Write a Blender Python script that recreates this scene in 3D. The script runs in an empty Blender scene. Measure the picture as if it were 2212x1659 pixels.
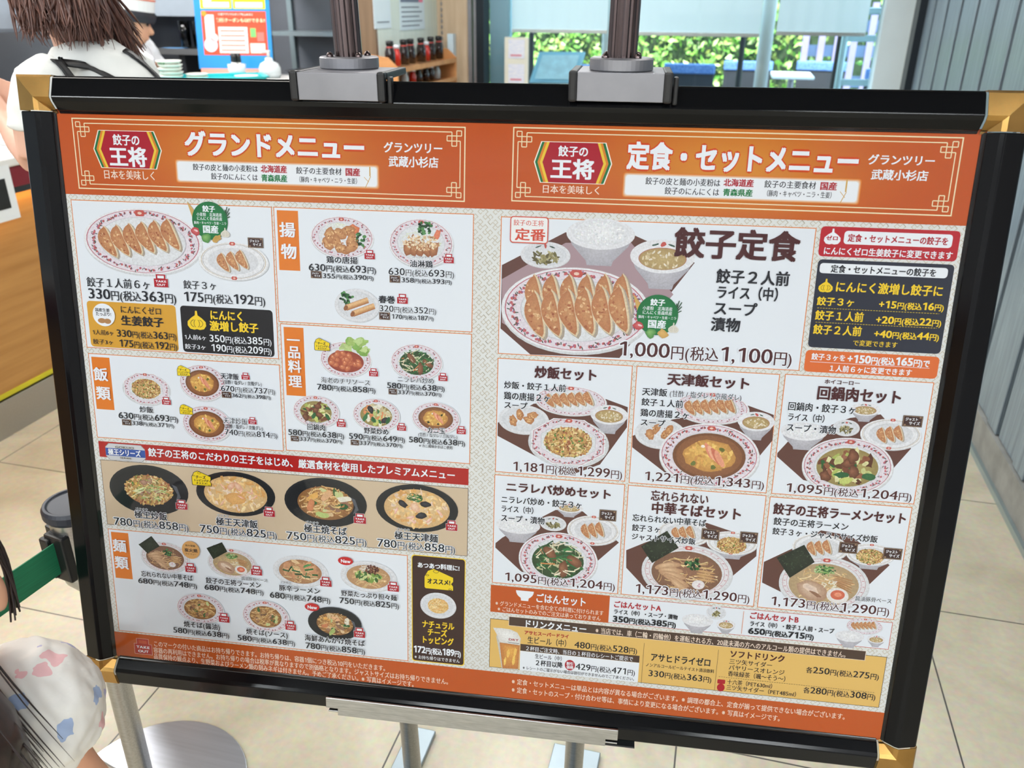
# -*- coding: utf-8 -*-
import bpy, bmesh, math, random
from mathutils import Vector, Matrix, Euler
random.seed(7)
SC = bpy.context.scene
COL = SC.collection
# ------------------------------------------------------------------ camera
cam_d = bpy.data.cameras.new('camera'); cam = bpy.data.objects.new('camera', cam_d); COL.objects.link(cam)
cam_d.sensor_width = 36.0; cam_d.lens = 36.0 * 1787.38 / 2212.0
CX = Vector((0.96837981, 0.24938378, 0.00694842)); CD = Vector((0.11029808, -0.40298344, -0.90853656)); CF = Vector((-0.22377418, 0.88057486, -0.41774758))
m = Matrix.Identity(4)
for i, v in enumerate((CX, -CD, -CF)):
    for j in range(3): m[j][i] = v[j]
m.translation = Vector((0, 0, 1.46))
cam.matrix_world = m
cam_d.clip_start = 0.05; cam_d.clip_end = 80
cam_d.dof.use_dof = True; cam_d.dof.focus_distance = 1.22; cam_d.dof.aperture_fstop = 29.09 / 4.6
SC.camera = cam
# ------------------------------------------------------------------ world, lights, exposure
w = bpy.data.worlds.new('world'); SC.world = w; w.use_nodes = True
nt = w.node_tree; bg = nt.nodes['Background']
bg.inputs['Color'].default_value = (0.62, 0.84, 1.0, 1); bg.inputs['Strength'].default_value = 9.0
sun_d = bpy.data.lights.new('sun', 'SUN'); sun_d.energy = 19.0; sun_d.angle = 0.02; sun_d.color = (1, 0.96, 0.88)
sun = bpy.data.objects.new('sun', sun_d); sun.rotation_euler = (math.radians(40), math.radians(10), math.radians(-20)); COL.objects.link(sun)
def area(name, loc, size, power, color=(1, 1, 1), rot=(0, 0, 0)):
    d = bpy.data.lights.new(name, 'AREA'); d.shape = 'RECTANGLE'; d.size, d.size_y = size; d.energy = power; d.color = color
    o = bpy.data.objects.new(name, d); o.location = loc; o.rotation_euler = rot; COL.objects.link(o); return o
for k, (x, y, p) in enumerate(((-3.0, -5.6, 190), (-0.4, -5.6, 180), (2.2, -5.6, 190), (-3.4, -3.4, 170), (-1.0, -3.4, 150), (2.0, -3.2, 170), (-1.9, -1.5, 60), (0.1, -1.5, 60), (1.9, -1.3, 90), (-1.7, 1.0, 30), (0.3, 2.4, 36), (-1.0, 3.8, 105), (-3.6, 1.6, 110), (-3.5, 3.6, 150))):
    area('ceiling_panel_light', (x, y, 2.98), (1.15, 0.28), p, (0.93, 0.98, 1.0) if y < -1 else ((1, 0.955, 0.88) if y < 3 else (1, 0.98, 0.96)))
area('counter_strip_light', (-2.437, 2.4, 0.842), (0.025, 3.6), 11.0, (1, 0.62, 0.24), (0, math.radians(-18), 0))
VS = SC.view_settings
VS.view_transform = 'Standard'; VS.look = 'None'; VS.gamma = 1.0; VS.use_curve_mapping = False; VS.exposure = -0.82
SC.cycles.use_denoising = True
SC.cycles.max_bounces = 8; SC.cycles.transparent_max_bounces = 12; SC.cycles.caustics_reflective = False; SC.cycles.caustics_refractive = False
SC.cycles.sample_clamp_indirect = 4.0
# ------------------------------------------------------------------ helpers
def lin(c):
    return tuple(((v / 255.0) / 12.92 if v / 255.0 <= 0.04045 else ((v / 255.0 + 0.055) / 1.055) ** 2.4) for v in c[:3])
MATS = {}
def mat(name, rgb, rough=0.5, metal=0.0, var=0.0, scale=8.0, bump=0.0, stretch=(1, 1, 1), coat=0.0, rgb2=None, spec=0.5, emit=0.0, sheen=0.0):
    if name in MATS: return MATS[name]
    M = bpy.data.materials.new(name); M.use_nodes = True; n = M.node_tree.nodes; l = M.node_tree.links
    b = n['Principled BSDF']; c = lin(rgb)
    b.inputs['Base Color'].default_value = (*c, 1); b.inputs['Roughness'].default_value = rough; b.inputs['Metallic'].default_value = metal
    b.inputs['Specular IOR Level'].default_value = spec
    if coat: b.inputs['Coat Weight'].default_value = coat; b.inputs['Coat Roughness'].default_value = 0.08
    if sheen: b.inputs['Sheen Weight'].default_value = sheen
    if emit: b.inputs['Emission Color'].default_value = (*c, 1); b.inputs['Emission Strength'].default_value = emit
    if var or rgb2 or bump:
        tc = n.new('ShaderNodeTexCoord'); mp = n.new('ShaderNodeMapping'); mp.inputs['Scale'].default_value = stretch
        ns = n.new('ShaderNodeTexNoise'); ns.inputs['Scale'].default_value = scale; ns.inputs['Detail'].default_value = 6
        l.new(tc.outputs['Object'], mp.inputs['Vector']); l.new(mp.outputs['Vector'], ns.inputs['Vector'])
        rp = n.new('ShaderNodeValToRGB'); rp.color_ramp.elements[0].position = 0.32; rp.color_ramp.elements[1].position = 0.68
        c2 = lin(rgb2) if rgb2 else tuple(min(1, v * (1 + var)) for v in c); c1 = c if rgb2 else tuple(v * (1 - var) for v in c)
        rp.color_ramp.elements[0].color = (*c1, 1); rp.color_ramp.elements[1].color = (*c2, 1)
        l.new(ns.outputs['Fac'], rp.inputs['Fac']); l.new(rp.outputs['Color'], b.inputs['Base Color'])
        if bump:
            bp = n.new('ShaderNodeBump'); bp.inputs['Strength'].default_value = bump; bp.inputs['Distance'].default_value = 0.004
            l.new(ns.outputs['Fac'], bp.inputs['Height']); l.new(bp.outputs['Normal'], b.inputs['Normal'])
    MATS[name] = M; return M
def link(o, parent=None):
    COL.objects.link(o)
    if parent is not None: o.parent = parent
    return o
def tag(o, label=None, cat=None, group=None, kind=None):
    if label: o['label'] = label
    if cat: o['category'] = cat
    if group: o['group'] = group
    if kind: o['kind'] = kind
    return o
def empty(name, loc=(0, 0, 0), rz=0.0, label=None, cat=None, group=None):
    o = bpy.data.objects.new(name, None); o.location = loc; o.rotation_euler = (0, 0, rz); o.empty_display_size = 0.1
    return tag(link(o), label, cat, group)
class MB:
    """collects faces and links them as one mesh object"""
    def __init__(s): s.v = []; s.f = []
    def add(s, vs, fs):
        k = len(s.v); s.v += [tuple(v) for v in vs]; s.f += [tuple(i + k for i in f) for f in fs]; return s
    def box(s, x0, x1, y0, y1, z0, z1):
        return s.add([(x, y, z) for x in (x0, x1) for y in (y0, y1) for z in (z0, z1)], [(0, 1, 3, 2), (4, 6, 7, 5), (0, 4, 5, 1), (2, 3, 7, 6), (0, 2, 6, 4), (1, 5, 7, 3)])
    def quad(s, a, b, c, d): return s.add([a, b, c, d], [(0, 1, 2, 3)])
    def prism(s, pts, z0, z1):
        n = len(pts); return s.add([(x, y, z0) for x, y in pts] + [(x, y, z1) for x, y in pts], [tuple(range(n))[::-1], tuple(range(n, 2 * n))] + [(i, (i + 1) % n, (i + 1) % n + n, i + n) for i in range(n)])
    def lathe(s, prof, n=24, c=(0, 0, 0)):
        k = len(prof); vs = []
        for i in range(n):
            a = 2 * math.pi * i / n; vs += [(c[0] + r * math.cos(a), c[1] + r * math.sin(a), c[2] + z) for r, z in prof]
        fs = [(i * k + j, ((i + 1) % n) * k + j, ((i + 1) % n) * k + j + 1, i * k + j + 1) for i in range(n) for j in range(k - 1)]
        return s.add(vs, fs)
    def tube(s, pts, rad, n=12, flat=None, cap=True):
        pts = [Vector(p) for p in pts]; N = len(pts); rad = rad if isinstance(rad, (list, tuple)) else [rad] * N
        rings = []; up = None
        for i in range(N):
            t = (pts[min(i + 1, N - 1)] - pts[max(i - 1, 0)]).normalized()
            if up is None: up = Vector((0, 0, 1)) if abs(t.z) < 0.9 else Vector((0, 1, 0))
            a = t.cross(up).normalized(); b = a.cross(t).normalized(); up = b
            r = rad[i]; ra, rb = r if isinstance(r, (list, tuple)) else (r, r)
            rings.append([pts[i] + a * (ra * math.cos(2 * math.pi * k / n)) + b * (rb * math.sin(2 * math.pi * k / n)) for k in range(n)])
        vs = [v for r in rings for v in r]
        fs = [(i * n + k, i * n + (k + 1) % n, (i + 1) * n + (k + 1) % n, (i + 1) * n + k) for i in range(N - 1) for k in range(n)]
        if cap:
            fs += [tuple(range(n))[::-1], tuple(range((N - 1) * n, N * n))]
        return s.add(vs, fs)
    def ball(s, c, r, n=16, m_=10, rot=None):
        rx, ry, rz = r if isinstance(r, (list, tuple)) else (r, r, r); vs = []; fs = []
        for j in range(m_ + 1):
            t = math.pi * j / m_
            for i in range(n):
                a = 2 * math.pi * i / n; v = Vector((rx * math.sin(t) * math.cos(a), ry * math.sin(t) * math.sin(a), rz * math.cos(t)))
                if rot: v.rotate(rot)
                vs.append(Vector(c) + v)
        for j in range(m_):
            for i in range(n): fs.append((j * n + i, (j + 1) * n + i, (j + 1) * n + (i + 1) % n, j * n + (i + 1) % n))
        return s.add(vs, fs)
    def build(s, name, mt, parent=None, smooth=False, bevel=0.0, seg=2, recalc=True):
        me = bpy.data.meshes.new(name)
        me.from_pydata(s.v, [], s.f)
        if recalc:
            bm = bmesh.new(); bm.from_mesh(me); bmesh.ops.remove_doubles(bm, verts=bm.verts, dist=1e-6); bmesh.ops.recalc_face_normals(bm, faces=bm.faces); bm.to_mesh(me); bm.free()
        me.materials.append(mt)
        if smooth:
            for p in me.polygons: p.use_smooth = True
        o = link(bpy.data.objects.new(name, me), parent)
        if bevel:
            b = o.modifiers.new('bevel', 'BEVEL'); b.width = bevel; b.segments = seg; b.limit_method = 'ANGLE'
        return o
def box(name, mt, x0, x1, y0, y1, z0, z1, parent=None, bevel=0.0):
    return MB().box(x0, x1, y0, y1, z0, z1).build(name, mt, parent, bevel=bevel)
def struct(o): o['kind'] = 'structure'; return o
def remesh(o, vox, it=6):
    r = o.modifiers.new('remesh', 'REMESH'); r.mode = 'VOXEL'; r.voxel_size = vox; r.use_smooth_shade = True
    s = o.modifiers.new('smooth', 'SMOOTH'); s.factor = 0.5; s.iterations = it
    return o
def copy_tree(o, parent=None):
    c = o.copy(); COL.objects.link(c); c.parent = parent
    for ch in list(o.children): copy_tree(ch, c)
    return c
# ------------------------------------------------------------------ materials
m_black = mat('black_lacquer', (7, 8, 11), 0.13, var=0.1, scale=3, spec=0.22)
m_brass = mat('brass', (168, 130, 74), 0.27, 1.0, var=0.12, scale=30)
m_steel = mat('brushed_steel', (176, 176, 176), 0.3, 1.0, var=0.12, scale=6, stretch=(1, 60, 60))
m_chrome = mat('dark_chrome', (104, 92, 92), 0.26, 1.0, var=0.25, scale=5, stretch=(40, 40, 0.3))
m_alu = mat('satin_aluminium', (140, 140, 146), 0.45, 0.7, var=0.1, scale=14)
m_rubber = mat('black_rubber', (20, 20, 22), 0.45, var=0.15, scale=20)
m_wood = mat('light_wood', (196, 160, 118), 0.5, rgb2=(176, 138, 98), scale=5, stretch=(6, 6, 0.5), bump=0.05)
m_oak = mat('pale_oak_board', (206, 184, 158), 0.5, rgb2=(190, 166, 138), scale=6, stretch=(5, 5, 0.6))
m_counterwood = mat('counter_wood', (190, 140, 78), 0.5, rgb2=(168, 118, 60), scale=4, stretch=(3, 0.5, 8))
m_white = mat('white_laminate', (232, 230, 226), 0.3, var=0.03)
m_red = mat('dark_red_laminate', (120, 18, 34), 0.35, var=0.08)
m_pale = mat('pale_green_wall_board', (226, 236, 226), 0.6, rgb2=(216, 228, 218), scale=4, stretch=(8, 8, 0.5))
m_grey = mat('grey_kitchen_panel', (122, 127, 136), 0.4, 0.1, var=0.1, scale=3)
m_dark = mat('dark_equipment', (38, 40, 44), 0.4, 0.2, var=0.15, scale=5)
m_paper = mat('white_paper', (236, 240, 243), 0.7, var=0.02)
m_cream = mat('cream_wall', (220, 236, 242), 0.7, var=0.02)
# ------------------------------------------------------------------ room shell
def floor_material():
    M = bpy.data.materials.new('beige_stone_tiles'); M.use_nodes = True; n = M.node_tree.nodes; l = M.node_tree.links; b = n['Principled BSDF']
    geo = n.new('ShaderNodeNewGeometry'); sep = n.new('ShaderNodeSeparateXYZ'); l.new(geo.outputs['Position'], sep.inputs[0])
    def math_(op, a, bb=None):
        q = n.new('ShaderNodeMath'); q.operation = op
        for i, v in enumerate((a, bb)):
            if v is None: continue
            if isinstance(v, (int, float)): q.inputs[i].default_value = v
            else: l.new(v, q.inputs[i])
        return q.outputs[0]
    ds = []
    for ax, size, off in ((0, 0.593, -0.563), (1, 0.612, 1.366)):
        t = math_('DIVIDE', math_('SUBTRACT', sep.outputs[ax], off), size)
        fr = math_('FRACT', math_('ADD', t, 0.5)); ds.append(math_('MULTIPLY', math_('ABSOLUTE', math_('SUBTRACT', fr, 0.5)), size))
    gl = math_('LESS_THAN', math_('MINIMUM', ds[0], ds[1]), 0.0019)
    ns = n.new('ShaderNodeTexNoise'); ns.inputs['Scale'].default_value = 3.2; ns.inputs['Detail'].default_value = 9; ns.inputs['Distortion'].default_value = 1.2; l.new(geo.outputs['Position'], ns.inputs['Vector'])
    rp = n.new('ShaderNodeValToRGB'); e = rp.color_ramp.elements; e[0].position = 0.3; e[1].position = 0.72
    e[0].color = (*lin((172, 164, 143)), 1); e[1].color = (*lin((198, 191, 171)), 1); l.new(ns.outputs['Fac'], rp.inputs['Fac'])
    n2 = n.new('ShaderNodeTexNoise'); n2.inputs['Scale'].default_value = 60; n2.inputs['Detail'].default_value = 4; l.new(geo.outputs['Position'], n2.inputs['Vector'])
    mx0 = n.new('ShaderNodeMix'); mx0.data_type = 'RGBA'; mx0.blend_type = 'OVERLAY'; mx0.inputs['Factor'].default_value = 0.22; l.new(rp.outputs['Color'], mx0.inputs['A']); l.new(n2.outputs['Color'], mx0.inputs['B'])
    mx = n.new('ShaderNodeMix'); mx.data_type = 'RGBA'; l.new(gl, mx.inputs['Factor']); l.new(mx0.outputs['Result'], mx.inputs['A']); mx.inputs['B'].default_value = (*lin((70, 68, 66)), 1)
    l.new(mx.outputs['Result'], b.inputs['Base Color']); b.inputs['Roughness'].default_value = 0.38
    return M
struct(MB().box(-5, 2.6, -7, 5.8, -0.1, 0).build('floor', floor_material()))
m_ceil = mat('ceiling_grey', (120, 118, 116), 0.8, var=0.02)
struct(box('ceiling', m_ceil, -5, 2.6, -7, 5.8, 3.0, 3.1))
struct(box('wall_front', mat('mall_wall', (172, 170, 172), 0.7, var=0.05), -5, 2.6, -7.1, -7, 0, 3.0))
struct(box('wall_far_right', mat('mall_wall', (172, 170, 172)), 2.6, 2.7, -7, 5.8, 0, 3.0)); struct(box('wall_far_left', mat('mall_wall', (172, 170, 172)), -5.1, -5, -7, 5.8, 0, 3.0)); struct(box('trim_8', mat('mall_wall', (172, 170, 172)), 1.1, 2.6, 5.68, 5.8, 0, 3.0)); struct(box('trim_9', mat('mall_wall', (172, 170, 172)), -5, -4.6, 5.3, 5.8, 0, 3.0))
# partition on the right: dark vertical boards on a pale plinth
m_slat = mat('charcoal_boards_with_sheen', (136, 152, 164), 0.34, rgb2=(104, 118, 130), scale=5, stretch=(14, 14, 0.7), bump=0.12)  # window sheen on the dark boards is put into this paler, bluer colour
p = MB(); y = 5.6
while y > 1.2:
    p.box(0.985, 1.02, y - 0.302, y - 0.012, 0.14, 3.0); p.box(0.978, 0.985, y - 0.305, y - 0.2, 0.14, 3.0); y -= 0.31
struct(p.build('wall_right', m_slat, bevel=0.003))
struct(box('trim_1', mat('partition_backing', (16, 17, 18), 0.8), 1.02, 1.1, 0.95, 5.66, 0.0, 3.0))
struct(box('baseboard_right', mat('concrete_plinth', (150, 152, 150), 0.7, rgb2=(128, 130, 128), scale=14), 0.972, 1.02, 0.95, 5.66, 0.0, 0.135))
struct(box('trim_2', mat('metal_floor_edging', (170, 186, 190), 0.3, 0.8), 0.96, 0.975, 0.95, 5.66, 0.0, 0.02))
struct(box('trim_3', mat('dark_blue_steel_post', (28, 36, 44), 0.35, 0.3), 0.945, 1.05, 5.52, 5.66, 0, 3.0))
h = MB().tube([(0.945, 5.05, 1.02), (0.915, 5.05, 1.02)], 0.012, 10).ball((0.905, 5.05, 1.02), 0.02)
tag(h.build('door_stop_knob', m_alu, smooth=True), 'small round metal knob sticking out of the dark boarded wall', 'knob')
# window wall
m_frame = mat('dark_window_frame', (26, 36, 44), 0.35, 0.4)
m_lightframe = mat('pale_blue_metal_frame', (176, 206, 214), 0.35, 0.3)
struct(box('wall_back', m_cream, 0.79, 0.95, 5.68, 5.86, 0, 3.0))
struct(box('trim_4', mat('brown_frame_strip', (96, 84, 78), 0.5), 0.95, 1.03, 5.66, 5.86, 0, 3.0))
struct(box('trim_5', mat('grey_frame_strip', (130, 132, 140), 0.4, 0.5), 1.03, 1.1, 5.66, 5.86, 0, 3.0))
struct(box('wall_left', m_oak, -2.0, -1.775, 5.75, 5.86, 0, 3.0, bevel=0.004))
struct(MB().box(-1.775, -1.75, 5.72, 5.82, 0, 3).box(-1.735, -1.715, 5.72, 5.82, 0, 3).build('trim_6', m_alu))
struct(box('window_1', m_frame, -1.712, -1.66, 5.7, 5.84, 0, 3.0))
struct(MB().box(-1.66, 0.79, 5.72, 5.84, 0, 0.12).box(-1.66, 0.79, 5.72, 5.84, 2.9, 3.0).build('window_2', m_frame))
def glass_material(name, tint=(1, 1, 1), ior=1.45, rough=0.0):
    M = bpy.data.materials.new(name); M.use_nodes = True; n = M.node_tree.nodes; l = M.node_tree.links; n.remove(n['Principled BSDF'])
    t = n.new('ShaderNodeBsdfTransparent'); t.inputs['Color'].default_value = (*tint, 1); g = n.new('ShaderNodeBsdfGlossy'); g.inputs['Roughness'].default_value = rough
    f = n.new('ShaderNodeFresnel'); f.inputs['IOR'].default_value = ior; mx = n.new('ShaderNodeMixShader')
    l.new(f.outputs[0], mx.inputs[0]); l.new(t.outputs[0], mx.inputs[1]); l.new(g.outputs[0], mx.inputs[2]); l.new(mx.outputs[0], n['Material Output'].inputs['Surface'])
    return M
m_glass = glass_material('window_glass', (0.93, 0.99, 1.0))
struct(MB().quad((-1.66, 5.78, 0.12), (0.79, 5.78, 0.12), (0.79, 5.78, 2.9), (-1.66, 5.78, 2.9)).build('window_3', m_glass, recalc=False))
struct(box('window_4', mat('pale_blue_jamb', (150, 190, 208), 0.5), -1.66, -1.53, 5.85, 5.95, 0, 3.0))
# ------------------------------------------------------------------ blinds
m_blind = mat('translucent_blind_cloth', (222, 226, 224), 0.9, var=0.03, scale=3, stretch=(3, 3, 0.3))
bn = m_blind.node_tree.nodes; bl = m_blind.node_tree.links
tr = bn.new('ShaderNodeBsdfTranslucent'); tr.inputs['Color'].default_value = (0.8, 0.83, 0.83, 1); mxs = bn.new('ShaderNodeMixShader'); mxs.inputs[0].default_value = 0.45
bl.new(bn['Principled BSDF'].outputs[0], mxs.inputs[1]); bl.new(tr.outputs[0], mxs.inputs[2]); bl.new(mxs.outputs[0], bn['Material Output'].inputs['Surface'])
for x0, x1, zb, lab in ((-1.52, -0.87, 1.283, 'pale roller blind half down over the window beside the dark mullion'), (-0.83, 0.1, 1.276, 'widest pale roller blind, between two white posts of the window'), (0.2, 0.73, 1.29, 'pale roller blind over the window beside the cream wall')):
    t = empty('roller_blind', ((x0 + x1) / 2, 5.9, zb), 0, lab, 'blind', 'roller blinds over the terrace window'); hw = (x1 - x0) / 2
    b = MB(); N = 40
    for i in range(N):
        a0, a1 = -hw + 2 * hw * i / N, -hw + 2 * hw * (i + 1) / N
        s0, s1 = 0.004 * math.sin(i * 0.9), 0.004 * math.sin((i + 1) * 0.9)
        b.quad((a0, s0, 0.02), (a1, s1, 0.02), (a1, s1, 1.62), (a0, s0, 1.62))
    b.build('blind_cloth', m_blind, t, smooth=True)
    box('bottom_bar', m_white, -hw, hw, -0.008, 0.008, 0.0, 0.022, t, 0.003)
    MB().tube([(-hw, 0, 1.64), (hw, 0, 1.64)], 0.03, 14).build('roller', m_white, t, smooth=True)
# ------------------------------------------------------------------ terrace outside
struct(box('terrace_ground', mat('terrace_deck', (120, 124, 130), 0.8, var=0.1, scale=2), -9, 9, 5.86, 14, -0.1, 0.0))
struct(box('terrace_soffit', m_ceil, -5, 5, 5.86, 7.0, 3.0, 3.1))
m_post = mat('white_round_column', (214, 228, 230), 0.45, var=0.02)
for (x, yy, r, lab) in ((-0.93, 6.3, 0.032, 'thin white post outside the window, beside the left dark pole'), (0.15, 6.15, 0.045, 'thick white round column outside between two blinds')):
    tag(MB().tube([(x, yy, 0.0), (x, yy, 3.0)], r, 20).build('column_post', m_post, smooth=True), lab, 'post')
t = empty('glass_door_leaf', (0.735, 6.2, 0), math.radians(8), 'pale blue metal framed glass door leaf standing open outside the window', 'door')
f = MB()
f.tube([(-0.09, 0, 0.0), (-0.09, 0, 1.36), (-0.06, 0, 1.43), (0.6, 0, 1.44)], 0.022, 10)
for zz in (0.12, 1.0, 1.27): f.box(-0.08, 0.6, -0.018, 0.018, zz - 0.02, zz + 0.02)
f.build('door_frame', m_lightframe, t, smooth=False)
MB().quad((-0.08, 0, 0.12), (0.6, 0, 0.12), (0.6, 0, 1.42), (-0.08, 0, 1.42)).build('pane', m_glass, t, recalc=False)
# hedge: leaves nobody could count
m_leaf = bpy.data.materials.new('hedge_leaves'); m_leaf.use_nodes = True; n = m_leaf.node_tree.nodes; l = m_leaf.node_tree.links
oi = n.new('ShaderNodeVertexColor'); oi.layer_name = 'Col'; l.new(oi.outputs['Color'], n['Principled BSDF'].inputs['Base Color']); n['Principled BSDF'].inputs['Roughness'].default_value = 0.35
rnd = random.Random(3); vs = []; fs = []; cs = []
for i in range(15000):
    x, y, z = rnd.uniform(-7.5, 4.5), rnd.uniform(11.0, 11.35), rnd.uniform(0.1, 2.6)
    if 0.75 < x < 1.5 and rnd.random() < 0.9: continue
    y += 0.18 * math.sin(x * 2.3) * math.cos(z * 3)
    s = rnd.uniform(0.03, 0.065); a = Vector((rnd.gauss(0, 1), rnd.gauss(-0.7, 0.6), rnd.gauss(0.3, 0.6))).normalized(); u = a.orthogonal().normalized(); u.rotate(Matrix.Rotation(rnd.uniform(0, 6.28), 3, a)); v = a.cross(u)
    k = len(vs); c = Vector((x, y, z)); vs += [c - u * s, c + v * s * 0.5, c + u * s, c - v * s * 0.5]; fs.append((k, k + 1, k + 2, k + 3))
    g = rnd.choice(((140, 200, 84), (176, 222, 116), (104, 164, 66), (206, 236, 150), (110, 134, 70), (160, 172, 90))); cs += [(*lin(g), 1)] * 4
me = bpy.data.meshes.new('hedge'); me.from_pydata(vs, [], fs); ca = me.color_attributes.new('Col', 'FLOAT_COLOR', 'POINT'); ca.data.foreach_set('color', [q for c in cs for q in c]); me.materials.append(m_leaf)
tag(link(bpy.data.objects.new('hedge_foliage', me)), 'sunlit green hedge beyond the terrace chairs', 'hedge', kind='stuff')
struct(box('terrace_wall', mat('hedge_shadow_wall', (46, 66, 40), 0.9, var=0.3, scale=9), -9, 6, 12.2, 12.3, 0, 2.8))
# lattice screen, purple-grey
t = empty('slatted_screen', (1.02, 10.6, 0), 0, 'mauve slatted screen standing among the hedge leaves', 'screen')
m_mauve = mat('mauve_paint', (140, 132, 168), 0.6, var=0.06); m_bluegrey = mat('blue_grey_panel', (70, 96, 130), 0.6, var=0.1)
for i in range(5): MB().box(-0.36 + i * 0.17, -0.29 + i * 0.17, -0.02, 0.02, 0, 1.5).build('slat', m_mauve, t)
for zz in (0.3, 0.62, 0.94, 1.2): MB().box(-0.36, 0.46, 0.02, 0.04, zz, zz + 0.12).build('rail', m_bluegrey, t)
# black posts beyond the window
for x, yy, lab in ((-1.78, 7.6, 'thin dark post outside behind the tilted pale panel'), (0.005, 7.8, 'thin dark post outside behind the dark chairs'), (0.72, 7.2, 'thin dark post outside beside the pale door frame')):
    tag(MB().tube([(x, yy, 0), (x, yy, 2.9)], 0.024, 8).build('terrace_pole', m_dark), lab, 'pole')
# terrace chairs
m_wicker = mat('blue_woven_strap', (66, 104, 170), 0.6, rgb2=(110, 150, 205), scale=70)
m_chair = mat('charcoal_chair_cloth', (52, 56, 62), 0.7, var=0.15, scale=6)
def terrace_chair():
    t = empty('terrace_chair'); hw = 0.235
    box('seat', m_chair, -hw, hw, -0.23, 0.23, 0.4, 0.45, t, 0.012)
    MB().add([(-hw, 0.2, 0.42), (hw, 0.2, 0.42), (hw, 0.23, 0.42), (-hw, 0.23, 0.42), (-hw, 0.27, 0.89), (hw, 0.27, 0.89), (hw, 0.3, 0.89), (-hw, 0.3, 0.89)], [(0, 1, 2, 3), (4, 7, 6, 5), (0, 4, 5, 1), (1, 5, 6, 2), (2, 6, 7, 3), (3, 7, 4, 0)]).build('backrest', m_chair, t, bevel=0.01)
    MB().box(-hw - 0.005, hw + 0.005, 0.258, 0.31, 0.86, 0.95).build('woven_strap', m_wicker, t, bevel=0.012)
    for sx in (-1, 1):
        for sy in (-1, 1): MB().tube([(sx * 0.21, sy * 0.2, 0.41), (sx * 0.225, sy * 0.215, 0)], 0.014, 8).build('leg', m_dark, t)
    return t
proto = terrace_chair()
for i, (x, yy, rz, lab) in enumerate(((-0.46, 8.9, 3.14, 'dark terrace chair with blue woven top right of the second pole'), (0.07, 9.55, 3.2, 'dark terrace chair with blue woven top left of the thick white column'), (0.86, 9.75, 2.95, 'dark terrace chair behind the white table, beside the mauve screen'), (1.3, 8.8, 3.3, 'dark blue-topped terrace chair seen through the pale door frame'), (-1.05, 8.7, 3.0, 'dark terrace chair beside the tilted pale panel'), (-1.55, 8.4, 3.3, 'dark terrace chair half hidden behind the tilted pale panel'))):
    o = proto if i == 0 else copy_tree(proto); o.location = (x, yy, 0); o.rotation_euler = (0, 0, rz); tag(o, lab, 'chair', 'terrace chairs')
t = empty('terrace_table', (0.5, 8.95, 0), 0, 'white-topped terrace table in front of the mauve screen', 'table')
box('table_top', mat('white_table_top', (240, 246, 250), 0.3), -0.19, 0.19, -0.3, 0.3, 0.83, 0.86, t, 0.008)
MB().tube([(0, 0, 0.02), (0, 0, 0.83)], 0.03, 12).build('pedestal', m_alu, t); MB().lathe([(0, 0), (0.2, 0), (0.2, 0.02), (0, 0.02)], 24).build('base', m_alu, t)
t = empty('menu_lectern', (-1.36, 6.6, 0), 0.03, 'tilted pale blue panel on a dark stand outside the window', 'stand')
MB().add([(-0.19, -0.03, 0.915), (0.17, -0.03, 0.918), (0.215, 0.09, 1.13), (-0.14, 0.09, 1.125), (-0.19, -0.01, 0.905), (0.17, -0.01, 0.908), (0.215, 0.11, 1.12), (-0.14, 0.11, 1.115)], [(0, 1, 2, 3), (7, 6, 5, 4), (0, 4, 5, 1), (1, 5, 6, 2), (2, 6, 7, 3), (3, 7, 4, 0)]).build('panel', mat('pale_blue_acrylic', (160, 214, 236), 0.15, var=0.04, scale=2), t)
MB().add([(-0.15, -0.025, 0.935), (0.14, -0.025, 0.938), (0.175, 0.078, 1.105), (-0.11, 0.078, 1.1)], [(0, 1, 2, 3)]).build('sheet', mat('pale_sheet', (198, 232, 244), 0.4, var=0.12, scale=16), t).location = (0, -0.006, 0.003)
MB().box(-0.16, 0.16, 0.02, 0.09, 0.0, 0.9).build('stand_body', m_dark, t)
t = empty('notice_board', (-1.43, 5.7, 0.2), 0, 'cream notice board with three small notices beside the dark mullion', 'board')
box('board', mat('cream_board', (226, 226, 214), 0.6, var=0.03), -0.088, 0.075, 0.0, 0.014, 0, 1.06, t, 0.004)
m_notice = mat('notice_paper', (214, 222, 244), 0.6, rgb2=(236, 238, 246), scale=30, stretch=(1, 1, 4))
for zz, hh in ((0.93, 0.115), (0.775, 0.12), (0.64, 0.11)): MB().box(-0.06, 0.05, -0.004, -0.001, zz, zz + hh).build('notice', m_notice, t)
for zz in (0.94, 0.79, 0.66): MB().box(-0.045, 0.03, -0.006, -0.0045, zz + 0.004, zz + 0.014).build('print_line', mat('pink_print', (214, 130, 150), 0.6), t)
MB().box(-0.04, 0.02, -0.12, 0.0, -0.2, 0.02).build('foot', m_dark, t)
# ------------------------------------------------------------------ kitchen and service counter
struct(box('kitchen_wall_back', m_grey, -4.6, -2.12, 5.3, 5.4, 0, 3.0)); struct(box('kitchen_wall_left', mat('kitchen_pale_panel', (178, 188, 198), 0.4, 0.1, var=0.06), -4.7, -4.6, -2, 5.4, 0, 3.0))
struct(box('wall_pale', m_pale, -2.1, -2.0, 4.72, 5.86, 0, 3.0)); struct(box('trim_7', mat('brown_end_board', (128, 104, 80), 0.55, rgb2=(112, 90, 68), scale=6, stretch=(8, 8, 0.4)), -2.125, -1.998, 4.69, 4.72, 0, 3.0))
t = empty('service_counter', (-2.46, 1.5, 0), 0, 'long service counter with white top, red edge and warm-lit wooden front', 'counter')
def cb(n_, mt, x0, x1, y0, y1, z0, z1, bv=0.0): return box(n_, mt, x0 + 2.46, x1 + 2.46, y0 - 1.5, y1 - 1.5, z0, z1, t, bv)
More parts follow.
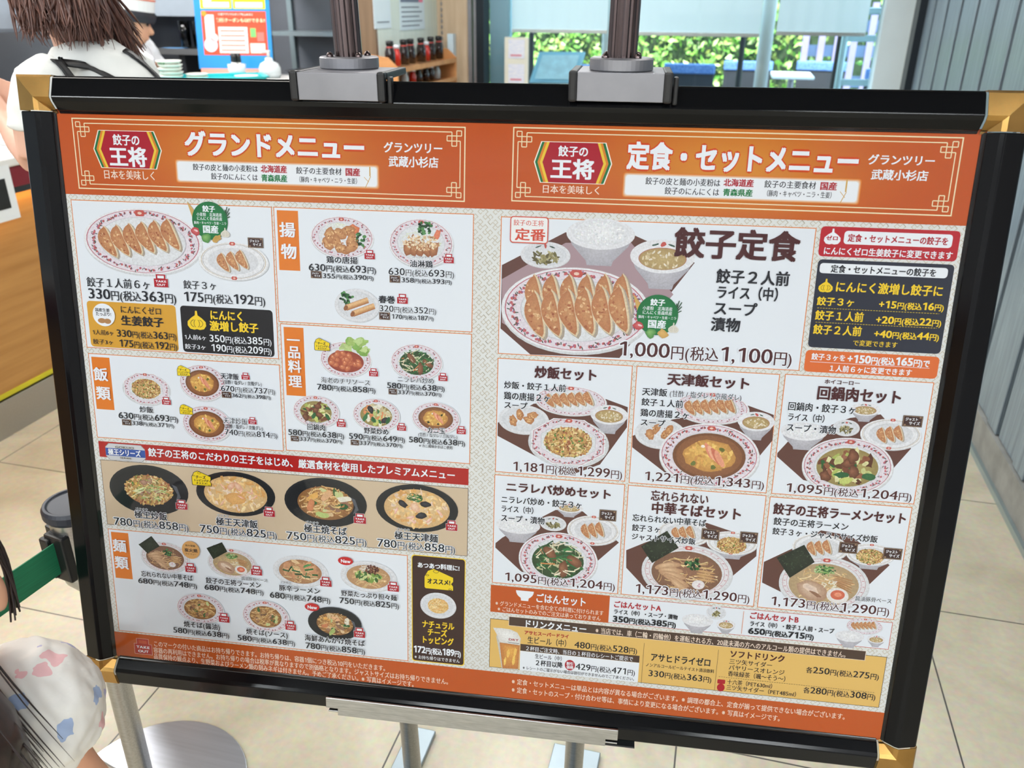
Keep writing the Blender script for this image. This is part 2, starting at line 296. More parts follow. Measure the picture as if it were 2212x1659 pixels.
cb('front_panel', m_counterwood, -2.48, -2.46, -1.5, 4.4, 0.15, 0.84)
cb('carcass', m_dark, -2.92, -2.48, -1.5, 4.4, 0.1, 0.9)
cb('edge_band', m_red, -2.48, -2.402, -1.5, 4.4, 0.865, 0.935, 0.002)
cb('counter_top', m_white, -2.92, -2.395, -1.5, 3.4, 0.935, 0.965, 0.006)
cb('raised_ledge', m_white, -2.86, -2.3, 3.4, 4.45, 0.9, 1.092, 0.004)
cb('kick_plate', m_steel, -2.475, -2.45, -1.5, 4.4, 0.0, 0.135, 0.002); cb('floor_tape', mat('yellow_tape', (206, 196, 40), 0.5, var=0.1), -2.466, -2.4575, -1.5, 4.4, 0.14, 0.158)
cb('strip_housing', m_dark, -2.47, -2.405, -1.5, 4.4, 0.845, 0.865)
# papers and a card on the counter
t = empty('notice_card', (-2.39, 2.28, 0.965), 0, 'white hanging card with a black block on the counter front', 'card')
MB().box(-0.004, 0.0, -0.06, 0.09, -0.2, -0.02).build('card', m_paper, t); MB().box(0.0, 0.001, -0.05, 0.06, -0.16, -0.06).build('black_block', m_rubber, t)
for k, (x, y, rz) in enumerate(((-2.62, 2.42, 0.15), (-2.66, 2.72, -0.1), (-2.6, 2.12, 0.3))):
    t = empty('menu_sheet', (x, y, 0.966 + k * 0.0015), rz, ('printed menu sheet on the white counter, middle of the three', 'printed menu sheet on the white counter, farthest along it', 'printed menu sheet on the white counter, nearest of the three')[k], 'menu sheet', 'menu sheets on the counter')
    MB().box(-0.15, 0.15, -0.105, 0.105, 0, 0.001).build('paper', m_paper, t)
    for j in range(6): MB().box(-0.13, 0.13, -0.09 + j * 0.032, -0.074 + j * 0.032, 0.001, 0.0016).build('print_stripe', mat('sheet_print_%d' % (j % 3), ((170, 90, 80), (120, 130, 140), (196, 150, 110))[j % 3], 0.7), t)
# coupon poster on its stand
def pos_board():
    t = empty('coupon_poster', (-2.625, 4.24, 1.099), math.radians(14), 'blue coupon poster with yellow and red panels standing on the counter', 'poster')
    t.rotation_euler = (math.radians(-9), 0, math.radians(14))
    box('board', mat('poster_blue', (24, 140, 214), 0.4), -0.2, 0.2, 0, 0.006, 0.03, 0.66, t)
    F = lambda n_, c, x0, x1, z0, z1, d=0.001: MB().box(x0, x1, -d, -d + 0.001, z0, z1).build(n_, mat('print_%d_%d_%d' % c, c, 0.5), t)
    F('yellow_panel', (250, 232, 20), -0.165, 0.0, 0.33, 0.62); F('yellow_panel', (250, 232, 20), 0.008, 0.178, 0.33, 0.62); F('red_panel', (238, 76, 44), -0.165, 0.178, 0.1, 0.318)
    F('white_strip', (250, 238, 226), -0.15, -0.012, 0.335, 0.362, 0.002); F('white_strip', (250, 238, 226), 0.02, 0.165, 0.335, 0.362, 0.002)
    F('table_print', (240, 236, 232), -0.08, 0.075, 0.11, 0.24, 0.002); F('ticket', (250, 226, 214), 0.085, 0.165, 0.11, 0.16, 0.002); F('ticket', (120, 190, 110), 0.09, 0.12, 0.19, 0.235, 0.002); F('ticket', (230, 120, 110), 0.125, 0.162, 0.17, 0.215, 0.002); F('phone_print', (242, 242, 240), -0.148, -0.1, 0.18, 0.3, 0.002)
    for k in range(5): F('text_row', (206, 120, 100), -0.07, 0.06, 0.122 + k * 0.024, 0.128 + k * 0.024, 0.003)
    for (x, z, r, c) in ((-0.125, 0.15, 0.036, (226, 234, 244)), (-0.105, 0.185, 0.022, (240, 226, 226)), (-0.045, 0.42, 0.026, (246, 246, 240)), (-0.13, 0.4, 0.016, (232, 180, 150)), (0.125, 0.43, 0.038, (236, 236, 236)), (-0.09, 0.47, 0.02, (64, 140, 70)), (0.06, 0.44, 0.02, (226, 230, 236)), (-0.15, 0.305, 0.014, (246, 150, 40)), (-0.02, 0.5, 0.018, (240, 210, 214))):
        MB().add([(x + r * math.cos(a * 0.3927), -0.0035, z + r * math.sin(a * 0.3927)) for a in range(16)], [tuple(range(16))[::-1]]).build('round_print', mat('print_%d_%d_%d' % c, c, 0.5), t, recalc=False)
    F('photo_print', (206, 218, 236), -0.15, -0.105, 0.365, 0.4, 0.0025); F('photo_print', (36, 38, 40), -0.05, -0.035, 0.405, 0.44, 0.0045); F('photo_print', (240, 240, 240), 0.05, 0.072, 0.38, 0.43, 0.0025)
    box('pink_foot', mat('salmon_base', (246, 168, 150), 0.5), -0.18, 0.21, -0.03, 0.04, 0, 0.03, t)
    for txt, x, z, s, c in (('割引クーポンもGETできる!!', -0.085, 0.265, 0.021, (252, 244, 200)), ('公式アプリでスタンプを集めると', -0.075, 0.297, 0.0125, (255, 240, 230))):
        cu = bpy.data.curves.new('x', 'FONT'); cu.body = txt; cu.size = s; cu.offset = s * 0.02; o_ = bpy.data.objects.new('x', cu); me_ = bpy.data.meshes.new_from_object(o_); bpy.data.objects.remove(o_)
        me_.materials.append(mat('print_%d_%d_%d' % c, c, 0.5)); o = link(bpy.data.objects.new('lettering', me_), t); o.rotation_euler = (math.radians(90), 0, 0); o.location = (x, -0.0045, z)
pos_board()
t = empty('teal_tray', (-2.56, 3.86, 1.0925), math.radians(38), 'teal plastic tray of small dishes on the counter ledge', 'tray')
m_teal = mat('teal_plastic', (56, 196, 200), 0.35, var=0.05)
b = MB().box(-0.27, 0.27, -0.13, 0.13, 0, 0.006)
for a in ((-0.27, 0.27, -0.13, -0.122), (-0.27, 0.27, 0.122, 0.13), (-0.27, -0.262, -0.13, 0.13), (0.262, 0.27, -0.13, 0.13)): b.box(*a, 0, 0.03)
b.build('tray_body', m_teal, t); MB().box(-0.285, 0.285, -0.145, -0.13, 0.026, 0.032).box(-0.285, 0.285, 0.13, 0.145, 0.026, 0.032).box(-0.285, -0.27, -0.145, 0.145, 0.026, 0.032).box(0.27, 0.285, -0.145, 0.145, 0.026, 0.032).build('rim', m_teal, t)
m_china = mat('cream_china', (236, 238, 226), 0.25, var=0.02); m_greenprint = mat('green_glaze', (96, 140, 100), 0.3)
def bowl(name, x, y, z, r, h_, lab, grp, printed):
    o = empty(name, (x, y, z), 0, lab, 'bowl', grp)
    MB().lathe([(0, 0), (r * 0.55, 0), (r * 0.58, 0.006), (r * 0.82, h_ * 0.5), (r, h_), (r * 0.95, h_), (r * 0.75, h_ * 0.5), (0, 0.01)], 28).build('body', m_china, o, smooth=True)
    if printed:
        for a in range(3): MB().ball((r * 0.86 * math.cos(-1.9 + a * 0.25), r * 0.86 * math.sin(-1.9 + a * 0.25), h_ * 0.55), 0.006, 8, 6).build('leaf_print', m_greenprint, o)
    return o
dz = ['lowest', 'second lowest', 'third', 'fourth', 'topmost']
for i in range(5): bowl('small_bowl', -2.735 + 0.006 * (i % 2), 3.82, 1.099 + i * 0.017, 0.062 - 0.002 * (i % 2), 0.026, 'small cream bowl, %s in the tall stack on the teal tray' % dz[i], 'tall stack of small bowls', i == 4)
for i in range(2): bowl('small_bowl', -2.62, 3.87, 1.099 + i * 0.013, 0.055, 0.02, '%s of the two shallow bowls in the middle of the teal tray' % ('lower', 'upper')[i], 'short stack of shallow bowls', False)
bowl('small_bowl', -2.41, 3.98, 1.099, 0.06, 0.022, 'lone shallow cream bowl at the far right end of the teal tray', None, False)
t = empty('sauce_tub', (-2.545, 4.12, 1.0925), 0, 'clear tub of black-capped white markers in front of the poster', 'tub')
MB().lathe([(0, 0), (0.04, 0), (0.046, 0.07), (0.043, 0.07), (0.038, 0.004), (0, 0.004)], 20).build('tub', mat('frosted_plastic', (224, 230, 232), 0.3), t, smooth=True)
for k, (x, y) in enumerate(((-0.018, 0), (0.002, 0.012), (0.02, -0.004), (0.004, -0.02))):
    o = empty('marker_pen', (-2.545 + x, 4.12 + y, 1.0975), 0, ('leftmost', 'rear', 'rightmost', 'front')[k] + ' black-capped white marker standing in the clear tub', 'marker', 'markers in the clear tub')
    MB().tube([(0, 0, 0), (0, 0, 0.075)], 0.01, 12).build('barrel', m_white, o, smooth=True); MB().tube([(0, 0, 0.075), (0, 0, 0.118)], 0.0108, 12).build('cap', m_rubber, o, smooth=True)
t = empty('pump_bottle', (-2.40, 4.2, 1.0925), 0, 'white pump bottle in front of the coupon poster', 'bottle')
MB().lathe([(0, 0), (0.05, 0), (0.056, 0.02), (0.056, 0.05), (0.045, 0.072), (0.02, 0.085), (0.018, 0.1), (0, 0.1)], 24).build('body', mat('white_translucent_plastic', (226, 234, 236), 0.3), t, smooth=True)
MB().tube([(0, 0, 0.1), (0, 0, 0.13)], 0.008, 10).tube([(0.01, 0, 0.13), (-0.03, -0.01, 0.127)], 0.007, 8).build('pump', m_white, t, smooth=True)
# stainless shelving behind the counter
t = empty('steel_rack', (-2.6, 4.95, 0), 0, 'stainless steel shelving rack behind the coupon poster', 'rack')
m_rack = mat('pale_steel', (170, 186, 190), 0.3, 0.7, var=0.06)
for x, y in ((-0.2, -0.02), (-0.2, 0.28), (0.46, -0.02), (0.46, 0.28)): MB().box(x - 0.016, x + 0.016, y - 0.016, y + 0.016, 0, 2.1).build('post', m_rack, t)
for z in (0.55, 0.98, 1.285, 1.62): MB().box(-0.2, 0.46, -0.02, 0.28, z - 0.012, z + 0.012).build('shelf', m_rack, t)
MB().box(-0.2, 0.46, 0.29, 0.3, 0.3, 2.05).build('back_panel', m_grey, t)
t = empty('mixing_bowl', (-2.63, 5.06, 0.994), 0, 'wide grey metal bowl on the steel rack shelf', 'bowl'); MB().lathe([(0, 0), (0.05, 0), (0.13, 0.075), (0.14, 0.078), (0.126, 0.072), (0.05, 0.006), (0, 0.006)], 28).build('bowl', m_alu, t, smooth=True)
m_glassware = glass_material('clear_tumbler', (0.9, 0.94, 0.97), 1.5)
for k, (x, y, z) in enumerate(((-2.36, 5.08, 1.298), (-2.32, 5.14, 1.298), (-3.36, 4.9, 1.2), (-3.29, 4.93, 1.2), (-3.24, 4.88, 1.2))):
    o = MB().lathe([(0, 0), (0.03, 0), (0.036, 0.15), (0.033, 0.15), (0.028, 0.006), (0, 0.006)], 20).build('tumbler', m_glassware, smooth=True); o.location = (x, y, z)
    tag(o, ('left clear tumbler on the steel rack beside the left dark pole', 'right clear tumbler on the steel rack beside the left dark pole', 'clear tumbler nearest the cook on the dark shelf', 'middle clear tumbler on the dark shelf by the cook', 'clear tumbler nearest the poster on the dark shelf')[k], 'glass', 'clear tumblers')
t = empty('wall_shelf', (-3.35, 4.9, 1.16), 0, 'dark wall shelf with tumblers behind the cook', 'shelf'); box('shelf_board', m_dark, -0.35, 0.28, -0.1, 0.42, 0.0, 0.018, t); box('front_lip', m_steel, -0.35, 0.28, -0.108, -0.1, 0.0, 0.035, t); box('bracket', m_dark, -0.02, 0.02, -0.08, 0.4, -0.12, 0.0, t)
o = box('dish_cloth', mat('blue_cloth', (110, 170, 226), 0.8, var=0.08), -3.52, -3.38, 4.84, 4.95, 1.178, 1.192); tag(o, 'folded blue cloth on the dark shelf beside the cook', 'cloth')
# kitchen equipment behind the woman
t = empty('noodle_boiler', (-3.98, 4.25, 0), 0, 'large black kitchen unit with a sloped lid behind the woman', 'kitchen unit')
box('cabinet', m_dark, -0.35, 0.35, -0.6, 0.5, 0, 0.95, t, 0.01); MB().add([(-0.35, -0.55, 0.97), (0.35, -0.55, 0.97), (0.35, 0.45, 0.97), (-0.35, 0.45, 0.97), (-0.35, -0.5, 1.3), (0.1, -0.5, 1.3), (0.1, 0.4, 1.3), (-0.35, 0.4, 1.3)], [(0, 1, 2, 3), (4, 7, 6, 5), (0, 4, 5, 1), (1, 5, 6, 2), (2, 6, 7, 3), (3, 7, 4, 0)]).build('sloped_hood', m_dark, t, bevel=0.006)
box('edge_strip', m_steel, -0.36, 0.36, -0.57, -0.55, 0.95, 0.985, t)
o = box('purple_bag', mat('purple_film', (122, 108, 186), 0.35, rgb2=(176, 160, 220), scale=9), -4.2, -3.8, 4.85, 5.0, 1.1, 1.375, bevel=0.03); tag(o, 'purple plastic pack hanging behind the cook', 'pack')
t = empty('extractor_hood', (-3.9, 4.15, 1.375), 0, 'pale steel extractor hood above the kitchen', 'hood'); box('canopy', mat('hood_steel', (186, 196, 206), 0.35, 0.5, var=0.05), -0.8, 0.75, 0.75, 1.08, 0.0, 0.5, t); box('duct', m_steel, -0.3, 0.2, 0.8, 1.08, 0.5, 1.5, t)
# condiment rack on the wall ledge
t = empty('condiment_stand', (-1.98, 4.55, 0), 0, 'light wooden two-tier condiment rack against the pale wall', 'rack')
m_rackwood = mat('rack_wood', (208, 150, 96), 0.5, rgb2=(190, 132, 80), scale=5, stretch=(1, 4, 4))
def side(y): return MB().add([(x, yy, z) for yy in (y, y + 0.014) for x, z in ((-0.01, 0.9), (0.16, 0.9), (0.16, 1.135), (0.105, 1.185), (-0.01, 1.2))], [(0, 1, 2, 3, 4), (9, 8, 7, 6, 5)] + [(i, (i + 1) % 5, (i + 1) % 5 + 5, i + 5) for i in range(5)])
for y in (0.0, 1.04): side(y).build('side_panel', m_rackwood, t, bevel=0.002)
for z in (0.99, 1.105): MB().box(-0.01, 0.155, 0.014, 1.04, z, z + 0.014).box(0.15, 0.16, 0.014, 1.04, z, z + 0.026).build('shelf', m_rackwood, t)
MB().box(-0.012, 0.0, 0.014, 1.04, 0.9, 1.16).build('back_panel', mat('rack_back', (150, 104, 66), 0.5), t); MB().box(-0.01, 0.16, 0.0, 1.054, 0.0, 0.9).build('base_cabinet', m_rackwood, t)
m_soy = mat('soy_sauce_glass', (34, 18, 14), 0.1, coat=0.5); m_chili = mat('chilli_oil_glass', (196, 40, 24), 0.12, coat=0.5); m_vin = mat('clear_vinegar_glass', (196, 204, 206), 0.08, coat=0.5); m_cap = mat('white_cap', (226, 228, 236), 0.35); m_lab = mat('red_bottle_band', (190, 60, 50), 0.5)
def condiment(x, y, z, h_, r, body, capm, band, lab):
    o = empty('condiment_bottle', (x, y, z), 0, lab, 'bottle', 'condiment bottles on the wooden rack')
    MB().lathe([(0, 0), (r, 0), (r, h_ * 0.55), (r * 0.62, h_ * 0.8), (r * 0.62, h_ * 0.86), (0, h_ * 0.86)], 16).build('body', body, o, smooth=True)
    MB().lathe([(0, h_ * 0.84), (r * 0.72, h_ * 0.84), (r * 0.7, h_), (0, h_ * 1.02)], 16).build('cap', capm, o, smooth=True)
    if band: MB().lathe([(r * 0.86, h_ * 0.62), (r * 0.66, h_ * 0.78)], 16).build('band', band, o, smooth=True)
spec = ((0.1, 'tall dark'), (0.2, 'small red'), (0.31, 'tall dark'), (0.42, 'tall dark'), (0.6, 'tall dark'), (0.7, 'small red'), (0.78, 'tall dark'), (0.93, 'tall dark'))
od = ('first', 'second', 'third', 'fourth', 'fifth', 'sixth', 'seventh', 'eighth')
for k, (y, kd) in enumerate(spec):
    tall = kd == 'tall dark'; condiment(-1.9, 4.55 + y, 1.131, 0.135 if tall else 0.11, 0.03 if tall else 0.022, m_soy if tall else m_chili, m_rubber if tall else m_cap, m_lab if tall else None, '%s bottle, %s from the left on the upper tier of the wooden rack' % (kd, od[k]))
for k, (y, bm_) in enumerate(((0.08, m_soy), (0.27, m_vin), (0.4, m_chili), (0.5, m_soy), (0.63, m_soy), (0.73, m_soy), (0.84, m_vin))):
    condiment(-1.885, 4.55 + y, 1.016, 0.085, 0.022, bm_, (m_rubber, m_cap, m_cap, m_rubber, m_rubber, m_cap, m_rubber)[k], None, '%s short bottle, %s from the left on the lower tier of the wooden rack' % ({m_soy: 'dark', m_vin: 'clear', m_chili: 'red'}[bm_], od[k]))
# papers on the pale wall
for (y0, y1, z0, z1, lab, cols) in ((4.68, 4.93, 1.325, 1.66, 'white sheet with a small caption on the pale wall beside the left pole', 0), (5.07, 5.5, 1.308, 1.7, 'white notice with a coloured heading on the pale wall above the rack', 1)):
    o = empty('wall_notice', (-1.999, y0, z0), 0, lab, 'notice', None); MB().box(0, 0.002, 0, y1 - y0, 0, z1 - z0).build('paper', mat('bluish_paper', (222, 236, 242), 0.6, var=0.02), o)
    W_ = y1 - y0
    if cols:
        MB().box(0.002, 0.003, 0.02, W_ - 0.03, 0.155, 0.2).build('heading_print', mat('heading_print', (120, 130, 150), 0.6), o); MB().box(0.003, 0.004, W_ - 0.1, W_ - 0.03, 0.155, 0.2).build('heading_print', mat('pink_heading', (240, 130, 160), 0.6), o)
        for j in range(5): MB().box(0.002, 0.003, 0.03, W_ - (0.05 if j % 2 else 0.1), 0.02 + j * 0.026, 0.027 + j * 0.026).build('text_line', mat('grey_text', (126, 136, 146), 0.7), o)
    else:
        MB().box(0.002, 0.003, 0.04, W_ - 0.03, 0.03, 0.037).build('text_line', mat('grey_text', (126, 136, 146), 0.7), o)
t = empty('hanging_chain', (-1.95, 5.7, 1.18), 0, 'thin pale chain hanging on the wooden strip above the rack', 'chain')
for j in range(14): MB().ball((0, 0, 0.03 + j * 0.035), (0.006, 0.006, 0.015), 8, 6).build('link', m_alu, t, smooth=True)
o = MB().box(-1.9, -1.86, 5.66, 5.72, 0.0, 1.275).build('chopstick_tube', mat('blue_white_tube', (190, 216, 232), 0.3, rgb2=(226, 238, 244), scale=30, stretch=(20, 20, 0.2))); tag(o, 'upright pale blue and white box at the right end of the rack', 'box')
# ------------------------------------------------------------------ the menu board
BX = Vector((0.99358117, 0.11308337, 0.00293598)); BDN = Vector((0.02179251, -0.16587718, -0.9859056)); BN = -(BX.cross(BDN)).normalized()
TL = Vector((-0.893, 0.983, 1.323))
board = empty('menu_board', (0, 0, 0), 0, 'large black-framed menu board with brass corners and two orange-headed menus', 'menu board')
bm4 = Matrix.Identity(4)
for i, v in enumerate((BX, -BDN, BN)):
    for j in range(3): bm4[j][i] = v[j]
bm4.translation = TL + BDN * 0.841 + BX * 0.5945
board.matrix_world = bm4
OX, OY = 0.5945, 0.841
def bp(x, y, z=0.0): return (x / 1000.0 - OX, OY - y / 1000.0, z / 1000.0)     # millimetres on the printed sheet -> board space
# frame bars: profile (distance outwards from the opening, height) in mm
PROF = [(-3, -14), (-3, 1.5), (0, 2.5), (1.5, 5), (12, 14), (17.5, 16.5), (42, 9.5), (45, 6), (45, -14)]
def bar(a, b, nx, ny):   # a,b in mm along the edge; n = outward direction
    mb = MB(); k = len(PROF)
    for (x, y) in (a, b):
        mb.v += [bp(x + nx * u, y + ny * u, z) for u, z in PROF]
    mb.f += [(i, (i + 1) % k, (i + 1) % k + k, i + k) for i in range(k)] + [tuple(range(k))[::-1], tuple(range(k, 2 * k))]
    return mb.build('frame_bar', m_black, board, bevel=0.0012)
bar((8, 0), (1181, 0), 0, -1); bar((8, 841), (1181, 841), 0, 1); bar((0, 1), (0, 840), -1, 0); bar((1189, 1), (1189, 840), 1, 0)
for sx, sy, x, y in ((-1, -1, 0, 0), (1, -1, 1189, 0), (-1, 1, 0, 841), (1, 1, 1189, 841)):
    mb = MB(); C0 = PROF[1:]
    # mitred brass corner: the profile swept round the corner and a little along both sides
    rows = []
    for kind in (0, 1, 2):
        r = []
        for u, z in C0:
            z += 0.9; u2 = u + (0.9 if u > 20 else 0)
            if kind == 0: r.append(bp(x - sx * 6, y + sy * u2, z))
            elif kind == 1: r.append(bp(x + sx * u2, y + sy * u2, z))
            else: r.append(bp(x + sx * u2, y - sy * 0, z))
        rows.append(r)
    k = len(C0); mb.v = [v for r in rows for v in r]
    mb.f = [(j * k + i, j * k + i + 1, (j + 1) * k + i + 1, (j + 1) * k + i) for j in range(2) for i in range(k - 1)]
    o = mb.build('corner_cap', m_brass, board); sd = o.modifiers.new('solid', 'SOLIDIFY'); sd.thickness = 0.0008; o['label'] = 'brass corner cap'
MB().quad(bp(-3, 844, -13), bp(1192, 844, -13), bp(1192, -3, -13), bp(-3, -3, -13)).build('backing_panel', m_dark, board)
# ---- printed sheet
m_print = bpy.data.materials.new('printed_ink'); m_print.use_nodes = True; n = m_print.node_tree.nodes; l = m_print.node_tree.links
vc = n.new('ShaderNodeVertexColor'); vc.layer_name = 'Col'; l.new(vc.outputs['Color'], n['Principled BSDF'].inputs['Base Color']); n['Principled BSDF'].inputs['Roughness'].default_value = 0.6; n['Principled BSDF'].inputs['Specular IOR Level'].default_value = 0.15
INK = {'P': (230, 234, 240), 'w': (238, 241, 246), 'k': (26, 28, 36), 'b': (72, 30, 32), 'r': (172, 26, 40), 'g': (24, 120, 66), 'y': (242, 205, 42), 'o': (222, 122, 36), 'o2': (218, 108, 52), 'st': (208, 78, 58), 'hdr': (208, 92, 30), 'ftr': (190, 86, 30), 'gold': (214, 158, 52), 'gold2': (214, 160, 96), 'gld': (226, 184, 104), 'blk': (24, 23, 26), 'brn': (60, 38, 34), 'brn2': (76, 58, 48), 'red': (182, 34, 46), 'nvy': (40, 44, 58), 'rd': (200, 96, 76), 'dk': (70, 56, 50), 'bei': (206, 184, 156), 'band': (172, 32, 28), 'cr': (244, 224, 206), 'dg': (110, 100, 80), 'tray': (96, 62, 54), 'tray2': (168, 142, 148), 'gar': (220, 214, 200), 'gin': (178, 130, 84), 'wh': (206, 164, 92), 'soft': (238, 240, 244), 'sil': (206, 206, 208), 'blu': (50, 84, 160)}
m_photo = m_print.copy(); m_photo.name = 'printed_photograph'; n = m_photo.node_tree.nodes; l = m_photo.node_tree.links
tcp = n.new('ShaderNodeTexCoord'); nz = n.new('ShaderNodeTexNoise'); nz.inputs['Scale'].default_value = 420; nz.inputs['Detail'].default_value = 5; l.new(tcp.outputs['Object'], nz.inputs['Vector'])
rpp = n.new('ShaderNodeValToRGB'); rpp.color_ramp.elements[0].position = 0.3; rpp.color_ramp.elements[0].color = (0.62, 0.58, 0.54, 1); rpp.color_ramp.elements[1].position = 0.66; rpp.color_ramp.elements[1].color = (1.06, 1.05, 1.04, 1); l.new(nz.outputs['Fac'], rpp.inputs['Fac'])
mxp = n.new('ShaderNodeMix'); mxp.data_type = 'RGBA'; mxp.blend_type = 'MULTIPLY'; mxp.inputs['Factor'].default_value = 0.42; vcn = [q for q in n if q.type == 'VERTEX_COLOR'][0]; l.new(vcn.outputs['Color'], mxp.inputs['A']); l.new(rpp.outputs['Color'], mxp.inputs['B'])
hs = n.new('ShaderNodeHueSaturation'); hs.inputs['Saturation'].default_value = 0.9; l.new(mxp.outputs['Result'], hs.inputs['Color']); l.new(hs.outputs['Color'], n['Principled BSDF'].inputs['Base Color'])
class Paint:
    def __init__(s, z, dz=0.006): s.v = []; s.f = []; s.c = []; s.z = z; s.dz = dz
    def col(s, c):
        if isinstance(c, str): c = INK[c]
        return (*lin(c), 1.0)
    def poly(s, pts, c, cols=None):
        k = len(s.v); s.v += [bp(x, y, s.z) for x, y in pts]; s.f.append(tuple(range(k, k + len(pts)))[::-1])
        s.c += cols if cols else [s.col(c)] * len(pts); s.z += s.dz
    def fan(s, cen, pts, c0, c1):
        k = len(s.v); s.v.append(bp(cen[0], cen[1], s.z)); s.v += [bp(x, y, s.z) for x, y in pts]; n_ = len(pts)
        s.c += [s.col(c0)] + [s.col(c1)] * n_; s.f += [(k, k + 1 + (i + 1) % n_, k + 1 + i) for i in range(n_)]; s.z += s.dz
    def rect(s, x0, y0, x1, y1, c): s.poly([(x0, y0), (x1, y0), (x1, y1), (x0, y1)], c)
    def rrect(s, x0, y0, x1, y1, r, c):
        if r <= 0: return s.rect(x0, y0, x1, y1, c)
        pts = []
        for cx, cy, a0 in ((x1 - r, y0 + r, -90), (x1 - r, y1 - r, 0), (x0 + r, y1 - r, 90), (x0 + r, y0 + r, 180)):
            pts += [(cx + r * math.cos(math.radians(a0 + a)), cy + r * math.sin(math.radians(a0 + a))) for a in (0, 30, 60, 90)]
        s.poly(pts, c)
    def frame(s, x0, y0, x1, y1, w_, c):
        s.rect(x0, y0, x1, y0 + w_, c); s.z -= s.dz; s.rect(x0, y1 - w_, x1, y1, c); s.z -= s.dz; s.rect(x0, y0 + w_, x0 + w_, y1 - w_, c); s.z -= s.dz; s.rect(x1 - w_, y0 + w_, x1, y1 - w_, c)
    def line(s, x0, y0, x1, y1, w_, c):
        dx, dy = x1 - x0, y1 - y0; L_ = math.hypot(dx, dy) or 1; nx, ny = -dy / L_ * w_ / 2, dx / L_ * w_ / 2
        s.poly([(x0 + nx, y0 + ny), (x0 - nx, y0 - ny), (x1 - nx, y1 - ny), (x1 + nx, y1 + ny)], c)
    def ell(s, cx, cy, rx, ry, c, c1=None, n_=36, rot=0.0):
        ca, sa = math.cos(rot), math.sin(rot); pts = []
        for i in range(n_):
            a = 2 * math.pi * i / n_; x, y = rx * math.cos(a), ry * math.sin(a); pts.append((cx + x * ca - y * sa, cy + x * sa + y * ca))
        s.fan((cx, cy), pts, c, c1) if c1 is not None else s.poly(pts, c)
    def glyphs(s, gl, c):
        k0 = s.col(c)
        for vs, fs in gl:
            k = len(s.v); s.v += [bp(x, y, s.z) for x, y in vs]; s.c += [k0] * len(vs); s.f += [tuple(i + k for i in f) for f in fs]
        s.z += 0.0016
    def build(s, name, parent, label=None):
        if not s.f: return None
        me = bpy.data.meshes.new(name); me.from_pydata(s.v, [], s.f)
        ca = me.color_attributes.new('Col', 'FLOAT_COLOR', 'POINT'); ca.data.foreach_set('color', [q for c in s.c for q in c]); me.materials.append(m_photo if name == 'dish_picture' else m_print)
        o = link(bpy.data.objects.new(name, me), parent)
        if label: o['label'] = label
        return o
# ---- lettering
GC = {('1', 0.0): ([(0.27, 0.0), (0.365, 0.0), (0.365, 0.69), (0.285, 0.69), (0.1, 0.585), (0.1, 0.5), (0.27, 0.575)], [(0, 1, 2, 3, 6), (3, 4, 5, 6)])}
BOLD = {0: 0.0, 1: 0.013, 2: 0.025, 3: 0.034, 4: 0.042}
def glyph(ch, off):
    key = (ch, off)
    if key not in GC:
        cu = bpy.data.curves.new('glyph', 'FONT'); cu.body = ch; cu.size = 1; cu.offset = off; cu.resolution_u = 3
        o = bpy.data.objects.new('glyph', cu); me = bpy.data.meshes.new_from_object(o)
        vs = [(v.co.x, v.co.y) for v in me.vertices]; fs = [tuple(p.vertices) for p in me.polygons]
        bpy.data.objects.remove(o); bpy.data.meshes.remove(me); bpy.data.curves.remove(cu)
        GC[key] = (vs, fs)
    return GC[key]
def advance(ch):
    if ord(ch) > 0x2000: return 1.0
    if ch == ' ': return 0.3
    vs = glyph(ch, 0.0)[0]
    if ch.isdigit(): return 0.5
    return (max(v[0] for v in vs) + 0.07) if vs else 0.4
def layout(text, price):
    """glyph list in em units: (char, x, sx, sy, baseline shift)"""
    out = []; x = 0.0
    for ch in text:
        if price and not (ch.isdigit() or ch in ',+'):
            k = 0.74; out.append((ch, x, k, k, 0.0)); x += advance(ch) * k
        elif ch.isdigit():
            wx = 1.24 if price else 1.1; out.append((ch, x, wx, 1.0, 0.0)); x += advance(ch) * wx
        else: out.append((ch, x, 1.0, 1.0, 0.0)); x += advance(ch)
    return out, x
def write(P_, text, x0, yc, x1, h_, c, bold, halo=None, price=False):
    lay, W_ = layout(text, price)
    sx = (x1 - x0) / max(W_ - 0.1, 0.2); sy = h_ / (0.70 if price else 0.92)
    if len(text) == 1: sx = (x1 - x0) / 0.9
    base = yc + sy * (0.345 if price else 0.375)
    for hc, off, n_ in (((halo, BOLD[bold] + 0.055, 8),) if halo else ()) + ((c, BOLD[bold], 2 if bold == 1 else 5),):
        for q in range(n_):
            if n_ == 2: ox, oy = (off, 0) if q else (-off, 0)
            elif n_ == 5: ox, oy = ((0, 0), (off, off * 0.7), (-off, off * 0.7), (off, -off * 0.7), (-off, -off * 0.7))[q]
            else: ox, oy = off * math.cos(q * 0.7854), off * math.sin(q * 0.7854)
            gl = []
            for ch, x, kx, ky, dy in lay:
                vs, fs = glyph(ch, 0.0)
                gl.append(([(x0 + (x - 0.05 + (vx + ox) * kx) * sx, base - (vy + oy) * ky * sy) for vx, vy in vs], fs))
            P_.glyphs(gl, hc)
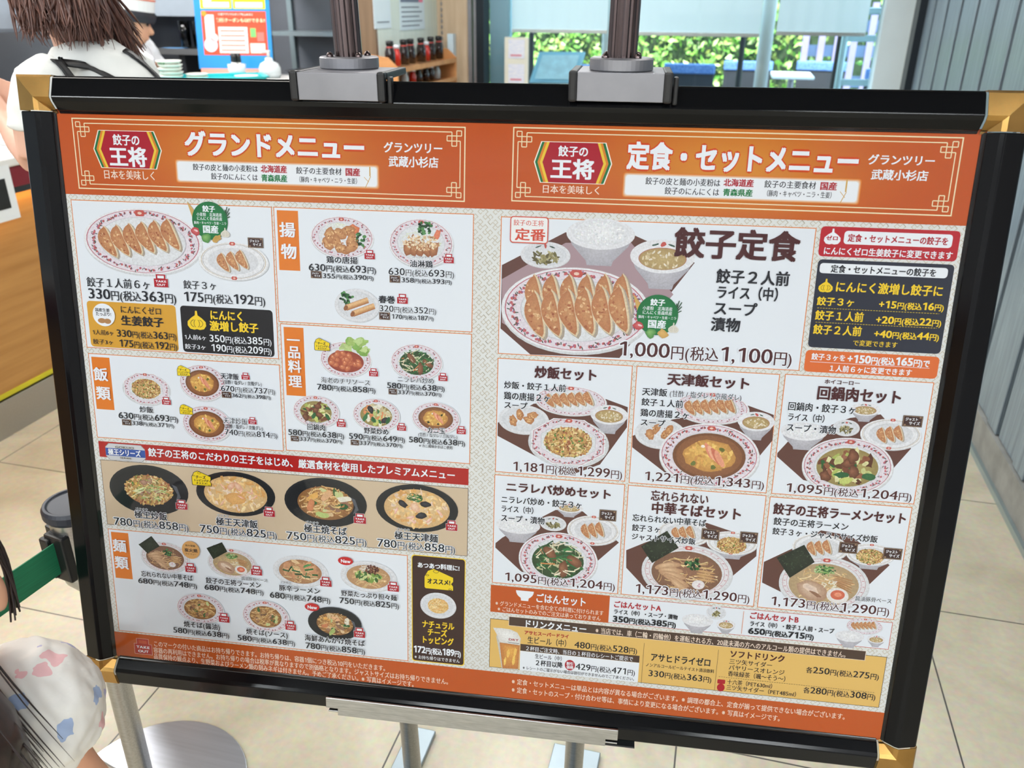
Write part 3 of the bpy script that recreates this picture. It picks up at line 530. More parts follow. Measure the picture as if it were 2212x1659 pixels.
# ---- printed food
RN = random.Random(11)
def jit(c, a=14): 
    d = RN.uniform(-a, a); return tuple(max(0, min(255, v + d + RN.uniform(-a / 3, a / 3))) for v in c)
def inell(cx, cy, rx, ry):
    a = RN.uniform(0, 6.2832); r = math.sqrt(RN.random()); return cx + rx * r * math.cos(a), cy + ry * r * math.sin(a)
def blob(P_, cx, cy, rx, ry, c, hi=None, n_=11, rough=0.22, rot=None):
    rot = RN.uniform(0, 3.14) if rot is None else rot; ca, sa = math.cos(rot), math.sin(rot); pts = []
    for i in range(n_):
        a = 6.2832 * i / n_; k = 1 + RN.uniform(-rough, rough); x, y = rx * k * math.cos(a), ry * k * math.sin(a); pts.append((cx + x * ca - y * sa, cy + x * sa + y * ca))
    P_.fan((cx - rx * 0.2, cy - ry * 0.25), pts, hi or jit(c, 18), c)
def grains(P_, cx, cy, rx, ry, n_, pal, s0, s1):
    for _ in range(n_):
        x, y = inell(cx, cy, rx, ry); a = RN.uniform(0, 3.14); L_ = RN.uniform(s0, s1); P_.z -= P_.dz * 0.9
        P_.line(x - L_ * math.cos(a) / 2, y - L_ * math.sin(a) / 2, x + L_ * math.cos(a) / 2, y + L_ * math.sin(a) / 2, L_ * RN.uniform(0.35, 0.6), jit(RN.choice(pal), 12))
def strands(P_, cx, cy, rx, ry, n_, pal, w_, curl=0.7):
    for _ in range(n_):
        x, y = inell(cx, cy, rx * 0.85, ry * 0.85); a = RN.uniform(0, 6.28); L_ = RN.uniform(0.25, 0.7) * rx; c = jit(RN.choice(pal), 16); k = RN.uniform(-curl, curl); P_.z -= P_.dz * 0.7
        pts = []
        for j in range(6):
            pts.append((x, y)); a += k * 0.5; nx, ny = x + L_ / 5 * math.cos(a), y + L_ / 5 * math.sin(a) * ry / rx
            if ((nx - cx) / rx) ** 2 + ((ny - cy) / ry) ** 2 > 1: a += 2.2; nx, ny = x, y
            x, y = nx, ny
        lf = [(p[0], p[1] - w_ / 2) for p in pts]; rt = [(p[0] + w_ * 0.25, p[1] + w_ / 2) for p in pts]
        for j in range(5): P_.poly([lf[j], lf[j + 1], rt[j + 1], rt[j]], c); P_.z -= P_.dz
        P_.z += P_.dz
def gyoza(P_, cx, cy, w_, h_, lean=0.5):
    def shape(k, s0=0.0):
        L_, R_ = [], []
        for j in range(13):
            t = j / 12.0; yy = -h_ + 2 * h_ * t; xx = -lean * w_ * 0.8 + lean * w_ * 2.1 * (t ** 1.7) - 0.15 * w_ * math.sin(math.pi * t); hw = w_ * k * (math.sin(math.pi * min(1, max(0, t))) ** 0.62) * (0.62 + 0.0 * t)
            yy *= (1 - s0); L_.append((cx + xx - hw, cy + yy)); R_.append((cx + xx + hw * 0.92, cy + yy - 0.1 * h_ * (1 - t)))
        return L_ + R_[::-1]
    P_.fan((cx + w_ * 0.25, cy), [(x + w_ * 0.14, y + h_ * 0.08) for x, y in shape(1.12)], (198, 186, 168), (170, 156, 140))
    P_.fan((cx, cy), shape(1.05), (240, 226, 196), (222, 200, 160))
    P_.fan((cx - w_ * 0.1, cy - h_ * 0.05), [(x - w_ * 0.07, y - h_ * 0.02) for x, y in shape(0.9, 0.06)], (206, 146, 88), (184, 112, 58))
    for _ in range(26):
        t = RN.uniform(0.15, 0.9); yy = -h_ + 2 * h_ * t; xx = -lean * w_ * 0.8 + lean * w_ * 2.1 * (t ** 1.7) - 0.22 * w_; hw = w_ * 0.45 * math.sin(math.pi * t)
        P_.z -= P_.dz * 0.8; blob(P_, cx + xx + RN.uniform(-hw, hw), cy + yy * 0.9, w_ * RN.uniform(0.04, 0.13), h_ * RN.uniform(0.03, 0.09), RN.choice(((170, 92, 46), (216, 164, 108), (190, 118, 64), (228, 186, 132))), n_=6)
def plate(P_, cx, cy, rx, ry, style):
    if style != 'black': P_.ell(cx + rx * 0.01, cy + ry * 0.06, rx * 1.01, ry * 1.0, (206, 208, 212), (214, 216, 220))
    if style in ('flower', 'oct'):
        n_ = 8 if style == 'oct' else 40; rot = 0.39 if style == 'oct' else 0
        def E_(k, c, c1=None):
            pts = [(cx + rx * k * math.cos(rot + 6.2832 * i / n_), cy + ry * k * math.sin(rot + 6.2832 * i / n_)) for i in range(n_)]
            P_.fan((cx, cy), pts, c, c1 or c)
        E_(1.0, (236, 236, 240)); E_(0.955, (186, 84, 104)); E_(0.94, (231, 221, 230)); 
        for i in range(max(14, int(rx * 0.9))):
            a = 6.2832 * i / max(14, int(rx * 0.9)) + RN.uniform(-0.05, 0.05); q_ = 0.85 + RN.uniform(-0.04, 0.04); x, y = cx + rx * q_ * math.cos(a), cy + ry * q_ * math.sin(a); s = min(rx, ry) * 0.036; P_.z -= P_.dz * 0.8
            blob(P_, x, y, s * 1.1, s, (196, 84, 88), n_=7); blob(P_, x + s * RN.uniform(-2.4, 2.4), y + s * RN.uniform(-1, 1), s * 1.3, s * 0.4, (70, 84, 70), n_=6); blob(P_, x + s * RN.uniform(-2, 2), y + s * RN.uniform(-1.2, 1.2), s * 0.6, s * 0.5, (150, 100, 150), n_=6)
        E_(0.74, (206, 204, 212)); E_(0.725, (236, 237, 241), (226, 228, 232))
    elif style == 'line':
        P_.ell(cx, cy, rx, ry, (238, 238, 241)); P_.ell(cx, cy, rx * 0.93, ry * 0.93, (184, 156, 110)); P_.ell(cx, cy, rx * 0.915, ry * 0.915, (236, 236, 239)); P_.ell(cx, cy, rx * 0.885, ry * 0.885, (120, 112, 110)); P_.ell(cx, cy, rx * 0.875, ry * 0.875, (236, 236, 240)); P_.ell(cx, cy, rx * 0.72, ry * 0.7, (232, 233, 237), (218, 219, 224))
    elif style == 'black':
        P_.ell(cx, cy, rx, ry, (58, 60, 64), (40, 42, 46)); P_.ell(cx + rx * 0.01, cy + ry * 0.03, rx * 0.965, ry * 0.955, (26, 27, 31), (34, 36, 40))
        P_.poly([(cx + rx * x, cy + ry * y) for x, y in ((0.6, -0.3), (0.72, -0.22), (0.8, 0.2), (0.66, 0.4), (0.72, 0.1))], (88, 92, 102))
    elif style == 'ramen':
        P_.ell(cx, cy, rx, ry, (232, 233, 236), (222, 224, 228)); P_.ell(cx, cy, rx * 0.93, ry * 0.92, (206, 168, 174)); P_.ell(cx, cy, rx * 0.915, ry * 0.905, (230, 226, 230)); P_.ell(cx, cy, rx * 0.84, ry * 0.83, (206, 172, 178)); P_.ell(cx, cy, rx * 0.825, ry * 0.815, (226, 226, 230))
        for i in range(26):
            a = 6.2832 * i / 26; P_.z -= P_.dz * 0.8; blob(P_, cx + rx * 0.88 * math.cos(a), cy + ry * 0.87 * math.sin(a), rx * 0.03, ry * 0.014, (196, 120, 128), n_=6, rough=0.05, rot=0)
    else:
        P_.ell(cx, cy, rx, ry, (240, 240, 243), (226, 227, 232)); P_.ell(cx, cy, rx * 0.86, ry * 0.84, (232, 233, 237), (216, 218, 224))
    if style in ('flower', 'oct', 'line', 'ramen'):
        s = rx * 0.075
        for yy in ((-0.86,) if style != 'line' else (-0.92, 0.9)): P_.poly([(cx + s * x, cy + ry * yy + s * 0.62 * y) for x, y in ((-1.2, 0), (-0.8, -1), (0.8, -1), (1.2, 0), (0.8, 1), (-0.8, 1))], (196, 62, 46)); P_.ell(cx, cy + ry * yy, s * 0.5, s * 0.3, (240, 200, 180), n_=8)
def cup(P_, cx, cy, rx, ry, rim):
    """round bowl seen from above at a slant: side wall, foot, rim. ry covers the whole height; returns rim centre and radii"""
    rr = ry * rim; ty = cy - ry + rr
    P_.fan((cx, ty), [(cx - rx * 0.98, ty), (cx - rx * 0.82, ty + rr * 0.75), (cx - rx * 0.4, cy + ry * 0.8), (cx - rx * 0.36, cy + ry), (cx + rx * 0.36, cy + ry), (cx + rx * 0.4, cy + ry * 0.8), (cx + rx * 0.82, ty + rr * 0.75), (cx + rx * 0.98, ty)], (214, 212, 218), (176, 174, 184))
    P_.ell(cx, ty, rx, rr, (244, 244, 247), (232, 232, 237)); return ty, rr
GREENS = ((40, 110, 56), (70, 140, 66), (26, 84, 44)); RICE = ((226, 196, 120), (206, 160, 76), (236, 214, 150), (190, 132, 54), (120, 120, 50), (160, 84, 40)); NOOD = ((214, 168, 92), (190, 136, 62), (230, 192, 124), (160, 104, 44)); 
def parsley(P_, cx, cy, r):
    for _ in range(26): x, y = inell(cx, cy, r, r * 0.85); P_.z -= P_.dz * 0.7; blob(P_, x, y, r * 0.26, r * 0.2, RN.choice(((22, 72, 34), (48, 110, 54), (14, 52, 26), (76, 140, 72))), n_=7, rough=0.4)
def food(P_, kind, cx, cy, rx, ry, nori=None):
    e = P_
    if kind in ('gyoza6', 'gyoza12'):
        plate(e, cx, cy, rx, ry, 'flower')
        if kind == 'gyoza12':
            for i in range(6): gyoza(e, cx + rx * (-0.52 + i * 0.235), cy - ry * (0.28 + 0.02 * i), rx * 0.19, ry * 0.5, 0.3)
            for i in range(6): gyoza(e, cx + rx * (-0.5 + i * 0.225), cy + ry * (0.16 - 0.045 * i), rx * 0.21, ry * 0.55, 0.32)
        else:
            for i in range(6): gyoza(e, cx + rx * (-0.56 + i * 0.215), cy + ry * (0.06 - 0.06 * i), rx * 0.205, ry * 0.47, 0.42)
    elif kind == 'gyoza3':
        plate(e, cx, cy, rx, ry, 'line')
        for i in range(3): gyoza(e, cx + rx * (-0.26 + i * 0.27), cy + ry * (0.1 - 0.1 * i), rx * 0.24, ry * 0.5, 0.4)
    elif kind in ('karaage', 'karaage2'):
        plate(e, cx, cy, rx, ry, 'flower' if kind == 'karaage' else 'plain')
        if kind == 'karaage':
            strands(e, cx - rx * 0.15, cy - ry * 0.42, rx * 0.42, ry * 0.34, 60, ((226, 230, 200), (206, 216, 170), (238, 240, 222)), rx * 0.012)
            blob(e, cx + rx * 0.36, cy - ry * 0.42, rx * 0.2, ry * 0.22, (206, 84, 28), (236, 150, 60), rot=0.2); parsley(e, cx + rx * 0.56, cy + ry * 0.1, rx * 0.22)
        L_ = ((-0.45, 0.3), (-0.38, -0.08), (-0.05, -0.18), (0.2, -0.3), (0.3, 0.12), (-0.15, 0.28), (0.0, 0.55), (0.3, 0.42)) if kind == 'karaage' else ((-0.4, 0.12), (-0.15, -0.3), (0.22, 0.0), (0.34, -0.3))
        for x, y in L_:
            blob(e, cx + rx * x, cy + ry * y, rx * 0.24, ry * 0.24, (176, 108, 52), (222, 164, 98), 13, 0.2)
            for _ in range(12): q_ = inell(cx + rx * x, cy + ry * y, rx * 0.19, ry * 0.19); e.z -= e.dz * 0.8; blob(e, *q_, rx * 0.04, ry * 0.035, RN.choice(((232, 186, 124), (196, 128, 66), (160, 92, 40))), n_=6, rough=0.4)
    elif kind == 'yurinchi':
        plate(e, cx, cy, rx, ry, 'flower'); strands(e, cx, cy + ry * 0.05, rx * 0.66, ry * 0.6, 60, ((214, 222, 180), (196, 210, 150)), rx * 0.012)
        parsley(e, cx + rx * 0.12, cy - ry * 0.62, rx * 0.22); blob(e, cx + rx * 0.5, cy - ry * 0.36, rx * 0.1, ry * 0.24, (216, 104, 60), rot=0.4)
        for i in range(5): blob(e, cx + rx * (-0.4 + i * 0.2), cy + ry * 0.26, rx * 0.14, ry * 0.3, (150, 84, 42), (196, 128, 72), rot=0.2)
        grains(e, cx, cy - ry * 0.02, rx * 0.56, ry * 0.32, 170, ((228, 196, 150), (206, 160, 110), (240, 222, 186), (180, 124, 76)), rx * 0.05, rx * 0.1)
    elif kind == 'harumaki':
        plate(e, cx, cy, rx, ry, 'plain'); parsley(e, cx - rx * 0.48, cy - ry * 0.42, rx * 0.3)
        for (x0, y0, x1, y1) in ((-0.5, 0.2, 0.5, -0.34), (-0.2, 0.55, 0.78, 0.0)):
            for k in range(6):
                w_ = ry * 0.36 * (1 - k * 0.13); e.line(cx + rx * x0, cy + ry * y0 - k * 0.4, cx + rx * x1, cy + ry * y1 - k * 0.4, w_, ((170, 104, 48), (188, 122, 60), (202, 140, 76), (212, 154, 88), (222, 168, 104), (230, 182, 122))[k])
            e.ell(cx + rx * x0, cy + ry * y0, rx * 0.09, ry * 0.18, (150, 88, 40), n_=14, rot=0.5)
    elif kind in ('chahan', 'chahans', 'kchahan'):
        st = {'chahan': 'oct', 'chahans': 'line', 'kchahan': 'black'}[kind]; k = {'chahan': 0.6, 'chahans': 0.58, 'kchahan': 0.6}[kind]
        if kind == 'chahans': cup(e, cx, cy, rx, ry, 0.8)
        plate(e, cx, cy - (ry * 0.15 if kind == 'chahans' else 0), rx, ry * (0.82 if kind == 'chahans' else 1), st); e.ell(cx, cy, rx * k, ry * k, (220, 184, 112), (176, 120, 56))
        grains(e, cx, cy, rx * k, ry * k, 420 if rx > 20 else 200, RICE, rx * 0.04, rx * 0.09)
        for _ in range(16): q_ = inell(cx, cy, rx * k * 0.8, ry * k * 0.8); blob(e, *q_, rx * 0.035, ry * 0.035, RN.choice(((232, 190, 60), (130, 66, 44), (80, 140, 50))), n_=6)
        if kind == 'kchahan':
            for x, y in ((-0.1, -0.3), (0.05, -0.36), (0.0, 0.05), (-0.2, 0.12), (0.2, 0.02)): blob(e, cx + rx * x, cy + ry * y, rx * 0.09, ry * 0.1, (150, 100, 76), (206, 160, 130))
            strands(e, cx, cy, rx * 0.5, ry * 0.5, 40, ((206, 220, 140), (150, 180, 90), (226, 232, 180)), rx * 0.02)
    elif kind in ('tenshin', 'kanitama'):
        plate(e, cx, cy, rx, ry, 'flower'); e.ell(cx, cy + ry * 0.02, rx * 0.73, ry * 0.73, (150, 92, 46), (120, 72, 40)); e.ell(cx, cy + ry * 0.02, rx * 0.66, ry * 0.66, (164, 104, 54), (138, 84, 44))
        blob(e, cx, cy, rx * 0.52, ry * 0.5, (196, 134, 40), (238, 188, 74), 22, 0.06, 0)
        for _ in range(46): q_ = inell(cx, cy, rx * 0.46, ry * 0.44); e.z -= e.dz * 0.7; blob(e, *q_, rx * 0.07, ry * 0.05, RN.choice(((240, 198, 92), (216, 156, 54), (228, 176, 70), (200, 136, 44))), n_=7, rough=0.3)
        for i in range(4): e.z += e.dz; blob(e, cx + rx * (0.0 + i * 0.07), cy + ry * (-0.14 + i * 0.07), rx * 0.06, ry * 0.3, ((226, 132, 92), (238, 170, 130), (212, 108, 70), (232, 150, 110))[i], n_=12, rough=0.1, rot=-0.5)
        blob(e, cx - rx * 0.14, cy - ry * 0.28, rx * 0.04, ry * 0.05, (250, 240, 226), n_=7)
        for x, y in ((0.25, -0.22), (-0.3, 0.28), (0.1, 0.36)): blob(e, cx + rx * x, cy + ry * y, rx * 0.06, ry * 0.07, (60, 66, 40) if kind == 'kanitama' else (110, 116, 50), n_=8)
    elif kind == 'ebichili':
        plate(e, cx, cy, rx, ry, 'flower')
        for i in range(16): blob(e, cx + rx * RN.uniform(-0.15, 0.75), cy - ry * RN.uniform(0.35, 1.1), rx * 0.17, ry * 0.2, RN.choice(((128, 172, 70), (160, 196, 96), (186, 212, 130))), n_=12, rough=0.35)
        e.ell(cx, cy + ry * 0.12, rx * 0.7, ry * 0.62, (176, 74, 30), (150, 52, 22))
        for _ in range(26): q_ = inell(cx, cy + ry * 0.1, rx * 0.58, ry * 0.5); e.z -= e.dz * 0.4; blob(e, *q_, rx * 0.14, ry * 0.15, (176, 74, 28), (226, 132, 66), 12, 0.12); blob(e, q_[0] - rx * 0.03, q_[1] - ry * 0.05, rx * 0.025, ry * 0.02, (246, 206, 160), n_=6)
    elif kind == 'nira':
        plate(e, cx, cy, rx, ry, 'flower'); e.ell(cx, cy + ry * 0.05, rx * 0.66, ry * 0.66, (60, 92, 50), (50, 76, 44))
        strands(e, cx, cy, rx * 0.7, ry * 0.72, 90, GREENS + ((226, 220, 190), (206, 196, 150)), rx * 0.035, 0.25)
        for x, y, r in ((-0.2, -0.22, 0.9), (0.15, 0.34, 1.6), (0.42, 0.02, 0.6)): blob(e, cx + rx * x, cy + ry * y, rx * 0.24, ry * 0.16, (112, 66, 40), (160, 104, 66), 14, 0.14, r)
        strands(e, cx, cy, rx * 0.62, ry * 0.62, 14, ((206, 120, 50), (236, 226, 196), (40, 120, 60)), rx * 0.035, 0.2)
    elif kind in ('hoikoro', 'yasai'):
        plate(e, cx, cy, rx, ry, 'flower'); e.ell(cx, cy + ry * 0.03, rx * 0.68, ry * 0.68, (186, 170, 96), (150, 130, 70))
        pal = ((206, 208, 130), (172, 186, 84), (226, 222, 160), (40, 96, 50), (118, 66, 40), (96, 52, 32), (146, 86, 52)) if kind == 'hoikoro' else ((238, 234, 210), (222, 222, 170), (190, 206, 120), (54, 116, 66), (240, 238, 224), (222, 130, 66), (206, 190, 140))
        for _ in range(60): q_ = inell(cx, cy, rx * 0.58, ry * 0.58); e.z -= e.dz * 0.5; blob(e, *q_, rx * RN.uniform(0.07, 0.17), ry * RN.uniform(0.06, 0.13), RN.choice(pal), n_=10, rough=0.28)
        for x, y in (((0.0, -0.1), (0.15, 0.2), (-0.45, 0.4), (0.1, -0.35)) if kind == 'hoikoro' else ((-0.22, -0.3), (0.35, 0.3))): blob(e, cx + rx * x, cy + ry * y, rx * 0.17, ry * 0.17, (96, 52, 32) if kind == 'hoikoro' else (36, 34, 40), (150, 92, 60) if kind == 'hoikoro' else (76, 72, 78), 12, 0.25)
        for x, y in ((0.0, 0.5), (0.5, 0.3), (-0.1, 0.3)): blob(e, cx + rx * x, cy + ry * y, rx * 0.16, ry * 0.12, (40, 100, 56) if x else (196, 206, 100), n_=10)
    elif kind in ('kyaki', 'yaki', 'ankake'):
        plate(e, cx, cy, rx, ry, 'flower' if kind == 'yaki' else 'black'); k = 0.68; e.ell(cx, cy + ry * 0.03, rx * k, ry * k, (176, 120, 56), (140, 92, 40)); strands(e, cx, cy, rx * k, ry * k, 150, NOOD, rx * 0.028, 1.1)
        for _ in range(16): q_ = inell(cx, cy, rx * 0.55, ry * 0.5); blob(e, *q_, rx * 0.11, ry * 0.09, RN.choice(((206, 210, 140), (60, 100, 50), (160, 110, 80), (226, 190, 140), (120, 86, 60))), n_=10, rough=0.25)
        if kind != 'yaki':
            for x, y, c in ((-0.3, -0.2, (232, 168, 60)), (0.05, -0.3, (228, 170, 120)), (-0.1, 0.5, (180, 196, 110)), (0.4, 0.1, (40, 92, 50)), (0.2, 0.2, (150, 108, 84)), (0.45, -0.2, (236, 226, 206)), (-0.35, 0.15, (206, 120, 60))): blob(e, cx + rx * x, cy + ry * y, rx * 0.17, ry * 0.13, c, n_=12)
        strands(e, cx, cy, rx * 0.5, ry * 0.5, 30, NOOD, rx * 0.026, 1.1)
    elif kind in ('ktenshin', 'kmen'):
        plate(e, cx, cy, rx, ry, 'black'); e.ell(cx, cy + ry * 0.02, rx * 0.8, ry * 0.82, (232, 198, 140), (214, 170, 108))
        for _ in range(130): q_ = inell(cx, cy, rx * 0.72, ry * 0.74); e.z -= e.dz * 0.8; blob(e, *q_, rx * RN.uniform(0.03, 0.11), ry * RN.uniform(0.03, 0.08), RN.choice(((238, 196, 120), (228, 172, 84), (244, 214, 158), (236, 206, 180), (222, 160, 74))), n_=8, rough=0.35)
        if kind == 'ktenshin':
            e.ell(cx, cy + ry * 0.2, rx * 0.26, ry * 0.26, (230, 172, 84), (220, 156, 70))
            for x in (-0.1, 0.08): blob(e, cx + rx * x, cy - ry * 0.34, rx * 0.13, ry * 0.13, (222, 150, 110), (244, 206, 176))
            for i in range(7): q_ = inell(cx, cy, rx * 0.6, ry * 0.6); blob(e, *q_, rx * 0.09, ry * 0.035, (232, 150, 120), (246, 214, 190), 9)
        else:
            strands(e, cx - rx * 0.05, cy - ry * 0.45, rx * 0.22, ry * 0.2, 50, GREENS, rx * 0.02)
            for x, y in ((-0.34, -0.16), (0.22, -0.2), (0.1, 0.3)): blob(e, cx + rx * x, cy + ry * y, rx * 0.13, ry * 0.13, (28, 28, 34), (70, 70, 78), 11, 0.2)
            blob(e, cx - rx * 0.04, cy - ry * 0.05, rx * 0.14, ry * 0.16, (228, 166, 120), (246, 214, 186))
            for x, y in ((-0.15, 0.4), (0.55, 0.1), (0.3, 0.45), (-0.5, 0.15), (-0.1, 0.55)): blob(e, cx + rx * x, cy + ry * y, rx * 0.1, ry * 0.06, (234, 160, 130), (248, 224, 208), 10)
    elif kind in ('ramen1', 'ramen2', 'butakara', 'tantan'):
        plate(e, cx, cy, rx, ry, 'ramen' if kind.startswith('ramen') else 'plain')
        br = {'ramen1': (150, 104, 76), 'ramen2': (206, 174, 126), 'butakara': (200, 138, 84), 'tantan': (214, 160, 104)}[kind]; k = 0.78
        e.ell(cx, cy + ry * 0.04, rx * k, ry * k, br, tuple(v * 0.86 for v in br)); strands(e, cx, cy + ry * 0.1, rx * k * 0.92, ry * k * 0.9, 70, ((222, 184, 120), (200, 156, 92), (232, 204, 150)), rx * 0.022, 0.9)
        if nori: 
            mx_ = (sum(p[0] for p in nori) / 4, sum(p[1] for p in nori) / 4); e.fan(mx_, nori, (48, 58, 42), (34, 42, 32))
            for _ in range(30):
                a, b_ = RN.random(), RN.random(); e.z -= e.dz * 0.9; x = nori[0][0] * (1 - a) * (1 - b_) + nori[1][0] * a * (1 - b_) + nori[2][0] * a * b_ + nori[3][0] * (1 - a) * b_; y = nori[0][1] * (1 - a) * (1 - b_) + nori[1][1] * a * (1 - b_) + nori[2][1] * a * b_ + nori[3][1] * (1 - a) * b_; blob(e, x, y, rx * 0.03, ry * 0.02, (58, 72, 52), n_=5)
        if kind == 'ramen1':
            for i in range(5): blob(e, cx + rx * (-0.42 + i * 0.07), cy + ry * (-0.16 + i * 0.17), rx * 0.3, ry * 0.13, (186, 138, 96), (226, 186, 140), 12, 0.12, -0.25 + i * 0.22)
            for i in range(4): blob(e, cx + rx * 0.42, cy + ry * (-0.05 + i * 0.1), rx * 0.22, ry * 0.045, (190, 140, 84), (216, 172, 112), 10, 0.1, 0.1)
            parsley(e, cx + rx * 0.12, cy - ry * 0.3, rx * 0.17); e.ell(cx + rx * 0.28, cy + ry * 0.44, rx * 0.14, ry * 0.17, (246, 240, 240), (232, 224, 226), 20); strands(e, cx + rx * 0.28, cy + ry * 0.44, rx * 0.07, ry * 0.09, 8, ((206, 130, 160),), rx * 0.02, 1.4)
        elif kind == 'ramen2':
            blob(e, cx - rx * 0.25, cy + ry * 0.3, rx * 0.36, ry * 0.36, (176, 134, 104), (222, 192, 164), 16, 0.08, 0.4); blob(e, cx - rx * 0.27, cy + ry * 0.22, rx * 0.2, ry * 0.12, (232, 206, 184), n_=11, rot=0.5); blob(e, cx - rx * 0.15, cy + ry * 0.42, rx * 0.16, ry * 0.06, (150, 104, 78), n_=11, rot=0.5)
            for i in range(6): blob(e, cx + rx * 0.42, cy + ry * (-0.25 + i * 0.07), rx * 0.24, ry * 0.03, (176, 124, 72), n_=9, rot=0.2 + i * 0.05)
            strands(e, cx - rx * 0.02, cy - ry * 0.48, rx * 0.26, ry * 0.2, 60, ((70, 130, 60), (120, 166, 80), (180, 206, 140), (40, 92, 46)), rx * 0.03); strands(e, cx + rx * 0.12, cy - ry * 0.02, rx * 0.2, ry * 0.2, 24, ((236, 230, 212), (226, 214, 184)), rx * 0.025, 0.3)
            e.ell(cx + rx * 0.34, cy + ry * 0.4, rx * 0.25, ry * 0.29, (250, 246, 242), (232, 226, 222), 24, 0.2); e.ell(cx + rx * 0.34, cy + ry * 0.37, rx * 0.16, ry * 0.18, (226, 110, 60), (206, 80, 36), 20); e.ell(cx + rx * 0.35, cy + ry * 0.36, rx * 0.08, ry * 0.08, (236, 140, 100), n_=12)
        elif kind == 'butakara':
            for _ in range(22): q_ = inell(cx, cy, rx * 0.66, ry * 0.62); blob(e, *q_, rx * 0.15, ry * 0.11, RN.choice(((222, 164, 110), (232, 186, 120), (206, 140, 92), (240, 206, 150))), n_=11)
            strands(e, cx, cy, rx * 0.66, ry * 0.62, 16, GREENS, rx * 0.06, 0.15)
        else:
            for _ in range(34): q_ = inell(cx, cy - ry * 0.02, rx * 0.42, ry * 0.36); blob(e, *q_, rx * 0.11, ry * 0.09, RN.choice(((120, 160, 60), (160, 190, 84), (60, 100, 44), (206, 216, 140))), n_=9)
            strands(e, cx - rx * 0.05, cy - ry * 0.5, rx * 0.3, ry * 0.24, 50, ((236, 232, 222), (222, 214, 200)), rx * 0.02); grains(e, cx + rx * 0.14, cy - ry * 0.45, rx * 0.24, ry * 0.3, 110, ((96, 52, 36), (130, 74, 50), (70, 38, 28)), rx * 0.04, rx * 0.09)
    elif kind == 'rice':
        ty, rr = cup(e, cx, cy, rx, ry, 0.66); e.ell(cx, ty - rr * 0.08, rx * 0.84, rr * 0.82, (246, 246, 248), (226, 227, 232)); grains(e, cx, ty - rr * 0.1, rx * 0.78, rr * 0.78, 220 if rx > 20 else 120, ((250, 250, 251), (236, 237, 240), (222, 223, 228)), rx * 0.035, rx * 0.08)
    elif kind == 'soup':
        ty, rr = cup(e, cx, cy, rx, ry, 0.68); e.ell(cx, ty + rr * 0.14, rx * 0.74, rr * 0.66, (170, 84, 76)); e.ell(cx, ty + rr * 0.15, rx * 0.72, rr * 0.64, (196, 170, 110), (176, 146, 90))
        for _ in range(36): q_ = inell(cx, ty + rr * 0.2, rx * 0.6, rr * 0.5); e.z -= e.dz * 0.8; blob(e, *q_, rx * 0.07, rr * 0.06, RN.choice(((226, 208, 170), (206, 184, 136), (236, 226, 206))), n_=7)
        blob(e, cx, ty - rr * 0.72, rx * 0.1, rr * 0.12, (192, 60, 46), n_=8); 
        for sx in (-1, 1): blob(e, cx + sx * rx * 0.24, ty - rr * 0.68, rx * 0.12, rr * 0.06, (60, 90, 76), n_=8, rot=sx * 0.3)
    elif kind == 'pickle':
        plate(e, cx, cy, rx, ry, 'plain')
        for _ in range(40): q_ = inell(cx, cy + ry * 0.22, rx * 0.5, ry * 0.4); e.z -= e.dz * 0.6; blob(e, *q_, rx * 0.13, ry * 0.1, RN.choice(((150, 140, 90), (120, 112, 66), (186, 176, 128), (96, 88, 54))), n_=8, rough=0.35)
        blob(e, cx, cy - ry * 0.66, rx * 0.1, ry * 0.1, (192, 60, 46), n_=8)
        for sx in (-1, 1): blob(e, cx + sx * rx * 0.28, cy - ry * 0.6, rx * 0.13, ry * 0.06, (70, 86, 80), n_=8, rot=sx * 0.35)
    elif kind == 'cheese':
        plate(e, cx, cy, rx, ry, 'plain'); e.ell(cx, cy + ry * 0.05, rx * 0.58, ry * 0.6, (232, 186, 96), (226, 176, 84)); strands(e, cx, cy + ry * 0.05, rx * 0.62, ry * 0.62, 150, ((240, 206, 130), (230, 180, 90), (246, 224, 170), (216, 156, 66)), rx * 0.03, 0.6)
    elif kind == 'beer':
        X = lambda x: cx + rx * x; Y = lambda y: cy + ry * y
        e.poly([(X(-0.78), Y(-0.62)), (X(0.92), Y(-0.55)), (X(0.86), Y(0.97)), (X(-0.3), Y(0.99))], (206, 200, 186)); e.fan((cx + rx * 0.3, cy), [(X(-0.52), Y(-0.3)), (X(0.9), Y(-0.26)), (X(0.84), Y(0.9)), (X(-0.26), Y(0.94))], (236, 168, 34), (196, 112, 14))
        for x, y in ((0.1, 0.2), (0.5, 0.5), (-0.1, 0.6), (0.6, 0.1)): blob(e, X(x), Y(y), rx * 0.1, ry * 0.22, (246, 196, 70), n_=9, rot=0.1)
        e.fan((cx, Y(-0.7)), [(X(-1), Y(-0.98)), (X(-0.4), Y(-1)), (X(0.2), Y(-0.98)), (X(0.7), Y(-0.86)), (X(0.95), Y(-0.6)), (X(0.92), Y(-0.28)), (X(-0.5), Y(-0.32)), (X(-0.75), Y(-0.7))], (250, 249, 246), (226, 222, 216))
        write(e, 'DRY', X(0.12), Y(-0.5), X(0.8), ry * 0.13, (170, 40, 44), 3); e.line(X(0.05), Y(-0.36), X(0.86), Y(-0.33), ry * 0.02, (40, 60, 60))
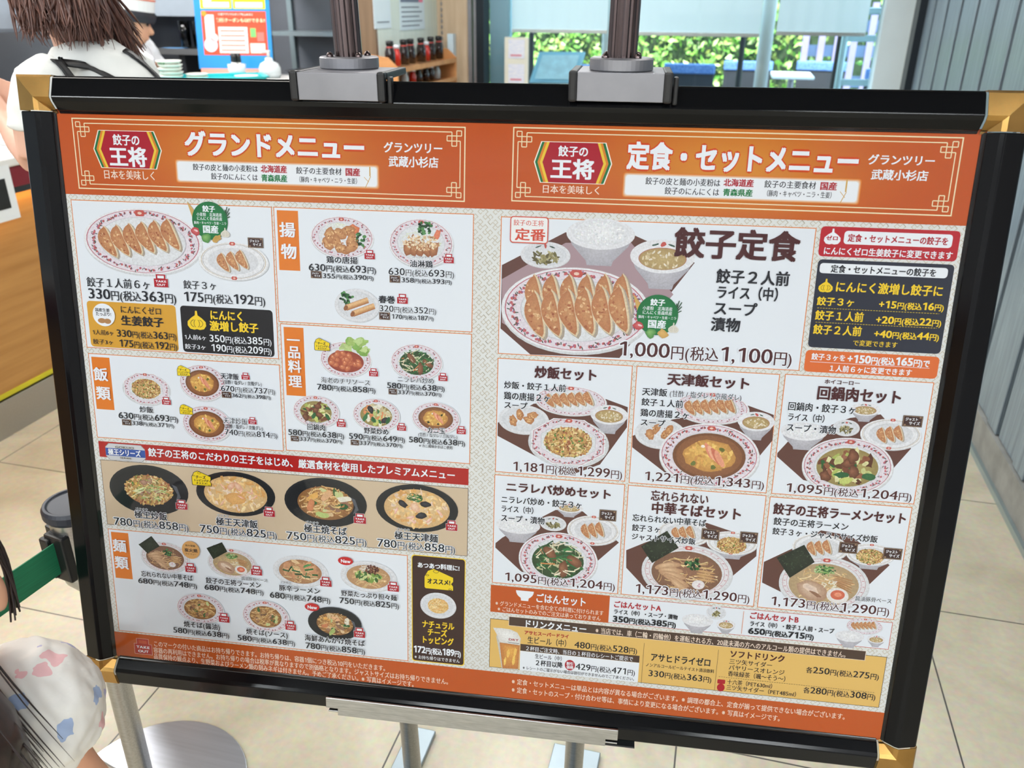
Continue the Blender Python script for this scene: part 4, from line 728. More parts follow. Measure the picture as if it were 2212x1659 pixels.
# ---- marks repeated over the sheet
def takeout(P_, x0, y0, x1, y1, big=False):
    w_, h_ = x1 - x0, y1 - y0; c = 'r' if not big else (178, 56, 46); hy = y0 + h_ * 0.34; ln = 'cr' if big else 'w'
    e = 0.35 if big else 0.3
    P_.rect(x0 + w_ * 0.16 - e, y0 - e, x1 - w_ * 0.16 + e, hy, ln); P_.rect(x0 - e, hy - e, x1 + e, y1 + e, ln); P_.rect(x0 + w_ * 0.16, y0, x1 - w_ * 0.16, hy, c); P_.rect(x0, hy, x1, y1, c); P_.rect(x0 + w_ * 0.27, y0 + h_ * 0.1, x1 - w_ * 0.27, hy - h_ * 0.03, ln if not big else (196, 84, 56))
    write(P_, 'TAKE', x0 + w_ * 0.13, hy + h_ * 0.2, x1 - w_ * 0.13, h_ * 0.2, 'w', 3); write(P_, 'OUT', x0 + w_ * 0.2, hy + h_ * 0.47, x1 - w_ * 0.2, h_ * 0.2, 'w', 3)
def justsize(P_, x0, y0, x1, y1):
    w_, h_ = x1 - x0, y1 - y0; P_.rect(x0, y0, x1, y1, (64, 42, 38)); P_.frame(x0 + w_ * 0.03, y0 + h_ * 0.05, x1 - w_ * 0.03, y1 - h_ * 0.05, max(0.15, w_ * 0.012), (206, 176, 140)); P_.rect(x1 - w_ * 0.18, y0 + h_ * 0.1, x1 - w_ * 0.08, y0 + h_ * 0.22, (150, 118, 92)); P_.rect(x0 + w_ * 0.08, y1 - h_ * 0.22, x0 + w_ * 0.18, y1 - h_ * 0.1, (150, 118, 92))
    write(P_, 'ジャスト', x0 + w_ * 0.13, y0 + h_ * 0.33, x0 + w_ * 0.76, h_ * 0.29, 'w', 2); write(P_, 'サイズ', x0 + w_ * 0.33, y0 + h_ * 0.68, x0 + w_ * 0.87, h_ * 0.29, 'w', 2)
def cheesetag(P_, x0, y0, x1, y1, big=False):
    w_, h_ = x1 - x0, y1 - y0; pts = [(0, 0.42), (0.12, 0.12), (0.32, 0.0), (1, 0.36), (1, 0.56), (0.93, 0.68), (1, 0.8), (1, 1), (0.04, 1), (0, 0.94)]
    if not big: P_.poly([(x0 + w_ * (0.5 + (x - 0.5) * 1.06), y0 + h_ * (0.5 + (y - 0.5) * 1.06)) for x, y in pts], 'k')
    P_.poly([(x0 + w_ * x, y0 + h_ * y) for x, y in pts], (238, 208, 36))
    for x, y, r in ((0.4, 0.12, 0.1), (0.1, 0.34, 0.06), (0.9, 0.96, 0.06)): P_.ell(x0 + w_ * x, y0 + h_ * y, w_ * r, h_ * r * 0.8, 'k', n_=14); P_.ell(x0 + w_ * x, y0 + h_ * y, w_ * (r - 0.015), h_ * (r * 0.8 - 0.018), (232, 200, 30), n_=14)
    if big: write(P_, 'オススメ!', x0 + w_ * 0.1, y0 + h_ * 0.62, x0 + w_ * 0.9, h_ * 0.28, 'k', 4)
    else:
        write(P_, 'チーズ', x0 + w_ * 0.2, y0 + h_ * 0.42, x0 + w_ * 0.74, h_ * 0.24, 'k', 3); write(P_, 'トッピングが', x0 + w_ * 0.08, y0 + h_ * 0.66, x0 + w_ * 0.88, h_ * 0.17, 'k', 3); write(P_, 'オススメ!', x0 + w_ * 0.2, y0 + h_ * 0.86, x0 + w_ * 0.8, h_ * 0.17, 'k', 3)
def garlic(P_, x, y, r, c):
    body = [(0.0, -1.0), (0.1, -0.98), (0.14, -0.55), (0.55, -0.28), (0.95, 0.1), (0.98, 0.5), (0.72, 0.84), (0.3, 0.93), (0, 0.86), (-0.3, 0.93), (-0.72, 0.84), (-0.98, 0.5), (-0.95, 0.1), (-0.55, -0.28), (-0.14, -0.55), (-0.1, -0.98)]
    P_.poly([(x + r * a, y + r * b_) for a, b_ in body], c); d = 'blk' if c == 'y' else (186, 178, 160)
    if c == 'w': return
    for s in (-1, 1):
        for k in (0.3, 0.66):
            pts = [(x + s * r * k * math.cos(t) * 1.0, y + r * 0.28 + r * 0.42 * math.sin(t)) for t in (-1.1, -0.6, 0, 0.6, 1.1)]
            for i in range(4): P_.line(*pts[i], *pts[i + 1], r * 0.05, d); P_.z -= P_.dz
            P_.z += P_.dz
def badge(P_, x, y, r):
    for i in range(9): a = -0.5 + i * 0.11; P_.line(x + r * 0.82, y - r * 0.1, x + r * (1.0 + 0.14 * math.sin(i * 2)), y - r * (0.75 - i * 0.07), r * 0.045, (36, 74, 44))
    for i in range(8): P_.line(x - r * 0.86, y + r * 0.2, x - r * (1.2 - 0.05 * i), y - r * (0.95 - 0.06 * i), r * 0.04, (206, 166, 96))
    P_.ell(x, y, r, r, (28, 124, 68), (22, 108, 58)); write(P_, '餃子', x - r * 0.36, y - r * 0.62, x + r * 0.32, r * 0.32, 'w', 3); write(P_, '小麦粉　北海道産', x - r * 0.72, y - r * 0.32, x + r * 0.7, r * 0.19, 'w', 1); write(P_, 'にんにく青森県産', x - r * 0.72, y - r * 0.11, x + r * 0.7, r * 0.19, 'w', 1); write(P_, '豚肉・キャベツ・生姜・ニラ', x - r * 0.9, y + r * 0.12, x + r * 0.92, r * 0.15, 'w', 1); write(P_, '国産', x - r * 0.42, y + r * 0.45, x + r * 0.44, r * 0.4, 'w', 3)
    blob(P_, x - r * 0.86, y + r * 0.58, r * 0.27, r * 0.2, (176, 60, 66), (214, 110, 110), rot=0.3); blob(P_, x - r * 0.8, y + r * 0.55, r * 0.12, r * 0.05, (240, 206, 206), rot=0.3); blob(P_, x - r * 0.28, y + r * 0.92, r * 0.26, r * 0.24, (70, 132, 66), (140, 186, 110)); blob(P_, x + r * 0.32, y + r * 0.9, r * 0.26, r * 0.17, (200, 158, 88), rough=0.4); garlic(P_, x + r * 0.82, y + r * 0.6, r * 0.26, 'gar')
def knot(P_, x, y, sx, sy, u, w_, c):
    X = lambda a: x + sx * a * u; Y = lambda a: y + sy * a * u
    for a in (((0, 0), (1, 0)), ((0, 0), (0, 1)), ((0, 1), (3, 1)), ((1, 0), (1, 3)), ((0.25, 2), (3, 2)), ((2, 0.25), (2, 3)), ((3, 1), (3, 2)), ((1, 3), (2, 3))): P_.line(X(a[0][0]), Y(a[0][1]), X(a[1][0]), Y(a[1][1]), w_, c); P_.z -= P_.dz
    P_.z += P_.dz
def orn_frame(P_, x0, y0, x1, y1):
    c = (240, 224, 182); P_.frame(x0, y0, x1, y1, 1.5, c); d = 5.2; u = 6.3; w_ = 1.2
    for x, y, sx, sy in ((x0 + d, y0 + d, 1, 1), (x1 - d, y0 + d, -1, 1), (x0 + d, y1 - d, 1, -1), (x1 - d, y1 - d, -1, -1)): knot(P_, x, y, sx, sy, u, w_, c)
    i = d + 0.25 * u
    for a in ((x0 + d + 2 * u, y0 + i, x1 - d - 2 * u, y0 + i), (x0 + d + 2 * u, y1 - i, x1 - d - 2 * u, y1 - i), (x0 + i, y0 + d + 2 * u, x0 + i, y1 - d - 2 * u), (x1 - i, y0 + d + 2 * u, x1 - i, y1 - d - 2 * u)): P_.line(*a, w_, c); P_.z -= P_.dz
BOARD = [
 ('header_band', 'orange printed band with white menu titles and a hexagon logo', [
  ('r',-5.2,-4.4,1191.8,109.3,'hdr',None,1.0,0),('f',23.7,7.9,567.3,101.6),('f',628.4,6.6,1167.4,98.7),('h',101.3,47.8,48.3,24.1,39.4),('h',705.7,48.6,48.2,24.7,39.8),
  ('t','餃子の',82.0,35.2,120.2,13.9,'w',2,0),('t','王将',75.0,57.3,127.8,24.9,'w',3,0),('t','日本を美味しく',62.8,81.1,140.1,12.1,'cr',1,0),('t','餃子の',687.3,34.6,724.5,12.6,'w',2,0),
  ('t','王将',678.8,56.3,732.3,23.8,'w',3,0),('t','日本を美味しく',667.7,81.7,743.3,10.5,'cr',1,0),('t','グランドメニュー',185.6,37.4,433.7,31.2,'w',4,'o'),
  ('t','グランツリー',459.7,35.5,537.5,13.0,'w',2,0),('t','武蔵小杉店',466.3,53.1,531.8,13.1,'w',2,0),('t','定食・セットメニュー',774.5,37.8,1051.7,31.9,'w',4,'o'),
  ('t','グランツリー',1062.3,34.7,1138.8,11.8,'w',2,0),('t','武蔵小杉店',1068.4,52.2,1133.1,11.9,'w',2,0),('r',170.7,60.0,450.9,87.1,'soft',None,0,3),
  ('r',772.0,60.0,1056.0,86.7,'soft',None,0,3),('g',183.9,75.9,8.0,'gar'),('g',787.6,74.8,7.9,'gar'),('t','餃子の皮と麺の小麦粉は',194.4,67.7,285.9,8.7,'k',1,0),
  ('t','北海道産',290.7,67.4,326.4,9.3,'r',3,0),('t','餃子のにんにくは',219.6,79.1,285.2,8.7,'k',1,0),('t','青森県産',290.6,79.2,326.4,9.0,'g',3,0),
  ('t','餃子の主要食材',339.7,68.1,401.7,8.9,'k',1,0),('t','国産',407.3,68.1,426.9,9.7,'r',3,0),('t','（豚肉・キャベツ・ニラ・生姜）',339.8,79.5,426.3,7.5,'k',1,0),
  ('t','餃子の皮と麺の小麦粉は',798.4,67.8,890.1,8.9,'k',1,0),('t','北海道産',894.6,66.9,930.5,8.8,'r',3,0),('t','餃子のにんにくは',823.0,79.1,889.7,8.9,'k',1,0),
  ('t','青森県産',894.7,78.7,930.3,8.5,'g',3,0),('t','餃子の主要食材',943.8,67.2,1004.8,8.8,'k',1,0),('t','国産',1010.2,67.5,1029.6,9.4,'r',3,0),
  ('t','（豚肉・キャベツ・ニラ・生姜）',944.2,78.2,1028.3,7.5,'k',1,0),('l',433.6,88.2,441.4,72.9,0.9,'wh',0),('l',441.4,72.9,439.4,60.7,1.6,'wh',0),('l',438.5,80.1,432.4,74.1,0.7,'wh',0),
  ('l',1036.0,87.0,1041.7,73.9,0.9,'wh',0),('l',1041.7,73.9,1039.8,59.2,1.8,'wh',0),('l',1040.6,80.7,1034.3,73.5,0.7,'wh',0),
 ], [
 ]),
 ('dumpling_panel', 'white panel of pan-fried dumplings with a gold and a black price box', [
  ('r',10.0,117.2,302.2,327.2,'P','o',1.0,0),('b',213.7,138.4,25.7),('j',266.7,158.8,288.6,172.5),('t','餃子１人前６ヶ',21.9,230.8,118.3,13.7,'k',1,0),
  ('k',124.2,215.2,145.3,233.3),('p','330円(税込363円)',22.0,247.2,155.0,14.6,'k',1,0),('t','餃子３ヶ',168.3,227.8,217.4,12.1,'k',1,0),
  ('p','175円(税込192円)',166.9,244.7,286.9,13.6,'k',1,0),('r',16.8,258.4,152.7,325.7,'gold',None,0,5),('e',42.6,277.6,17.1,16.6,'w'),('t','国産生姜',30.1,270.5,52.3,5.0,'k',2,0),
  ('t','たっぷり!',30.4,276.3,54.0,5.6,'k',2,0),('e',38.9,286.2,6.3,3.7,'gin'),('e',47.5,286.6,5.5,3.8,'gin'),('t','にんにくゼロ',69.0,268.1,131.4,11.0,'k',1,0),
  ('t','生姜餃子',68.9,284.0,133.0,14.0,'k',2,0),('t','1人前6ヶ',22.1,303.7,55.5,7.5,'k',1,0),('p','330円(税込363円)',59.7,303.0,151.2,10.4,'k',1,0),
  ('t','餃子3ヶ',21.7,317.5,53.5,7.5,'k',1,0),('p','175円(税込192円)',62.0,317.7,151.1,10.5,'k',1,0),('r',159.5,258.2,296.7,325.3,'blk',None,0,5),('g',183.8,278.6,14.2,'y'),
  ('t','にんにく',204.8,269.0,254.8,13.7,'y',3,0),('t','激増し餃子',203.7,284.7,274.7,13.8,'y',3,0),('t','1人前6ヶ',163.7,302.8,197.1,7.4,'w',1,0),
  ('p','350円(税込385円)',201.3,302.7,293.4,10.3,'w',1,0),('t','餃子3ヶ',163.7,316.6,195.4,7.4,'w',1,0),('p','190円(税込209円)',202.9,316.3,293.0,10.3,'w',1,0),
 ], [
  ('gyoza6', 'printed picture of six fried dumplings on a large flowered oval plate', 111.2, 171.1, 88.1, 45.6),
  ('gyoza3', 'printed picture of three fried dumplings on a small oval plate', 243.9, 192.3, 50.7, 26.0),
 ]),
 ('fried_food_panel', 'white panel of fried chicken and spring rolls', [
  ('r',305.5,117.0,579.1,273.6,'P','o',1.0,0),('r',309.6,120.9,339.5,201.5,'o',None,1.0,0),('t','揚',313.9,146.4,334.6,19.5,'w',2,0),('t','物',314.7,175.5,335.5,19.8,'w',2,0),
  ('t','鶏の唐揚',378.2,183.9,421.2,9.3,'k',2,'w'),('p','630円(税込693円)',352.5,195.2,446.7,9.6,'k',1,0),('j',354.9,200.4,370.2,210.2),
  ('p','355円(税込390円)',371.8,206.2,443.3,6.6,'k',1,0),('k',431.2,168.8,445.7,181.1),('t','ユーリンチー',497.1,175.3,521.6,3.3,'k',1,'w'),
  ('t','油淋鶏',494.1,184.4,524.9,9.1,'k',2,'w'),('p','630円(税込693円)',464.4,195.9,554.1,9.5,'k',1,'w'),('j',465.6,201.4,480.1,211.1),
  ('p','358円(税込393円)',482.1,206.8,551.1,6.5,'k',1,0),('k',539.9,169.4,553.7,181.8),('t','春巻',450.3,234.8,472.4,10.0,'k',2,0),('k',475.8,226.0,490.7,239.3),
  ('p','320円(税込352円)',451.1,247.0,529.9,8.6,'k',1,'w'),('j',450.4,252.6,465.6,262.7),('p','170円(税込187円)',467.9,257.5,526.6,6.3,'k',1,0),
 ], [
  ('karaage', 'printed picture of fried chicken with parsley and tomato', 399.9, 153.6, 44.1, 27.7),
  ('yurinchi', 'printed picture of sliced chicken under chopped leek sauce', 509.0, 157.1, 43.9, 32.1),
  ('harumaki', 'printed picture of two spring rolls with parsley', 419.0, 244.7, 31.5, 22.8),
 ]),
 ('rice_panel', 'white panel of fried rice and omelette rice dishes', [
  ('r',10.9,336.5,302.9,465.4,'P','o',1.0,0),('r',14.8,341.1,43.3,420.9,'o',None,1.0,0),('t','飯',18.0,366.5,38.5,19.7,'w',2,0),('t','類',18.8,395.2,39.5,19.9,'w',2,0),
  ('c',148.6,345.6,167.9,360.6),('c',147.7,404.2,167.2,418.9),('t','炒飯',84.5,416.1,105.5,9.7,'k',1,0),('p','630円(税込693円)',49.9,427.4,143.3,9.8,'k',1,0),
  ('j',54.4,433.5,68.8,442.6),('p','338円(税込371円)',70.3,438.2,136.3,6.5,'k',1,0),('k',120.8,394.5,134.5,406.4),('t','天津飯',214.5,357.3,241.3,9.3,'k',1,0),
  ('k',246.1,350.3,258.3,360.4),('t','(甘酢 / 塩ダレ / 京風ダレ)',217.8,365.9,275.8,6.2,'k',1,0),('p','670円(税込737円)',213.9,375.5,295.1,8.3,'k',1,'w'),('j',214.5,380.5,228.6,389.6),
  ('p','362円(税込398円)',229.8,385.0,288.4,5.8,'k',1,0),('t','天津炒飯',214.2,424.1,250.7,9.6,'k',1,'w'),('k',252.6,416.4,264.9,426.9),
  ('t','(甘酢 / 塩ダレ / 京風ダレ)',216.0,432.6,273.7,6.4,'k',1,0),('p','740円(税込814円)',215.4,441.6,295.3,8.6,'k',1,'w'),
 ], [
  ('chahan', 'printed picture of fried rice on an eight-sided plate', 96.8, 384.5, 37.5, 25.0),
  ('tenshin', 'printed picture of crab omelette over rice in brown sauce', 185.2, 369.8, 35.1, 27.0),
  ('tenshin', 'printed picture of crab omelette over fried rice', 187.7, 431.7, 37.7, 27.5),
 ]),
 ('side_dish_panel', 'white panel of five stir-fried side dishes', [
  ('r',307.4,276.7,578.7,463.7,'P','o',1.0,0),('r',311.7,280.8,340.7,380.2,'o',None,1.0,0),('t','一',317.5,298.5,335.3,17.5,'w',2,0),('t','品',317.8,315.7,335.7,17.6,'w',2,0),
  ('t','料',317.8,336.4,335.8,17.8,'w',2,0),('t','理',317.5,358.0,335.6,17.9,'w',2,0),('c',357.2,293.7,378.6,310.7),('t','海老のチリソース',364.8,353.4,436.3,8.4,'k',1,'w'),
  ('p','780円(税込858円)',358.7,363.8,443.6,8.4,'k',1,0),('k',434.9,332.2,447.8,343.6),('t','ニラレバ炒め',475.6,345.1,527.7,8.6,'k',1,'w'),
  ('p','580円(税込638円)',460.6,355.0,542.5,8.3,'k',1,0),('j',462.6,360.0,474.5,368.1),('p','337円(税込370円)',476.0,363.9,538.0,5.9,'k',1,0),('k',533.8,332.7,546.4,344.1),
  ('t','ホイコーロー',344.7,417.5,364.0,3.1,'k',1,'w'),('t','回鍋肉',341.7,424.5,368.6,9.1,'k',2,'w'),('p','580円(税込638円)',312.8,434.4,396.1,8.7,'k',1,0),
  ('j',316.1,439.9,328.3,448.1),('p','337円(税込370円)',329.6,443.6,393.1,6.2,'k',1,0),('k',385.9,409.5,399.2,421.2),('t','野菜炒め',426.2,423.9,462.0,9.0,'k',2,'w'),
  ('p','590円(税込649円)',403.6,433.8,485.5,8.6,'k',1,0),('j',405.9,439.4,417.9,447.5),('p','337円(税込370円)',419.1,443.0,481.8,6.2,'k',1,0),('k',474.4,409.2,487.4,420.5),
  ('t','カニ玉',518.0,416.9,543.4,8.9,'k',2,'w'),('t','(甘酢 / 塩ダレ / 京風ダレ)',504.9,424.2,561.3,5.8,'k',1,'w'),('p','580円(税込638円)',491.6,432.6,572.3,8.6,'k',1,0),
  ('t','※カニ風味かまぼこ使用',506.3,440.8,554.3,5.0,'k',1,0),('k',560.2,407.8,573.2,419.4),
 ], [
  ('ebichili', 'printed picture of prawns in red chilli sauce with lettuce', 400.8, 322.4, 37.3, 25.3),
  ('nira', 'printed picture of liver stir-fried with green chives', 502.4, 320.1, 36.7, 25.6),
  ('hoikoro', 'printed picture of pork stir-fried with cabbage', 355.1, 401.2, 34.5, 23.8),
  ('yasai', 'printed picture of mixed vegetables stir-fried', 443.9, 400.2, 34.3, 23.9),
  ('kanitama', 'printed picture of a crab omelette in clear brown sauce', 530.0, 398.9, 34.1, 23.1),
 ]),
 ('premium_panel', 'beige panel under a red band with four dishes in black bowls', [
  ('r',11.7,501.4,577.2,607.4,'bei','dk',0.7,0),('r',11.4,471.5,577.4,496.5,'band',None,1.0,0),('m',21.7,486.9,85.7,13.4),('t','GOKUO',39.1,478.3,68.8,4.9,'dg',1,0),
  ('t','極王シリーズ',27.2,486.7,78.9,9.9,'w',3,0),('t','SERIES',45.1,495.1,62.9,3.5,'dg',1,0),('t','餃子の王将のこだわりの王子をはじめ、厳選食材を使用したプレミアムメニュー',92.1,482.6,558.3,13.3,'w',2,0),
  ('c',158.2,507.1,187.4,529.2),('t','ゴクオウ',62.0,576.6,82.2,4.7,'k',1,'w'),('t','ゴクオウ',193.4,575.9,212.4,4.6,'k',1,'w'),('t','ゴクオウ',332.7,574.7,353.3,4.8,'k',1,'w'),
  ('t','ゴクオウ',471.3,573.4,491.8,4.7,'k',1,'w'),('t','極王炒飯',60.1,585.5,112.1,12.5,'k',2,'w'),('p','780円(税込858円)',24.1,600.0,145.8,12.6,'k',1,'w'),
  ('k',128.4,555.8,147.1,571.2),('t','極王天津飯',192.1,585.4,257.1,12.8,'k',2,'w'),('p','750円(税込825円)',164.6,599.7,286.8,12.5,'k',1,'w'),('k',267.9,555.3,285.3,570.8),
  ('t','極王焼そば',330.7,584.4,395.5,12.8,'k',2,'w'),('p','750円(税込825円)',302.2,598.4,425.7,12.4,'k',1,'w'),('k',407.3,553.7,425.7,569.5),
  ('t','極王天津麺',469.3,583.1,533.4,12.6,'k',2,'w'),('p','780円(税込858円)',442.5,597.5,559.3,12.7,'k',1,'w'),('k',545.4,552.4,562.4,568.3),
 ], [
  ('kchahan', 'printed picture of fried rice in a black bowl', 85.8, 544.6, 63.8, 40.5),
  ('ktenshin', 'printed picture of egg sauce rice in a black bowl', 224.8, 539.4, 62.2, 35.6),
  ('kyaki', 'printed picture of stir-fried noodles in a black bowl', 364.2, 541.1, 63.1, 38.8),
  ('kmen', 'printed picture of egg soup noodles in a black bowl', 502.1, 538.2, 61.1, 37.0),
 ]),
 ('noodle_panel', 'white panel of seven noodle dishes', [
  ('r',11.9,615.2,487.3,792.3,'P','o',1.0,0),('r',16.0,619.6,44.7,698.5,'o',None,1.0,0),('t','麺',20.0,640.6,40.4,20.8,'w',2,0),('t','類',20.3,669.5,40.9,21.1,'w',2,0),
  ('e',147.6,636.9,14.4,14.8,'gold2'),('t','炭火焼',137.8,637.3,158.4,6.0,'k',2,0),('t','旨み凝縮',139.5,629.4,155.3,3.3,'k',1,0),('t','チャーシュー',138.8,643.5,156.0,3.3,'k',1,0),
  ('n',381.6,625.0,404.8,638.3),('n',326.5,707.9,349.7,721.0),('t','忘れられない中華そば',62.0,684.9,146.8,9.5,'k',2,'w'),('p','680円(税込748円)',55.8,697.3,152.7,9.3,'k',1,0),
  ('k',136.1,659.1,153.7,674.8),('t','醤油豚骨ベース',226.9,676.8,268.5,5.7,'k',1,'w'),('t','餃子の王将ラーメン',169.0,685.6,257.9,9.9,'k',2,'w'),
  ('p','680円(税込748円)',165.6,697.4,261.1,9.2,'k',1,0),('k',243.2,653.4,260.8,669.1),('t','ブタカラ',288.9,676.7,306.6,4.1,'k',1,'w'),
  ('t','豚辛ラーメン',287.4,686.3,351.8,9.9,'k',2,'w'),('p','680円(税込748円)',271.5,699.9,367.3,10.0,'k',1,0),('k',352.6,661.1,370.3,677.0),
  ('t','野菜たっぷり担々麺',385.4,685.1,471.3,9.4,'k',2,'w'),('p','750円(税込825円)',382.1,697.8,474.5,9.8,'k',1,0),('k',457.5,658.6,474.9,674.5),
  ('t','焼そば(醤油)',126.3,765.9,185.9,10.2,'k',2,'w'),('p','580円(税込638円)',107.3,778.7,200.3,9.5,'k',1,0),('k',185.4,740.0,202.7,756.1),
  ('t','焼そば(ソース)',229.6,767.7,296.9,10.1,'k',2,'w'),('p','580円(税込638円)',214.4,780.4,308.0,9.4,'k',1,0),('k',293.9,741.8,311.0,757.8),
  ('t','海鮮あんかけ焼そば',324.8,768.0,420.0,10.5,'k',2,'w'),('p','780円(税込858円)',325.4,781.7,420.2,10.2,'k',1,0),('k',403.5,741.8,421.1,758.4),
 ], [
  ('ramen1', 'printed picture of soy ramen with sliced pork and seaweed', 102.5, 654.7, 40.2, 26.0, [(60.5, 637.1), (83.1, 620.6), (95.4, 636.8), (73.8, 650.7)]),
  ('ramen2', 'printed picture of pork ramen with a boiled egg half and seaweed', 212.3, 654.3, 40.0, 25.0, [(172.2, 632.5), (197.9, 620.3), (205.7, 635.2), (182.0, 650.1)]),
  ('butakara', 'printed picture of spicy pork ramen with chives', 320.9, 656.5, 43.4, 25.7),
  ('tantan', 'printed picture of sesame noodles topped with minced meat', 427.4, 654.7, 43.3, 25.1),
  ('yaki', 'printed picture of soy fried noodles', 154.5, 737.5, 39.1, 26.0),
  ('yaki', 'printed picture of sauce fried noodles with greens', 262.1, 739.0, 38.1, 27.3),
  ('ankake', 'printed picture of seafood noodles on a black plate', 373.3, 739.2, 42.7, 27.9),
 ]),
 ('topping_panel', 'dark brown panel with a yellow cheese wedge and a plate of cheese', [
  ('r',494.2,613.3,574.4,790.5,'brn','y',1.2,4),('t','あつあつ料理に!',502.9,628.2,565.9,8.6,'w',3,0),('C',513.5,632.8,556.6,665.5),('t','ナチュラル',509.8,725.3,558.9,12.3,'y',3,0),
  ('t','チーズ',518.2,738.4,547.9,12.3,'y',3,0),('t','トッピング',508.5,752.0,558.1,12.4,'y',3,0),('p','172円(税込189円)',496.5,769.9,569.4,11.0,'w',3,0),
  ('t','※お持ち帰りはできません',497.9,783.2,568.1,6.4,'w',1,0),
 ], [
  ('cheese', 'printed picture of shredded cheese on a white plate', 534.1, 692.3, 27.2, 20.8),
 ]),
 ('footer_band', 'orange printed band with small white notes', [
  ('r',0,795.2,1189,841,'ftr',None,0,0),('K',35.8,803.4,65.5,831.1),('t','このマークの付いた商品はお持ち帰りできます。お持ち帰りは、容器1個につき税込10円をいただきます。',69.6,809.6,455.8,10.2,'cr',1,0),
  ('t','容器の再利用はできません。お持ち帰りの場合は税率が異なりますので別価格となります。ジャストサイズはお持ち帰りできません。',68.6,821.3,555.0,10.2,'cr',1,0),
  ('t','品質保持の観点より、生野菜およびラーメン類の刻みネギは付きません。予めご了承ください。※写真はイメージです。',67.9,832.5,500.8,10.3,'cr',1,0),
  ('t','※定食・セットメニューは単品とは内容が異なる場合がございます。※調理の都合上、定食が揃って提供できない場合がございます。',648.6,808.4,1138.0,10.0,'cr',1,0),
  ('t','※定食・セットのスープ・付け合わせ等は、事情により変更になる場合がございます。※写真はイメージです。',648.9,822.8,1048.5,10.1,'cr',1,0),
 ], [
 ]),
 ('dumpling_set_panel', 'large white panel of the dumpling set meal on a tray', [
  ('r',616.0,118.8,1011.4,301.1,'P','o',1.0,0),('q',[(618.1,181.4),(700.3,135.5),(788.3,135.8),(867.3,167.6),(779.5,298.0),(659.9,300.2),(618.3,266.6)],'tray'),
  ('q',[(618.6,200.0),(700.9,149.0),(785.2,145.6),(843.6,209.6),(793.6,276.1),(669.0,286.4),(620.0,258.5)],'tray2'),('b',825.0,237.3,26.8),('s',628.1,117.1,678.1,151.4),
  ('t','餃子の王将',632.7,125.3,671.7,7.5,'st',1,0),('t','定番',635.4,140.2,673.8,15.1,'st',2,0),('t','餃子定食',841.4,142.6,992.4,36.2,'b',3,0),
  ('t','餃子２人前',896.3,183.0,985.9,17.7,'k',2,0),('t','ライス（中）',897.8,203.4,983.2,16.7,'k',2,0),('t','スープ',896.2,224.4,949.4,17.5,'k',2,0),
  ('t','漬物',895.1,245.5,930.9,17.7,'k',2,0),('p','1,000円(税込1,100円)',777.8,284.2,1000.3,19.5,'b',1,'w'),
 ], [
  ('pickle', 'printed picture of pickles in a small white bowl', 675.0, 165.4, 32.5, 17.0),
  ('rice', 'printed picture of a heaped bowl of white rice', 745.6, 146.4, 44.0, 30.2),
  ('soup', 'printed picture of clear soup in a white bowl', 826.2, 171.6, 41.2, 31.8),
  ('gyoza12', 'printed picture of twelve fried dumplings on a flowered oval plate', 717.2, 237.1, 98.4, 56.8),
 ]),
 ('garlic_free_note', 'red rounded note with white text about garlic-free dumplings', [
  ('r',1017.5,115.8,1181.4,152.8,'red',None,0,5),('g',1032.3,128.4,10.1,'w'),('t','ゼロ',1024.8,130.0,1039.1,5.5,'r',3,0),('r',1046.0,120.4,1173.2,136.7,'w',None,0,4),
  ('t','定食・セットメニューの餃子を',1050.9,128.8,1168.5,9.3,'r',2,0),('t','にんにくゼロ生姜餃子に変更できます',1023.5,145.7,1175.9,9.4,'w',2,0),
 ], [
 ]),
 ('garlic_extra_note', 'dark navy rounded note with yellow text about extra garlic', [
  ('r',1018.7,156.6,1180.6,269.3,'nvy',None,0,5),('r',1021.5,161.1,1173.9,173.8,'w',None,0,4),('t','定食・セットメニューの餃子を',1035.4,167.6,1160.6,9.5,'k',2,0),
  ('g',1031.6,189.5,8.9,'y'),('t','にんにく激増し餃子に',1043.5,189.9,1171.8,13.3,'y',2,0),('t','餃子３ヶ',1023.5,209.1,1069.0,10.7,'y',2,0),
  ('p','+15円(税込16円)',1098.8,209.5,1175.6,8.9,'y',2,0),('l',1024.5,217.7,1171.4,218.3,0.5,'y',3),('t','餃子１人前',1023.5,227.2,1081.9,12.1,'y',2,0),
  ('p','+20円(税込22円)',1097.9,229.2,1175.6,9.0,'y',2,0),('l',1024.6,236.4,1171.4,236.3,0.5,'y',3),('t','餃子２人前',1023.3,245.5,1081.9,12.2,'y',2,0),
  ('p','+40円(税込44円)',1097.9,247.3,1175.6,9.0,'y',2,0),('t','で変更できます',1073.5,260.5,1127.7,7.6,'y',1,0),
 ], [
 ]),
 ('upsize_note', 'orange rounded note about changing three dumplings to six', [
  ('r',1017.3,273.0,1181.1,301.8,'o2',None,0,5),('t','餃子３ヶを',1025.2,281.2,1067.0,8.5,'w',2,0),('p','+150円(税込165円)で',1070.0,281.5,1169.8,10.0,'w',3,0),
  ('l',1023.9,288.3,1170.5,288.3,0.5,'w',0),('t','１人前６ヶに変更できます',1047.5,295.4,1150.1,8.5,'w',2,0),
 ], [
 ]),
 ('fried_rice_set_panel', 'white panel of the fried rice set meal', [
  ('r',615.9,307.9,797.3,472.5,'P','o',1.0,0),('q',[(617.6,400.0),(666.9,369.1),(765.0,356.1),(794.8,365.4),(795.5,394.0),(762.0,450.5),(722.5,469.3),(617.7,419.2)],'tray'),
  ('t','炒飯セット',667.4,323.5,751.7,16.2,'b',3,0),('t','炒飯・餃子１人前',625.8,344.1,710.0,10.0,'k',2,'w'),('t','鶏の唐揚２ヶ',625.9,359.5,689.8,10.8,'k',2,'w'),
